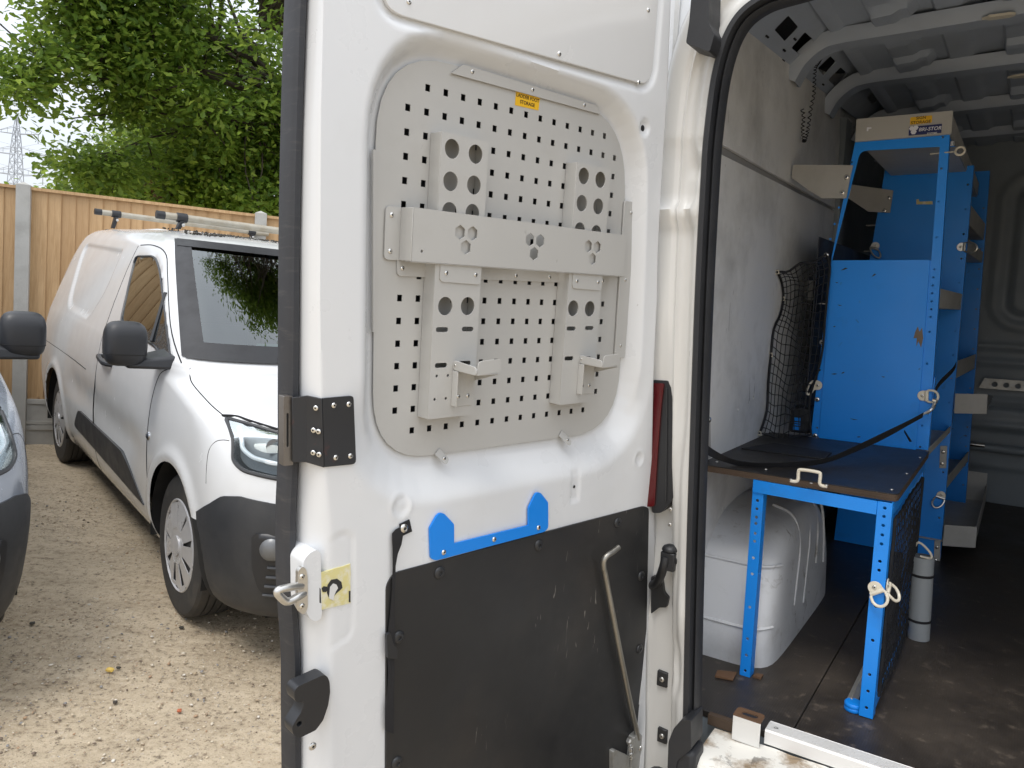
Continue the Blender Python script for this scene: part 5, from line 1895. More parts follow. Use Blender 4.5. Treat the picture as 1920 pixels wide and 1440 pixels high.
# ratchet strap slung over the bench
rs = Thing('ratchet_strap', 'long black lashing strap drooping over the bench top to a steel ring', 'strap', VAN, (-.45, 2.2, TZ + .02))
def vq(u, v, ax, val, dz=0):
    q = V(u, v, ax, val)
    return Vector((q[0], q[1], q[2] + dz))
sp_ = [vq(1300, 828, 1, 1.80), vq(1314, 836, 1, 1.86), vq(1345, 855, 1, 2.0), vq(1385, 868, 1, 2.06), vq(1440, 873, 1, 2.10), vq(1500, 870, 1, 2.17), vq(1552, 862, 1, 2.24),
       vq(1600, 843, 1, 2.36), vq(1650, 820, 1, 2.47), vq(1695, 797, 1, 2.60), vq(1730, 778, 1, 2.69)]
wd_ = [13, 13, 15, 13, 12, 12, 16, 15, 12, 9, 8]
for p in sp_:
    p.z = max(p.z, TZ + .022)
path = smooth_path(sp_, 6)
def ribbon3(path, halfw, t=.0016):
    b = B()
    n = len(path)
    vs = []
    for i, p in enumerate(path):
        tg = (path[min(i + 1, n - 1)] - path[max(i - 1, 0)]).normalized()
        h = halfw[i] if isinstance(halfw, list) else halfw
        tw = Vector((0, -.62, .78))
        sdv = (tw - tg * tw.dot(tg)).normalized()
        nn_ = tg.cross(sdv).normalized()
        for (a, c) in ((-h, 0), (h, 0), (h, t), (-h, t)):
            vs.append(tuple(p + sdv * a + nn_ * c))
    fs = []
    for i in range(n - 1):
        for j in range(4):
            fs.append((i * 4 + j, i * 4 + (j + 1) % 4, i * 4 + 4 + (j + 1) % 4, i * 4 + 4 + j))
    fs += [(3, 2, 1, 0), tuple((n - 1) * 4 + j for j in range(4))]
    return b.add(vs, fs)
hw = [.0105 + .002 * math.sin(i * .3) for i in range(len(path))]
rs.add('webbing', ribbon3(path, hw), 'webbing')
e0, e1 = vq(1737, 775, 1, 2.70), vq(1752, 757, 1, 2.725)
b = B()
b.tube(smooth_path([e0, e0.lerp(e1, .5) + Vector((.006, -.004, .002)), e1, e1 + Vector((.004, -.006, .010)), e1 + Vector((-.006, -.008, .012))], 4), .0055, 8)
b.tube([e0 + Vector((-.016, -.004, -.008)), e0 + Vector((.010, -.004, .010))], .004, 8)
rs.add('snap_hook', b, 'steel')
path2 = smooth_path([vq(1752, 735, 1, 2.80), vq(1762, 718, 1, 2.95), vq(1785, 695, 1, 3.3), vq(1792, 684, 1, 3.44)], 5)
rs.add('webbing', ribbon3(path2, .010), 'webbing')
path3 = smooth_path([vq(1696, 808, 1, 2.66), vq(1702, 818, 1, 2.65), vq(1708, 828, 1, 2.65)], 4)
rs.add('loose_tail', ribbon3(path3, .006), 'webbing')
# folded spare length lying on the top
q = [V(u, v, 2, TZ + .019) for u, v in ((1390, 842), (1450, 832), (1560, 850), (1545, 862))]
b = B()
b.plate([(float(p[0]), float(p[1])) for p in q], [], lambda a, c, h: (a, c, h), TZ + .0187, TZ + .0225)
rs.add('folded_end', b, 'webbing', bevel=.001)

# grey triangular bracket on the wall above the bench
tb2 = Thing('corner_bracket', 'thin grey triangular bracket standing on the bench top against the wall', 'bracket', VAN, (-.715, 1.95, TZ + .02))
q = [V(u, v, 0, WALL + .012) for u, v in ((1330, 772), (1334, 785), (1335, 858), (1313, 868))]
b = B()
b.plate([(float(p[1]), max(float(p[2]), TZ + .019)) for p in q], [], lambda a, c, h: (h, a, c), WALL + .006, WALL + .009)
tb2.add('plate', b, 'shelf_grey')
q = V(1331, 787, 0, WALL + .01)
tb2.inst('rivet', RIVET_BIG, (WALL + .009, float(q[1]), float(q[2])), ROT_VAN_SIDE, None, scale=.9)

# coiled black cable hanging from the first roof rib
cb = Thing('coiled_cable', 'thin curly black cable dangling from the roof rib', 'cable', VAN, tuple(map(float, V(1530, 125, 1, 2.86))))
px = [(1541, 108), (1536, 118), (1529, 128), (1527, 150), (1526, 175), (1520, 205), (1516, 235), (1512, 255), (1508, 266), (1507, 262)]
pp = smooth_path([Vector(V(u, v, 1, 2.80)) for u, v in px], 14)
hel = []
for i, p in enumerate(pp):
    a = i * 1.35
    rr_ = .0055 if i > 20 else .003
    hel.append((p.x + rr_ * math.cos(a), p.y + rr_ * math.sin(a), p.z))
b = B()
b.tube(hel, .0016, 5)
px = [(1508, 266), (1506, 255), (1505, 240), (1507, 222), (1504, 204)]
pp = smooth_path([Vector(V(u, v, 1, 2.80)) for u, v in px], 12)
hel = [(p.x + .0055 * math.cos(i * 1.2), p.y + .0055 * math.sin(i * 1.2), p.z) for i, p in enumerate(pp)]
b.tube(hel, .0016, 5)
cb.add('cable', b, 'net_cord')

# chipped paint and scuffs on the blue sheet
rr = random.Random(9)
def mark(px, mat, parent, y, name):
    b = B()
    b.plate([fpt(u, v, y) for u, v in px], [], lambda a, c, h: (a, h, c), y - .0005, y - .0001)
    sh.add(name, b, mat, parent=parent)
mark([(1716, 622), (1721, 612), (1724, 622), (1729, 614), (1731, 634), (1727, 652), (1722, 640), (1718, 650), (1719, 634), (1713, 634)], 'chip_brown', bsheet, FY - .004, 'chipped_paint')
for (u, v, l, s_) in ((1576, 507, 14, -4), (1634, 519, 9, -5), (1566, 529, 6, 1), (1570, 571, 9, 2), (1558, 701, 12, 0), (1577, 700, 7, -2), (1593, 784, 16, 3), (1652, 705, 8, 2), (1606, 819, 8, 0), (1562, 612, 5, 0)):
    mark([(u, v), (u + l * .6, v + s_ - 1), (u + l, v + s_), (u + l * .5, v + s_ * .6 + 1.5)], 'hasp_black', bsheet, FY - .004, 'scuff_mark')

# ------------------------------------------------------------------ THE YARD
WB = 2.95
fw = Yd(337, 1022, 2, .325)
_r = RY @ ray(113, 785)
_a, _b, _c = _r @ _r, 2 * _r @ (CAMP - fw), (CAMP - fw) @ (CAMP - fw) - WB ** 2
rw_ = CAMP + _r * ((-_b + math.sqrt(_b * _b - 4 * _a * _c)) / (2 * _a))
CXa = unit(rw_ - fw)                                   # car axis, nose to tail
CZa = unit(np.array([0, 0, 1.0]) - CXa * CXa[2])
CYa = np.cross(CZa, CXa)
CO = fw - CZa * .325 - CYa * .88
CAR = mat4([CXa, CYa, CZa], CO)
_h = unit(np.array([CXa[0], CXa[1], 0]))
GS = CXa[2] / math.hypot(CXa[0], CXa[1])

def gz(x, y):
    d = (x - fw[0]) * _h[0] + (y - fw[1]) * _h[1]
    return GS * max(-4.0, min(6.5, d))

def ground_at(u, v):
    t0 = RY @ ray(u, v)
    lo, hi = .5, 60
    for _ in range(50):
        m = (lo + hi) / 2
        p = CAMP + t0 * m
        if p[2] > gz(p[0], p[1]):
            lo = m
        else:
            hi = m
    return CAMP + t0 * lo

def Cr(u, v, ax, val):
    Rm = np.array([CXa, CYa, CZa])
    r = Rm @ (RY @ ray(u, v))
    o = Rm @ (CAMP - CO)
    return o + r * ((val - o[ax]) / r[ax])

# ground: one sheet, fine where it is seen, out to the horizon
def axis(lo, hi, step, far):
    a = list(np.arange(lo, hi + 1e-6, step))
    d, x = step, hi
    right = []
    while x < far:
        d *= 1.45
        x += d
        right.append(x)
    d, x = step, lo
    left = []
    while x > -far:
        d *= 1.45
        x -= d
        left.append(x)
    return np.array(list(reversed(left)) + a + right)
gx, gy = axis(-5.0, 1.0, .03, 900), axis(.8, 7.6, .03, 900)
XX, YY = np.meshgrid(gx, gy)
dd = (XX - fw[0]) * _h[0] + (YY - fw[1]) * _h[1]
ZZ = GS * np.clip(dd, -4.0, 6.5)
rng = np.random.default_rng(3)
def vnoise(X, Y, sc, seed):
    r = np.random.default_rng(seed)
    T = r.random((64, 64))
    x, y = X * sc, Y * sc
    x0, y0 = np.floor(x).astype(int), np.floor(y).astype(int)
    fx, fy = x - x0, y - y0
    fx, fy = fx * fx * (3 - 2 * fx), fy * fy * (3 - 2 * fy)
    g = lambda i, j: T[np.mod(x0 + i, 64), np.mod(y0 + j, 64)]
    return (g(0, 0) * (1 - fx) + g(1, 0) * fx) * (1 - fy) + (g(0, 1) * (1 - fx) + g(1, 1) * fx) * fy
near = np.exp(-np.maximum(0, np.hypot(XX + 2, YY - 4) - 4) ** 2)
ZZ = ZZ + near * ((vnoise(XX, YY, 1.1, 1) - .5) * .022 + (vnoise(XX, YY, 4, 2) - .5) * .008 + (vnoise(XX, YY, 13, 5) - .5) * .005)
b = B()
b.grid(np.stack([XX, YY, ZZ], -1).tolist())
me = make_mesh('ground', b, None, 'yard_ground', 0)
me.shade_smooth()
go = bpy.data.objects.new('ground', me)
C.objects.link(go)
go['kind'] = 'structure'
go['label'] = 'pale tan hard-packed gravel yard with worn streaks'

# loose pebbles pressed into the surface
def island_mat(name, cols, rough=.85):
    m, n, p = nodes_of(name)
    g = N_(n, 'ShaderNodeNewGeometry')
    rp = N_(n, 'ShaderNodeValToRGB')
    rp.color_ramp.interpolation = 'CONSTANT'
    el = rp.color_ramp.elements
    for i, c in enumerate(cols):
        e = el[i] if i < 2 else el.new(i / len(cols))
        e.position = i / len(cols)
        e.color = rgb(c)
    n.links.new(g.outputs['Random Per Island'], rp.inputs['Fac'])
    n.links.new(rp.outputs['Color'], p.inputs['Base Color'])
    p.inputs['Roughness'].default_value = rough
    MATS[name] = m
island_mat('pebbles', [(.50, .42, .31), (.42, .33, .22), (.60, .53, .42), (.34, .26, .18), (.46, .37, .26), (.16, .12, .09), (.55, .46, .33), (.26, .25, .24), (.65, .60, .52), (.40, .27, .17)])
ico = [(0, 0, 1), (.894, 0, .447), (.276, .851, .447), (-.724, .526, .447), (-.724, -.526, .447), (.276, -.851, .447), (.724, .526, -.447), (-.276, .851, -.447), (-.894, 0, -.447), (-.276, -.851, -.447), (.724, -.526, -.447), (0, 0, -1)]
icf = [(0, 1, 2), (0, 2, 3), (0, 3, 4), (0, 4, 5), (0, 5, 1), (1, 6, 2), (2, 7, 3), (3, 8, 4), (4, 9, 5), (5, 10, 1), (2, 6, 7), (3, 7, 8), (4, 8, 9), (5, 9, 10), (1, 10, 6), (11, 7, 6), (11, 8, 7), (11, 9, 8), (11, 10, 9), (11, 6, 10)]
def bulk_mesh(name, tv, tf, pos, rot, scl, mat, smooth=False):
    """many copies of a small template as one mesh"""
    tv = np.array(tv, float)
    n, k = len(pos), len(tv)
    vs = np.einsum('nij,kj->nki', rot, tv)
    if scl.ndim == 1:
        vs = vs * scl[:, None, None]
    vs = (vs + pos[:, None, :]).reshape(-1, 3)
    loops = np.concatenate([np.array(f) for f in tf])
    lens = np.array([len(f) for f in tf])
    L = (loops[None, :] + (np.arange(n) * k)[:, None]).reshape(-1)
    ln = np.tile(lens, n)
    st_ = np.concatenate([[0], np.cumsum(ln)[:-1]])
    me = bpy.data.meshes.new(name)
    me.vertices.add(n * k)
    me.vertices.foreach_set('co', vs.astype(np.float32).ravel())
    me.loops.add(len(L))
    me.loops.foreach_set('vertex_index', L.astype(np.int32))
    me.polygons.add(len(ln))
    me.polygons.foreach_set('loop_start', st_.astype(np.int32))
    me.update(calc_edges=True)
    me.validate()
    me.materials.append(MATS[mat])
    if smooth:
        me.shade_smooth()
    return me
def rand_rot(n, rng, tilt=None):
    q = rng.normal(size=(n, 4))
    q /= np.linalg.norm(q, axis=1)[:, None]
    w_, x, y, z = q.T
    return np.stack([np.stack([1 - 2 * (y * y + z * z), 2 * (x * y - z * w_), 2 * (x * z + y * w_)], -1), np.stack([2 * (x * y + z * w_), 1 - 2 * (x * x + z * z), 2 * (y * z - x * w_)], -1),
                     np.stack([2 * (x * z - y * w_), 2 * (y * z + x * w_), 1 - 2 * (x * x + y * y)], -1)], 1)
npb = 30000
us, vs_ = rng.random(npb), rng.random(npb)
pxs = -4.6 + 4.9 * us
pys = 1.2 + 5.2 * vs_ ** 1.5
pz_ = np.array([gz(x, y) for x, y in zip(pxs, pys)])
rot = rand_rot(npb, rng) * np.array([1.0, .8, .55])[None, None, :]
sc = .0030 + .0070 * rng.random(npb) ** 5
# flatten onto the ground
rot[:, 2, :] *= .55
me = bulk_mesh('gravel', ico, icf, np.stack([pxs, pys, pz_ + sc * .15 - .001], -1), rot, sc, 'pebbles', True)
o = bpy.data.objects.new('gravel', me)
C.objects.link(o)
o['kind'] = 'stuff'
o['label'] = 'small loose pebbles scattered on the tan yard'
# a few stones that stand out
MATS['yellow_stone'] = paint('yellow_stone', (.62, .43, .10), .8, var=.2)
MATS['brick_bit'] = paint('brick_bit', (.45, .13, .06), .85, var=.2)
for (u, v, r_, mat, nm, lab) in ((206, 1258, .017, 'yellow_stone', 'stone', 'yellow stone lying on the yard in front of the white van'),
                                (222, 1253, .010, 'grey_debris', 'stone', 'small dark grey stone touching the yellow stone'),
                                (336, 1334, .011, 'brick_bit', 'stone', 'tiny orange brick chip near the bottom of the yard'),
                                (216, 1318, .010, 'bark', 'stone', 'round brown stone in front of the yellow stone'),
                                (60, 1170, .013, 'grey_debris', 'leaf_clump', 'dark dead leaf beside the grey car tyre'),
                                (340, 1178, .012, 'grey_debris', 'leaf_clump', 'dark dead leaf by the front tyre of the white van')):
    p = ground_at(u, v)
    t = Thing(nm, lab, 'stone' if nm == 'stone' else 'dead leaf', YARD, (p[0], p[1], p[2]))
    b = B()
    rr = random.Random(u)
    b.add([(p[0] + r_ * x * rr.uniform(.7, 1.3), p[1] + r_ * y * rr.uniform(.7, 1.2), p[2] + r_ * .3 + r_ * .6 * z * rr.uniform(.7, 1.1)) for x, y, z in ico], icf)
    t.add('lump', b, mat, smooth=30)

# ---------------- fence: concrete posts, gravel boards, feather-edge boards
pA = ground_at(36, 832)
rr_ = RY @ ray(37, 343)
t_ = (pA[0] * rr_[0] + pA[1] * rr_[1]) / (rr_[0] ** 2 + rr_[1] ** 2)
ztop = float((CAMP + rr_ * t_)[2])
pB = Yd(489, 398, 2, ztop)
fe = unit(np.array([pB[0] - pA[0], pB[1] - pA[1], 0]))
fspan = float(np.hypot(pB[0] - pA[0], pB[1] - pA[1]))
fn = np.array([fe[1], -fe[0], 0.])                     # towards the yard
FEN = mat4([fe, fn, np.array([0, 0, 1.0])], (pA[0], pA[1], pA[2]))
FH = ztop - pA[2]
fence = Thing('boarded_fence', 'new tan closeboard fence between concrete posts behind the white van', 'fence', FEN, (0, 0, 0))
PW = .095
bw = (fspan - PW) / 17
brd = []
for k in range(3):
    b = B()
    w0 = bw + .020
    b.add([(0, 0, .33), (w0, 0, .33), (w0, .016, .33), (0, .006, .33), (0, 0, FH - .045), (w0, 0, FH - .045), (w0, .016, FH - .045), (0, .006, FH - .045)],
          [(0, 3, 2, 1), (4, 5, 6, 7), (0, 1, 5, 4), (1, 2, 6, 5), (2, 3, 7, 6), (3, 0, 4, 7)])
    brd.append(make_mesh('board', b, None, 'fence_wood', 0))
rr = random.Random(2)
for seg in range(-2, 3):
    x0 = seg * fspan + PW / 2
    for k in range(17):
        # each board laps over the one before it
        o = fence.inst('board', brd[rr.randrange(3)], (x0 + k * bw - .010, -.012 + rr.uniform(-.0015, .0015), rr.uniform(-.004, .004)),
                       Matrix.Rotation(R(rr.uniform(-.15, .15)), 3, 'Y'), None)
    b = B().box((x0 - .003, -.02, FH - .045), (x0 + fspan - PW + .003, .026, FH - .022))
    fence.add('capping_strip', b, 'fence_wood', smooth=0)
    b = B()
    for z in (-.05, .16):
        b.box((x0 - .01, -.025, z), (x0 + fspan - PW + .01, .012, z + .205))
        b.box((x0 - .01, .012, z + .165), (x0 + fspan - PW + .01, .022, z + .205))
        b.box((x0 - .01, .012, z), (x0 + fspan - PW + .01, .022, z + .03))
    fence.add('gravel_board', b, 'concrete', smooth=0, bevel=.003)
pb = B()
pb.hexa([(-PW / 2, -.05, -.3), (PW / 2, -.05, -.3), (PW / 2, .055, -.3), (-PW / 2, .055, -.3)],
        [(-PW / 2, -.05, FH - .012), (PW / 2, -.05, FH - .012), (PW / 2, .055, FH - .012), (-PW / 2, .055, FH - .012)])
pb.add([(-PW / 2, -.05, FH - .0118), (PW / 2, -.05, FH - .0118), (PW / 2, .055, FH - .0118), (-PW / 2, .055, FH - .0118), (0, 0, FH + .012)], [(0, 1, 4), (1, 2, 4), (2, 3, 4), (3, 0, 4)])
pm = make_mesh('concrete_post', pb, None, 'concrete', 0)
for seg in range(-2, 4):
    fence.inst('concrete_post', pm, (seg * fspan, 0, 0))

# ---------------- the two parked vans
KEYS = np.array([
    # z,    xf,    w,    a,   e,    xr,   ar
    (.185, -.74, .78, .42, 2.5, 3.60, .30),
    (.235, -.83, .85, .48, 2.6, 3.66, .30),
    (.33, -.87, .895, .52, 2.7, 3.70, .28),
    (.45, -.885, .915, .54, 2.8, 3.72, .26),
    (.60, -.89, .928, .55, 2.8, 3.73, .24),
    (.75, -.865, .928, .56, 2.8, 3.73, .22),
    (.88, -.82, .920, .58, 2.7, 3.72, .22),
    (.955, -.75, .912, .62, 2.6, 3.72, .22),
    (1.005, -.58, .905, .68, 2.5, 3.71, .22),
    (1.055, -.30, .896, .70, 2.5, 3.70, .22),
    (1.10, -.10, .886, .52, 2.8, 3.70, .22),
    (1.14, .04, .874, .40, 3.2, 3.69, .22),
    (1.30, .29, .826, .38, 3.3, 3.67, .24),
    (1.50, .60, .762, .35, 3.3, 3.63, .26),
    (1.635, .82, .712, .33, 3.2, 3.58, .28),
    (1.70, .95, .676, .33, 3.1, 3.53, .30),
    (1.742, 1.12, .625, .42, 2.8, 3.45, .34),
    (1.768, 1.40, .52, .46, 2.6, 3.30, .36),
    (1.782, 1.75, .36, .48, 2.5, 3.05, .36),
    (1.788, 2.1, .16, .3, 2.4, 2.7, .2)])
def ring_params(t):
    i = int(min(max(math.floor(t), 0), len(KEYS) - 2))
    f = t - i
    p0, p1, p2, p3 = KEYS[max(i - 1, 0)], KEYS[i], KEYS[i + 1], KEYS[min(i + 2, len(KEYS) - 1)]
    q = .5 * (2 * p1 + (p2 - p0) * f + (2 * p0 - 5 * p1 + 4 * p2 - p3) * f * f + (3 * p1 - p0 - 3 * p2 + p3) * f ** 3)
    return q
_kz = KEYS[:, 0]
_tt = np.linspace(0, len(KEYS) - 1, 1500)
_zz = np.array([ring_params(t)[0] for t in _tt])
def t_of_z(z):
    return float(np.interp(z, _zz, _tt))
def side_y(z):
    return float(ring_params(t_of_z(z))[2])
def front_pt(y, z, off=0.0):
    """point of the front skin at half width y and height z, pushed out by off"""
    k = ring_params(t_of_z(z))
    xf, w_, a, e = k[1], k[2], k[3], k[4]
    q = min(abs(y) / w_, .9999)
    s_ = q ** (e / 2)
    c_ = math.sqrt(max(0, 1 - s_ * s_))
    x = xf + a * (1 - c_ ** (2 / e))
    # outward direction in plan
    nx, ny = -c_ ** (2 - 2 / e) / a, s_ ** (2 - 2 / e) / w_
    L_ = math.hypot(nx, ny) or 1
    return (x + nx / L_ * off, (abs(y) + ny / L_ * off) * (1 if y >= 0 else -1), z)

WIN = roundpoly([(1.60, 1.585), (1.20, 1.60), (.96, 1.515), (.27, 1.11), (.33, 1.09), (.55, 1.155), (1.36, 1.205)], [.05, .10, .25, .02, .02, .06, .06], 5)
CARGO = roundpoly([(3.18, 1.63), (1.98, 1.61), (1.98, 1.36), (2.16, 1.15), (2.92, 1.17)], [.12, .03, .10, .06, .14], 5)
LAMP = roundpoly([(.838, .982), (.855, .91), (.866, .850), (.845, .822), (.785, .812), (.73, .806), (.45, .775), (.42, .905), (.62, .942), (.77, .974)], [.008, .02, .02, .02, .02, .02, .03, .03, .02, .02], 3)
WHEELS = (0.0, WB)

def in_poly(P, x, y):
    ins = np.zeros(x.shape, bool)
    A = np.array(P)
    for a, c in zip(A, np.roll(A, -1, axis=0)):
        cond = (a[1] > y) != (c[1] > y)
        if abs(c[1] - a[1]) > 1e-12:
            ins ^= cond & (x < (c[0] - a[0]) * (y - a[1]) / (c[1] - a[1]) + a[0])
    return ins

def snap(poly, x, y, tol, mask):
    """pull grid points that lie near a polygon's edge onto it"""
    A = np.array(poly)
    bx, by, bd = x.copy(), y.copy(), np.full(x.shape, 1e9)
    for a, c in zip(A, np.roll(A, -1, axis=0)):
        e = c - a
        l2 = e @ e
        if l2 < 1e-12:
            continue
        t = np.clip(((x - a[0]) * e[0] + (y - a[1]) * e[1]) / l2, 0, 1)
        qx, qy = a[0] + t * e[0], a[1] + t * e[1]
        d = np.hypot(x - qx, y - qy)
        m = d < bd
        bd = np.where(m, d, bd)
        bx = np.where(m, qx, bx)
        by = np.where(m, qy, by)
    use = (bd < tol) & mask
    return np.where(use, bx, x), np.where(use, by, y), bd

def car_skin():
    NR, NF, NS, NB = 168, 56, 190, 14
    ts = np.concatenate([np.linspace(0, 11, 92), np.linspace(11, len(KEYS) - 1, 80)[1:]])
    rows = []
    for t in ts:
        z, xf, w_, a, e, xr, ar = ring_params(t)
        row = []
        for j in range(NF):
            th = (j / NF) * math.pi / 2
            s_, c_ = math.sin(th) ** (2 / e), math.cos(th) ** (2 / e)
            row.append((xf + a * (1 - c_), w_ * s_, z))
        for j in range(NS):
            f = j / NS
            row.append((xf + a + (xr - ar - xf - a) * f, w_, z))
        for j in range(NB + 1):
            th = math.pi / 2 * j / NB
            row.append((xr - ar + ar * math.sin(th) ** (2 / 2.8), w_ * (math.cos(th) ** (2 / 2.8)), z))
        row.append((xr, 0, z))
        rows.append(row)
    P = np.array(rows)
    X, Y, Z = P[..., 0].copy(), P[..., 1].copy(), P[..., 2].copy()
    side = np.zeros(X.shape, bool)
    side[:, NF - 14:NF + NS + 2] = True
    # wheel openings
    for wx in WHEELS:
        cpoly = circle((wx, .335), .372, 48)
        X, Z, _ = snap(cpoly, X, Z, .0128, side & (Y > .5))
    X, Z, dwin = snap(WIN, X, Z, .0095, side)
    fr = np.zeros(X.shape, bool)
    fr[:, :NF + 4] = True
    Y2, Z2, _ = snap(LAMP, Y, Z, .008, fr & (X < -.1) & (Z < 1.0))
    Z = np.where(fr & (X < -.1), Z2, Z)
    bt_ = np.interp(-X, [.33, .40, .49, .555, .63, .75, .9], [.585, .61, .665, .715, .728, .712, .70])
    Z = np.where((np.abs(Z - bt_) < .0095) & (X < -.2), bt_, Z)
    # pressings: cargo panel, waist crease, wheel lips
    dc = sdf(CARGO, X, Z)
    Y = Y - .014 * smn(-dc, -.012, .018) * side
    for wx in WHEELS:
        dwh = np.hypot(X - wx, Z - .335)
        Y = Y + .014 * np.exp(-((dwh - .40) / .035) ** 2) * side
    scal = .020 * smn(X, .35, .8) * (1 - smn(X, 2.2, 2.6)) * np.exp(-((Z - (.66 + .03 * (X - 1.4))) / .10) ** 2)
    Y = Y - scal * side
    return X, Y, Z, NF, NS

CSKIN = car_skin()

def build_car(name, label, frame, paint_mat, mirror_in=0.0):
    X, Y, Z, NF, NS = CSKIN
    car = Thing(name, label, 'van', frame, (0, 0, 0))
    h, w_ = X.shape
    i, j = np.meshgrid(np.arange(h - 1), np.arange(w_ - 1), indexing='ij')
    q = np.stack([i * w_ + j, i * w_ + j + 1, (i + 1) * w_ + j + 1, (i + 1) * w_ + j], -1).reshape(-1, 4)
    V_ = np.stack([X, Y, Z], -1).reshape(-1, 3)
    cen = V_[q].mean(axis=1)
    cx, cy, cz = cen.T
    jj = j.reshape(-1)
    kill = np.zeros(len(q), bool)
    for wx in WHEELS:
        kill |= (np.hypot(cx - wx, cz - .335) < .372) & (cy > .5)
    wl = in_poly(WIN, cx, cz) & (jj >= NF - 14) & (cy > .3)
    ws = (cz > 1.165) & (cz < 1.690) & (jj < NF - 13)
    _lc = np.mean(np.array(LAMP), axis=0)
    lamp = in_poly(LAMP, cy, cz) & (cx < -.1) & (jj < NF + 4)
    btop = np.interp(-cx, [.33, .40, .49, .555, .63, .75, .9], [.585, .61, .665, .715, .728, .712, .70])
    bump_ = (cz < btop - .03) & (cx < -.3) & ~kill
    sillb = (cz < .235) & ~bump_ & ~kill
    def sub(mask, off=0.0, mirror=True):
        b = B()
        f = q[mask]
        ids, inv = np.unique(f, return_inverse=True)
        vv = V_[ids].copy()
        if off:
            for k, p in enumerate(vv):
                if p[0] < .2 and p[2] < 1.05:
                    vv[k] = front_pt(p[1], p[2], off)
                else:
                    vv[k, 1] += off
        ff = inv.reshape(f.shape)
        b.add(vv.tolist(), [tuple(map(int, t[::-1])) for t in ff])
        if mirror:
            vm = vv.copy()
            vm[:, 1] *= -1
            b.add(vm.tolist(), [tuple(map(int, t)) for t in ff])
        return b
    body = car.add('body', sub(~(kill | wl | ws | lamp | bump_ | sillb)), paint_mat, smooth=50)
    # moulded bumper: its own shell, a clean upper edge standing just proud of the wing
    def ring_front(th, z, off):
        k = ring_params(t_of_z(z))
        s_, c_ = math.sin(th), max(1e-4, math.cos(th))
        x, y = k[1] + k[3] * (1 - c_ ** (2 / k[4])), k[2] * s_ ** (2 / k[4])
        nx, ny = -c_ ** (2 - 2 / k[4]) / k[3], s_ ** (2 - 2 / k[4]) / k[2]
        l_ = math.hypot(nx, ny)
        return (x + nx / l_ * off, y + ny / l_ * off, z)
    def th_end(z):
        xa = -math.sqrt(max(.01, .376 ** 2 - (z - .335) ** 2)) if abs(z - .335) < .36 else -.30
        lo_, hi_ = .2, 1.56
        for _ in range(30):
            m_ = (lo_ + hi_) / 2
            if ring_front(m_, z, 0)[0] < xa:
                lo_ = m_
            else:
                hi_ = m_
        return lo_
    BX, BZ = [.33, .38, .49, .555, .63, .75, .9], [.575, .60, .665, .712, .728, .714, .70]
    b = B()
    for sgn in (1, -1):
        rows = []
        for r_ in [0, .05, .12, .2, .3, .4, .5, .6, .7, .8, .88, .94, .98, 1.0, 1.0]:
            row = []
            for q_ in np.linspace(0, 1, 46) ** .8:
                zt_ = .70
                for _ in range(6):
                    zt_ = .6 * zt_ + .4 * float(np.interp(-ring_front(q_ * th_end(min(zt_, .66)), zt_, 0)[0], BX, BZ))
                z = .20 + (zt_ - .20) * r_
                off = .007 if len(rows) < 14 else -.004
                p_ = ring_front(q_ * th_end(z), z, off)
                row.append((p_[0], p_[1] * sgn, p_[2]))
            rows.append(row)
        b.grid(rows)
    bp = car.add('bumper', b, 'bumper_black', smooth=50)
    car.add('bumper_backing', sub(bump_), 'well_dark', smooth=50)
    car.add('sill', sub(sillb), 'bumper_black', smooth=50)
    car.add('windscreen', sub(ws), 'windscreen_glass', smooth=60)
    car.add('side_window', sub(wl), 'side_glass', smooth=60)
    # black windscreen border
    b = B()
    for sgn in (1, -1):
        rows = []
        for z in np.linspace(1.150, 1.705, 14):
            k = ring_params(t_of_z(z))
            row = []
            for f in (.965, .93, .895, .87):
                th = math.asin(f ** (k[4] / 2))
                row.append((k[1] + k[3] * (1 - math.cos(th) ** (2 / k[4])) - .007, sgn * k[2] * f, z + .006))
            rows.append(row)
        b.grid(rows)
    for (za, zb_) in ((1.145, 1.215), (1.665, 1.705)):
        rows = []
        for f in np.linspace(-.955, .955, 40):
            row = []
            for z in (za, (za + zb_) / 2, zb_):
                k = ring_params(t_of_z(z))
                th = math.asin(abs(f) ** (k[4] / 2))
                row.append((k[1] + k[3] * (1 - math.cos(th) ** (2 / k[4])) - .009, k[2] * f, z + .008))
            rows.append(row)
        b.grid(rows)
    car.add('windscreen_surround', b, 'screen_band', smooth=60)
    # wiper arms
    for (f0, f1) in ((.52, -.10), (-.05, -.66)):
        pw_ = []
        for q_ in np.linspace(0, 1, 7):
            f = f0 + (f1 - f0) * q_
            k = ring_params(t_of_z(1.150 + .055 * math.sin(q_ * 2.4)))
            th = math.asin(abs(f) ** (k[4] / 2))
            pw_.append((k[1] + k[3] * (1 - math.cos(th) ** (2 / k[4])) - .022, k[2] * f, k[0] + .022))
        car.add('wiper', B().tube(pw_, .009, 6), 'black_plastic')
    # wheel wells
    for wx in WHEELS:
        for sgn in (1, -1):
            b = B()
            rows = []
            for a in np.linspace(-12, 192, 26):
                rows.append([(wx + .386 * math.cos(R(a)), sgn * yy, .335 + .386 * math.sin(R(a))) for yy in (.905, .60)])
            b.grid(rows)
            b.box((wx - .38, min(sgn * .56, sgn * .60), .22), (wx + .38, max(sgn * .56, sgn * .60), .74))
            car.add('wheel_well', b, 'well_dark', smooth=50)
    car.add('underside', B().box((-.62, -.72, .20), (3.5, .72, .235)), 'well_dark')
    # cabin seen through the glass
    b = B()
    b.box((.42, -.72, .95), (.80, .72, 1.10))
    b.box((1.86, -.66, .30), (1.90, .66, 1.62))
    b.box((.3, -.80, .40), (1.9, .80, .45))
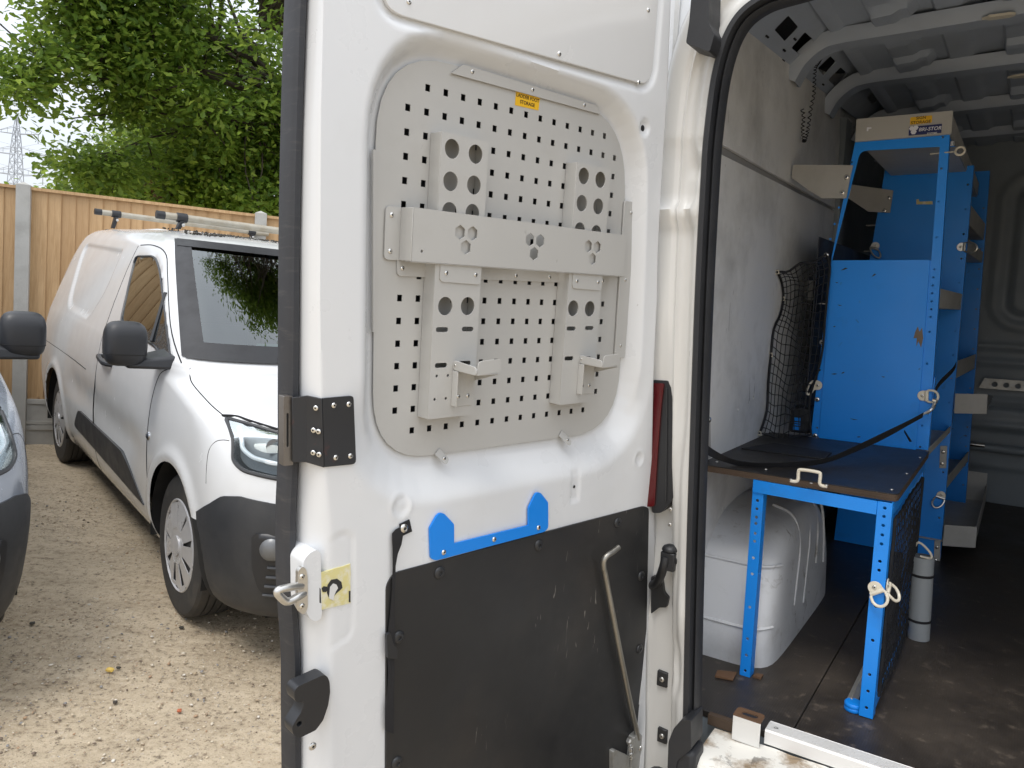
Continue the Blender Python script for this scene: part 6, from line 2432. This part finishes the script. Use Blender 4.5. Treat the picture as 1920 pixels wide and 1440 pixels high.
    cab = car.add('dashboard', b, 'well_dark', bevel=.03)
    for yy in (.36, -.36):
        b = B()
        b.box((1.30, yy - .24, .45), (1.42, yy + .24, 1.22))
        b.box((1.34, yy - .12, 1.26), (1.42, yy + .12, 1.44))
        b.box((.95, yy - .24, .45), (1.32, yy + .24, .68))
        car.add('seat', b, 'button_black', bevel=.05, segs=3)
    # headlights: reflector bowl, light strip and clear lens
    for sgn in (1, -1):
        hl_ = B()
        hl_.plate([(p_[0], p_[1]) for p_ in LAMP], [], lambda y_, z_, hh: front_pt(y_ * sgn, z_, hh), .002, .007, fill=.03)
        lo = car.add('headlight', hl_, 'lamp_glass', smooth=60)
        b = B()
        b.plate([(p_[0], p_[1]) for p_ in LAMP], [], lambda y_, z_, hh: front_pt(y_ * sgn, z_, hh), -.050, -.040, fill=.03)
        car.add('reflector_housing', b, 'lamp_housing', parent=lo, smooth=60)
        b = B()
        b.tube([front_pt(p_[0] * sgn, p_[1], .001) for p_ in LAMP], .009, 6, closed=True)
        car.add('lamp_rim', b, 'button_black', parent=lo)
        b = B()
        strip_ = smooth_path([front_pt(yy * sgn, zz_, -.008) for yy, zz_ in ((.822, .962), (.833, .925), (.836, .895), (.815, .872), (.785, .864), (.73, .856), (.46, .825))], 6)
        b.tube(strip_, .0095, 6)
        car.add('light_strip', b, 'lamp_white', parent=lo)
        b = B()
        for (yy, zz_, r_) in ((.755, .915, .030), (.66, .900, .034), (.54, .870, .036), (.74, .832, .014), (.66, .822, .014)):
            c0 = front_pt(yy * sgn, zz_, -.028)
            b.lathe([(.005, 0), (r_ * .6, .003), (r_ * .9, .012), (r_, .022), (r_ * 1.05, .022)], c0, 0, 16, Matrix.Rotation(R(180), 3, 'Z'))
        car.add('reflector', b, 'lamp_chrome', parent=lo)
        # shut line over the lamp and dark gap under the bonnet
        b = B()
        b.tube(smooth_path([front_pt(yy * sgn, zz_, -.001) for yy, zz_ in ((.842, .986), (.80, .990), (.77, .984), (.70, .970), (.60, .950), (.40, .915), (.05, .905))], 6), .0055, 6)
        car.add('bonnet_gap', b, 'well_dark')
        # fog lamp pocket in the bumper
        pk = roundpoly([(.825, .60), (.815, .46), (.785, .36), (.70, .30), (.46, .29), (.46, .60)], .03, 4)
        b = B()
        b.plate(pk, [], lambda a, c, hh: front_pt(a * sgn, c, hh), .009, .012, fill=.03)
        po = car.add('lamp_pocket', b, 'black_plastic', parent=bp, smooth=60)
        b = B()
        for zz_ in (.345, .385, .425, .465):
            b.tube([front_pt(yy * sgn, zz_, .013) for yy in (.48, .56, .64, .72, .77)], .008, 6)
        car.add('grille_slat', b, 'bumper_black', parent=bp)
        c0 = front_pt(.765 * sgn, .540, .008)
        nrm = Vector(front_pt(.765 * sgn, .540, .03)) - Vector(c0)
        b = B()
        b.lathe([(.042, 0), (.045, .006), (.040, .012), (.026, .020), (.004, .024)], c0, 2, 20, nrm.to_track_quat('Z', 'Y').to_matrix())
        car.add('fog_lamp', b, 'lamp_housing', parent=bp)
    # rub strips, handles, indicators, shut lines
    def sm_(x, z, hh, sgn):
        k = ring_params(t_of_z(z))
        q_ = (x - k[1]) / k[3]
        y_ = k[2] if q_ >= 1 else k[2] * (1 - (1 - max(q_, 0)) ** k[4]) ** (1 / k[4])
        return (x, sgn * (y_ + hh), z)
    for sgn in (1, -1):
        b = B()
        b.plate(roundpoly([(2.24, .42), (.50, .365), (.74, .50), (.90, .555), (2.05, .565)], [.06, .02, .06, .04, .06], 4), [], lambda x, z, hh: sm_(x, z, hh, sgn), -.03, .006)
        car.add('rub_strip', b, 'bumper_black', bevel=.006)
        b = B()
        b.tube([sm_(1.50, .985, .0, sgn), sm_(1.49, .988, .028, sgn), sm_(1.44, .985, .036, sgn), sm_(1.32, .972, .036, sgn), sm_(1.28, .97, .026, sgn), sm_(1.27, .968, 0, sgn)], .015, 8)
        car.add('door_handle', b, 'black_plastic')
        car.add('indicator', B().lathe([(.022, 0), (.020, .006), (.010, .012), (.002, .013)], sm_(.40, .745, -.001, sgn), 1, 14, Matrix.Rotation(R(0 if sgn > 0 else 180), 3, 'Z')), 'lamp_chrome')
        b = B()
        b.tube([sm_(x, z, -.0015, sgn) for x, z in smooth2([(.30, 1.085), (.38, 1.04), (.42, .90), (.42, .70), (.40, .45), (.42, .27)], 5)], .0035, 5)
        b.tube([sm_(x, z, -.0015, sgn) for x, z in smooth2([(.22, 1.125), (.50, 1.275), (.86, 1.515), (1.06, 1.625), (1.35, 1.66), (1.62, 1.655)], 5)], .004, 5)
        b.tube([sm_(x, z, -.0015, sgn) for x, z in smooth2([(1.66, 1.65), (1.66, 1.3), (1.62, .9), (1.62, .5), (1.60, .27)], 5)], .0035, 5)
        b.tube([sm_(x, z, -.0015 - .0, sgn) for x, z in smooth2([(3.45, .86), (2.5, .86), (1.9, .85)], 3)], .003, 5)
        car.add('shut_line', b, 'well_dark')
        b = B()
        b.tube(smooth_path([front_pt(yy * sgn, zz_, -.0012) for yy, zz_ in ((.864, .915), (.88, .912), (.897, .898), (.912, .86), (.920, .80), (.924, .73))], 4), .0022, 5)
        car.add('wing_line', b, 'well_dark')
        b = B()
        b.tube(smooth_path([front_pt(yy * sgn, zz_, -.0015) for yy, zz_ in ((.826, 1.112), (.836, 1.08), (.842, 1.05), (.848, 1.01), (.840, .988))], 6), .0028, 5)
        car.add('bonnet_line', b, 'well_dark')
        # window pillar and rubber
        b = B()
        b.tube([sm_(x, z, .001, sgn) for x, z in WIN] + [sm_(WIN[0][0], WIN[0][1], .001, sgn)], .007, 5)
        b.tube([sm_(.66, 1.175, .002, sgn), sm_(.74, 1.42, .002, sgn)], .012, 5)
        car.add('window_rubber', b, 'black_plastic')
        # mirror: rounded head on an arm
        mc = Vector((.35, sgn * (1.062 - mirror_in), 1.195))
        b = B()
        n_ = 20
        for a in range(n_ + 1):
            th = math.pi * a / n_
            for c in range(24):
                ph_ = 2 * math.pi * c / 24
                def se(v, p):
                    return math.copysign(abs(v) ** p, v)
                b.v.append((mc.x + .070 * se(math.sin(th), .6) * se(math.cos(ph_), .8) - .01, mc.y + sgn * .090 * se(math.cos(th), .55), mc.z + .104 * se(math.sin(th), .55) * se(math.sin(ph_), .75)))
        for a in range(n_):
            for c in range(24):
                b.f.append((a * 24 + c, a * 24 + (c + 1) % 24, (a + 1) * 24 + (c + 1) % 24, (a + 1) * 24 + c))
        mo = car.add('door_mirror', b, 'black_plastic', smooth=60)
        seam = []
        for c in range(40):
            ph_ = 2 * math.pi * c / 40
            ct, st = math.cos(ph_), math.sin(ph_)
            # level line a third of the way up the housing
            seam.append((mc.x - .01 + .0665 * math.copysign(abs(st) ** .62, st), mc.y + sgn * .0885 * math.copysign(abs(ct) ** .6, ct), mc.z - .045))
        car.add('housing_seam', B().tube(seam, .0022, 5, closed=True), 'well_dark', parent=mo)
        b = B()
        b.hexa([(.26, sgn * .85, 1.085), (.48, sgn * .85, 1.10), (.46, sgn * .85, 1.17), (.28, sgn * .85, 1.15)],
               [(.31, sgn * 1.06, 1.082), (.42, sgn * 1.06, 1.085), (.42, sgn * 1.06, 1.12), (.31, sgn * 1.06, 1.12)])
        car.add('mirror_arm', b, 'black_plastic', parent=mo, bevel=.015, segs=3)
    # wheels
    hub = []
    for k in range(9):
        a0 = 2 * math.pi * k / 9
        for (dw, r0_, r1_) in ((.20, .085, .182),):
            hub.append(roundpoly([(r0_ * math.cos(a0 - .05), r0_ * math.sin(a0 - .05)), (r1_ * math.cos(a0 - .075), r1_ * math.sin(a0 - .075)), (r1_ * math.cos(a0 + .09), r1_ * math.sin(a0 + .09)), (r0_ * math.cos(a0 + .05), r0_ * math.sin(a0 + .05))], .003, 2))
    tyre_p = [(.19, -.095), (.215, -.10), (.27, -.104), (.305, -.098), (.319, -.085), (.3235, -.07)]
    for gpos in (-.052, -.018, .018, .052):
        tyre_p += [(.325, gpos - .0042), (.317, gpos - .003), (.317, gpos + .003), (.325, gpos + .0042)]
    tyre_p += [(.3235, .07), (.319, .085), (.305, .098), (.27, .104), (.215, .10), (.19, .095)]
    b = B()
    b.lathe(tyre_p, (0, 0, 0), 1, 56)
    tyre_me = make_mesh('tyre', b, None, 'tyre', 28)
    b = B()
    b.plate(circle((0, 0), .205, 48), hub, lambda a, c, hh: (a, hh + .012 * (1 - (math.hypot(a, c) / .205) ** 2) + .004 * math.sin(9 * math.atan2(c, a)) * min(1, math.hypot(a, c) / .1), c), .094, .098)
    b.lathe([(.045, .108), (.045, .114), (.030, .116), (.004, .116)], (0, 0, 0), 1, 20)
    b.lathe([(.198, .094), (.206, .104), (.211, .100), (.212, .092)], (0, 0, 0), 1, 40)
    rim_me = make_mesh('rim', b, None, 'hubcap', 35)
    b = B()
    b.lathe([(.20, .070), (.01, .070)], (0, 0, 0), 1, 24)
    back_me = make_mesh('rim_back', b, None, 'well_dark', 35)
    for n_w, (wx, sgn) in enumerate(((0, 1), (0, -1), (WB, 1), (WB, -1))):
        rot_ = Matrix.Rotation(R(0 if sgn > 0 else 180), 3, 'Z') @ Matrix.Rotation(R(17 * n_w), 3, 'Y')
        wo_ = car.inst('wheel', tyre_me, (wx, sgn * .785, .325), rot_)
        car.inst('rim', rim_me, (wx, sgn * .785, .325), rot_, wo_)
        car.inst('rim_back', back_me, (wx, sgn * .785, .325), rot_, wo_)
    return car

def smooth2(pts, n):
    return [(p.x, p.y) for p in smooth_path([(a, c, 0) for a, c in pts], n)]

car = build_car('parked_van', 'white small van with two roof bars parked in front of the tan fence', CAR, 'car_white')
# roof bars on clamps
for (bx_, by2, bz_, r_, x2) in ((1.60, .625, 1.850, .023, 1.60), (3.10, .67, 1.880, .021, 3.10)):
    a = Vector((bx_, by2, bz_))
    a2 = Vector((x2, -by2, bz_))
    ro = car.add('roof_bar', B().tube([a, a.lerp(a2, .5), a2], r_, 12), 'roofbar')
    car.add('end_cap', B().tube([a + Vector((0, .004, 0)), a - Vector((0, .045, 0))], r_ + .002, 12), 'black_plastic', parent=ro)
    for yy in (a.y - .145, -a.y + .145):
        b = B()
        s2 = 1 if yy > 0 else -1
        b.tube([(a.x, yy - .032, a.z), (a.x, yy + .032, a.z)], r_ + .006, 12)
        zr = float(np.interp(abs(yy) + .03, [.16, .36, .52, .625], [1.786, 1.778, 1.766, 1.74])) + .012
        b.hexa([(a.x - .028, yy - .012, a.z - .02), (a.x + .028, yy - .012, a.z - .02), (a.x + .028, yy + .012, a.z - .02), (a.x - .028, yy + .012, a.z - .02)],
               [(a.x - .022, yy + s2 * .02 - .012, zr), (a.x + .022, yy + s2 * .02 - .012, zr), (a.x + .022, yy + s2 * .02 + .012, zr), (a.x - .022, yy + s2 * .02 + .012, zr)])
        b.box((a.x - .04, yy + s2 * .03 - .035, zr - .035), (a.x + .04, yy + s2 * .03 + .035, zr - .012))
        cl = car.add('clamp', b, 'hasp_black', parent=ro, bevel=.003)
        b = B()
        for dx in (-.018, .018):
            b.lathe([(.010, 0), (.010, .006), (.004, .008)], (a.x + dx - .02, yy + .0, a.z - .045), 0, 10, Matrix.Rotation(R(180), 3, 'Z'))
        car.add('bolt', b, 'steel', parent=ro)
# roof swage ribs and blown leaf litter on the roof
b = B()
for yy in (-.45, -.27, -.09, .09, .27, .45):
    b.tube([(1.75, yy, 1.760 + .022 * (1 - (yy / .5) ** 2)), (2.2, yy, 1.768 + .02 * (1 - (yy / .5) ** 2)), (3.0, yy, 1.760 + .018 * (1 - (yy / .5) ** 2))], [.006, .014, .008], 6)
car.add('roof_swage', b, 'car_white')
nl = 420
lx = 1.25 + .6 * rng.random(nl) ** 1.2
ly = -.55 + 1.1 * rng.random(nl)
cl_ = (rng.random(nl) < .6)
lx = np.where(cl_, 1.33 + .05 * rng.normal(size=nl) + .10 * np.sin(ly * 9), lx)
lz = np.array([np.interp(x, KEYS[14:, 1], KEYS[14:, 0]) for x in lx]) + .002 - .06 * np.clip(np.abs(ly) - .42, 0, 1) ** 1.2
me = bulk_mesh('leaf_litter', ico, icf, np.stack([lx, ly, lz], -1), rand_rot(nl, rng) * np.array([1, .5, .3])[None, None, :], .006 + .008 * rng.random(nl), 'grey_debris')
o = bpy.data.objects.new('leaf_litter', me)
C.objects.link(o)
o.parent = car.o
o['kind'] = 'stuff'
# mint coloured permit behind the windscreen
mint = paint('permit_card', (.45, .75, .68), .5, var=.02)
p0 = Cr(498, 648, 0, .50)
b = B()
b.box((.470, float(p0[1]) - .10, float(p0[2]) - .012), (.475, float(p0[1]) + .06, float(p0[2]) + .012))
car.add('permit_card', b, 'permit_card')

OFF = Vector((.25, 2.42, 0))
GCAR = CAR @ Matrix.Translation(OFF)
car2 = build_car('parked_van', 'grey small van cut off by the left edge, beside the white van', GCAR, 'car_grey', .07)
for c_ in (car, car2):
    c_.o['group'] = 'small vans parked side by side'

# ---------------- electricity pylon far off
pd = Yr(30, 300, 210)
py = Thing('electricity_pylon', 'grey steel lattice pylon rising far away beyond the fence', 'pylon', YARD, (pd[0], pd[1], 0))
bx, by = pd[0], pd[1]
def leg_w(z):
    return float(np.interp(z, [0, 22, 36, 44], [4.2, 1.55, .85, .15]))
b = B()
lv = [0, 7, 13, 18, 22, 25, 28, 31, 34, 37, 40, 44]
for k in range(len(lv) - 1):
    z0_, z1_ = lv[k], lv[k + 1]
    w0, w1 = leg_w(z0_), leg_w(z1_)
    cs0 = [(bx + sx * w0, by + sy * w0, z0_) for sx, sy in ((1, 1), (-1, 1), (-1, -1), (1, -1))]
    cs1 = [(bx + sx * w1, by + sy * w1, z1_) for sx, sy in ((1, 1), (-1, 1), (-1, -1), (1, -1))]
    for m in range(4):
        b.tube([cs0[m], cs1[m]], .13, 4)
        b.tube([cs0[m], cs1[(m + 1) % 4]], .07, 4)
        b.tube([cs0[(m + 1) % 4], cs1[m]], .07, 4)
        b.tube([cs1[m], cs1[(m + 1) % 4]], .07, 4)
py.add('tower', b, 'pylon_grey', smooth=0)
for (z, L_) in ((27.5, 7.5), (33.0, 8.5), (38.5, 6.0)):
    b = B()
    for sx in (1, -1):
        w0 = leg_w(z)
        tip = (bx + sx * L_, by, z + .3)
        for sy in (1, -1):
            b.tube([(bx + sx * w0, by + sy * w0, z), tip], .09, 4)
            b.tube([(bx + sx * w0 * .9, by + sy * w0 * .9, z + 2.0), tip], .07, 4)
        for t in (.35, .65):
            b.tube([(bx + sx * (w0 + (L_ - w0) * t), by, z + .1), (bx + sx * (w0 + (L_ - w0) * t), by, z + 2.0 * (1 - t) + .2)], .06, 4)
    py.add('cross_arm', b, 'pylon_grey', smooth=0)
    b = B()
    for sx in (1, -1):
        b.tube([(bx + sx * L_, by, z + .2), (bx + sx * L_, by, z - 2.2)], .12, 6)
    py.add('insulator', b, 'pylon_grey')
b = B()
for (z, L_) in ((25.3, 7.5), (30.8, 8.5), (36.3, 6.0)):
    for sx in (1, -1):
        pts = []
        for k in range(25):
            t = k / 24
            pts.append((bx + sx * L_ + 150 * t, by - 40 * t, z - 7 * 4 * t * (1 - t)))
        b.tube(pts, .035, 4)
        pts = [(bx + sx * L_ - 150 * k / 24, by + 40 * k / 24, z - 7 * 4 * (k / 24) * (1 - k / 24)) for k in range(25)]
        b.tube(pts, .035, 4)
py.add('power_line', b, 'pylon_grey')

# ---------------- trees beyond the fence
OAK_T = [(0, 0, 0), (.07, .22, .02), (.15, .40, .03), (.13, .52, .03), (.26, .66, .05), (.20, .78, .03), (.15, .92, .02), (0, 1.0, -.03),
         (-.15, .92, .02), (-.20, .78, .03), (-.26, .66, .05), (-.13, .52, .03), (-.15, .40, .03), (-.07, .22, .02)]
OAK_F = [(0, 1, 2, 3, 4, 5, 6, 7), (0, 7, 8, 9, 10, 11, 12, 13)]
OVAL_T = [(0, 0, 0), (.26, .35, .04), (.22, .7, .04), (0, 1, -.05), (-.22, .7, .04), (-.26, .35, .04)]
OVAL_F = [(0, 1, 2, 3), (0, 3, 4, 5)]

def basis(nrm, tan):
    z = nrm / np.linalg.norm(nrm, axis=1)[:, None]
    y = tan - z * (tan * z).sum(1)[:, None]
    y /= np.linalg.norm(y, axis=1)[:, None]
    x = np.cross(y, z)
    return np.stack([x, y, z], -1)

def foliage(blobs, per_clump, clump_r, leaf, seed, droop=.4, cull=0.0):
    """leaves in loose sprays: clump centres fill the blobs, denser to their outside"""
    r = np.random.default_rng(seed)
    cs = []
    for (c, rad, n) in blobs:
        d = r.normal(size=(n, 3))
        d /= np.linalg.norm(d, axis=1)[:, None]
        rr = r.random(n) ** .42
        cs.append(np.array(c)[None, :] + d * rr[:, None] * np.array(rad)[None, :])
    cs = np.concatenate(cs)
    if cull > 0:
        f = np.array([noise.noise(Vector(c) * 1.15 + Vector((seed, 0, 0))) + .5 * noise.noise(Vector(c) * 2.9) for c in cs])
        cs = cs[f > np.quantile(f, cull)]
    m = len(cs)
    k = per_clump
    off = r.normal(size=(m, k, 3)) * (clump_r * (.55 + .8 * r.random((m, 1, 1))))
    off[..., 2] *= .62
    pos = (cs[:, None, :] + off).reshape(-1, 3)
    nrm = r.normal(size=pos.shape) * .55 + np.array([0, -.18, .8])
    tan = off.reshape(-1, 3) / clump_r + r.normal(size=pos.shape) * .7 + np.array([0, 0, -droop])
    return cs, pos, basis(nrm, tan), leaf * (.65 + .7 * r.random(len(pos)))

def limb(b, p0, p1, r0, r1, rr, sag=.1, n=7):
    p0, p1 = Vector(p0), Vector(p1)
    L_ = (p1 - p0).length
    pts, rs_ = [], []
    jit = Vector((rr.uniform(-1, 1), rr.uniform(-1, 1), rr.uniform(-.3, 1))) * L_ * sag
    for k in range(n):
        t = k / (n - 1)
        pts.append(p0.lerp(p1, t) + jit * math.sin(math.pi * t) + Vector((rr.uniform(-1, 1), rr.uniform(-1, 1), rr.uniform(-1, 1))) * L_ * .018)
        rs_.append(r0 + (r1 - r0) * t)
    b.tube(pts, rs_, 6)
    return pts

def tree(name, label, base, h_trunk, r_trunk, limbs, blobs, per_clump, clump_r, leaf, tmpl, mat, seed, group=None, twig=120, cull=0.0):
    t = Thing(name, label, 'tree', YARD, base, group)
    rr = random.Random(seed)
    b = B()
    bx_, by_, bz_ = base
    top = (bx_ + rr.uniform(-.2, .2), by_, bz_ + h_trunk)
    b.tube([(bx_, by_, bz_ - .1), (bx_ + .02, by_, bz_ + h_trunk * .1), (bx_ + .05, by_, bz_ + h_trunk * .5), top], [r_trunk * 1.35, r_trunk, r_trunk * .85, r_trunk * .7], 10)
    tk = t.add('trunk', b, 'bark')
    cs, pos, rot, sc_ = foliage(blobs, per_clump, clump_r, leaf, seed, cull=cull)
    b = B()
    ends = []
    for (p1, r0) in limbs:
        pts = limb(b, top, p1, r0, r0 * .3, rr)
        ends += [(p, r0 * (.8 - .5 * i / len(pts))) for i, p in enumerate(pts[2:])]
    idx = list(range(len(cs)))
    rr.shuffle(idx)
    for i in idx[:twig]:
        c = Vector(cs[i])
        if not ends:
            break
        e, r0 = min(ends, key=lambda q: (q[0] - c).length)
        limb(b, e, c, min(.034, r0 * .7), .008, rr, .12, 5)
    t.add('branch', b, 'bark')
    me = bulk_mesh('foliage', tmpl[0], tmpl[1], pos, rot, sc_, mat)
    o = bpy.data.objects.new('foliage', me)
    C.objects.link(o)
    o.parent = t.o
    o.matrix_parent_inverse = t.o.matrix_world.inverted()
    o['kind'] = 'stuff'
    return t

def blob(u, v, d, r, n, flat=1.0):
    p = Yr(u, v, d)
    return (tuple(map(float, p)), (r, r, r * flat), n)

# the oak whose boughs reach over from the right
oak_blobs = [blob(480, 60, 10.0, 1.7, 190), blob(345, 40, 9.6, 1.25, 110), blob(400, 150, 10.2, 1.2, 120), blob(500, 220, 10.4, 1.3, 140), blob(235, 35, 9.2, 1.0, 80), blob(130, 45, 8.8, .80, 60), blob(60, 20, 8.4, .7, 40),
             blob(20, 70, 8.3, .35, 12), blob(165, 105, 8.9, .62, 40), blob(80, 130, 8.5, .55, 30), blob(35, 165, 8.4, .38, 16), blob(60, 215, 8.4, .30, 14), blob(85, 262, 8.4, .17, 7), blob(15, 205, 8.3, .18, 5), blob(120, 165, 8.8, .35, 12),
             blob(200, 150, 9.0, .50, 26), blob(265, 130, 9.4, .62, 36), blob(300, 190, 9.8, .70, 44), blob(215, 235, 9.3, .34, 12), blob(160, 225, 9.0, .26, 7), blob(140, 285, 9.2, .25, 7), blob(180, 285, 9.4, .34, 14), blob(250, 275, 9.8, .46, 22),
             blob(150, 330, 9.6, .24, 8), blob(200, 325, 9.8, .34, 16), blob(340, 260, 10.2, .8, 60), blob(430, 260, 10.6, 1.0, 80), blob(530, 120, 10.2, 1.2, 110), blob(300, -60, 9.5, 1.3, 60), blob(130, -60, 8.6, 1.0, 40), blob(520, -80, 10.5, 1.8, 80)]
# its crown also spreads overhead, where the white van's windscreen mirrors it
def screen_pt(f, z):
    k = ring_params(t_of_z(z))
    th = math.asin(min(.999, abs(f)) ** (k[4] / 2))
    return np.array(CAR @ Vector((k[1] + k[3] * (1 - math.cos(th) ** (2 / k[4])), k[2] * f, z)))
for z_ in (1.26, 1.34, 1.42, 1.50, 1.58, 1.66):
    for f_ in (-.05, .10, .22, .33, .43, .52, .60, .67, .74):
        if (z_ < 1.3 and f_ > .15) or (z_ < 1.38 and f_ > .36) or (z_ < 1.45 and f_ > .55) or (z_ < 1.53 and f_ > .68):
            continue
        p_ = screen_pt(f_, z_)
        n_ = unit(np.cross(screen_pt(f_ + .02, z_) - p_, screen_pt(f_, z_ + .02) - p_))
        if n_[2] < 0:
            n_ = -n_
        d_ = unit(p_ - CAMP)
        q_ = p_ + unit(d_ - 2 * (d_ @ n_) * n_) * 9.0
        oak_blobs.append((tuple(map(float, q_)), (.62, .62, .62), 26))
ob = Yr(640, 700, 12.0)
ob = (float(ob[0]), float(ob[1]), gz(ob[0], ob[1]))
lim = [(tuple(map(float, Yr(u, v, d))), r_) for (u, v, d, r_) in ((330, 20, 9.6, .09), (120, 60, 8.9, .05), (420, 90, 10, .08), (215, 195, 9.4, .045), (130, 215, 9.0, .025), (330, 240, 10, .06), (200, 290, 9.6, .03), (500, 40, 10, .09), (300, 130, 9.6, .05), (450, 210, 10.3, .06), (70, 120, 8.5, .025))]
tree('oak_tree', 'large oak with dark lobed leaves reaching over the fence from the right', ob, 3.6, .30, lim, oak_blobs, 52, .19, .108, (OAK_T, OAK_F), 'oak_leaf', 11, 'trees beyond the fence', 420, .56)

# lighter leaved trees filling the ground behind it
def mass(name, label, u, v, d, blobs, mat, seed, leaf=.105, per=38, cr=.24, tmpl=(OVAL_T, OVAL_F)):
    p = Yr(u, v, d)
    base = (float(p[0]), float(p[1]), gz(p[0], p[1]))
    ctr = np.mean([np.array(q[0]) for q in blobs], axis=0)
    limbs = [(q[0], .05) for q in blobs[:6]]
    tree(name, label, base, max(.8, float(ctr[2]) - base[2] - .9), .14, limbs, blobs, per, cr, leaf, tmpl, mat, seed, 'trees beyond the fence', 60)
mass('hedgerow_tree', 'bright green bushy tree rising right behind the fence beside the black door edge', 470, 560, 12.0,
     [blob(480, 330, 11.5, 1.3, 190), blob(400, 330, 11.4, .9, 110), blob(540, 250, 12, 1.5, 150), blob(450, 400, 11.2, 1.2, 100), blob(380, 230, 12.5, 1.1, 90)], 'bush_leaf', 21)
mass('hedgerow_tree', 'mid green tree with its low crown over the middle of the fence', 300, 560, 13.0,
     [blob(320, 345, 12.2, .8, 90), blob(240, 350, 12.0, .7, 75), blob(190, 370, 11.6, .6, 50), blob(350, 290, 12.8, .7, 60), blob(270, 320, 12.6, .5, 36), blob(330, 240, 13.5, 1.0, 70)], 'oak_leaf', 22, .09)
mass('hedgerow_tree', 'pale yellow-green tree showing through the gap below the oak bough', 330, 560, 17.0,
     [blob(305, 290, 16.5, 1.2, 110), blob(290, 330, 16.0, .9, 70), blob(340, 230, 17, 1.2, 90)], 'pale_leaf', 23, .11)
mass('hedgerow_tree', 'dark green tree behind the fence, mostly hidden by the open van door', 760, 560, 13.0,
     [blob(700, 380, 12.5, 1.4, 130), blob(820, 420, 12.8, 1.3, 120), blob(760, 260, 13.0, 1.5, 130), blob(900, 360, 13.5, 1.4, 110)], 'oak_leaf', 25)
# a brown dead spray low in the hedge
island_mat('dry_leaf', [(.16, .06, .03), (.20, .09, .04), (.12, .05, .025), (.10, .09, .03)])
mass('dying_shrub', 'small shrub with brown dying leaves low in the green hedge', 315, 560, 11.0, [blob(312, 342, 11.2, .20, 10), blob(322, 372, 11.1, .16, 7)], 'dry_leaf', 24, .07, 26, .12)

bpy.context.view_layer.update()
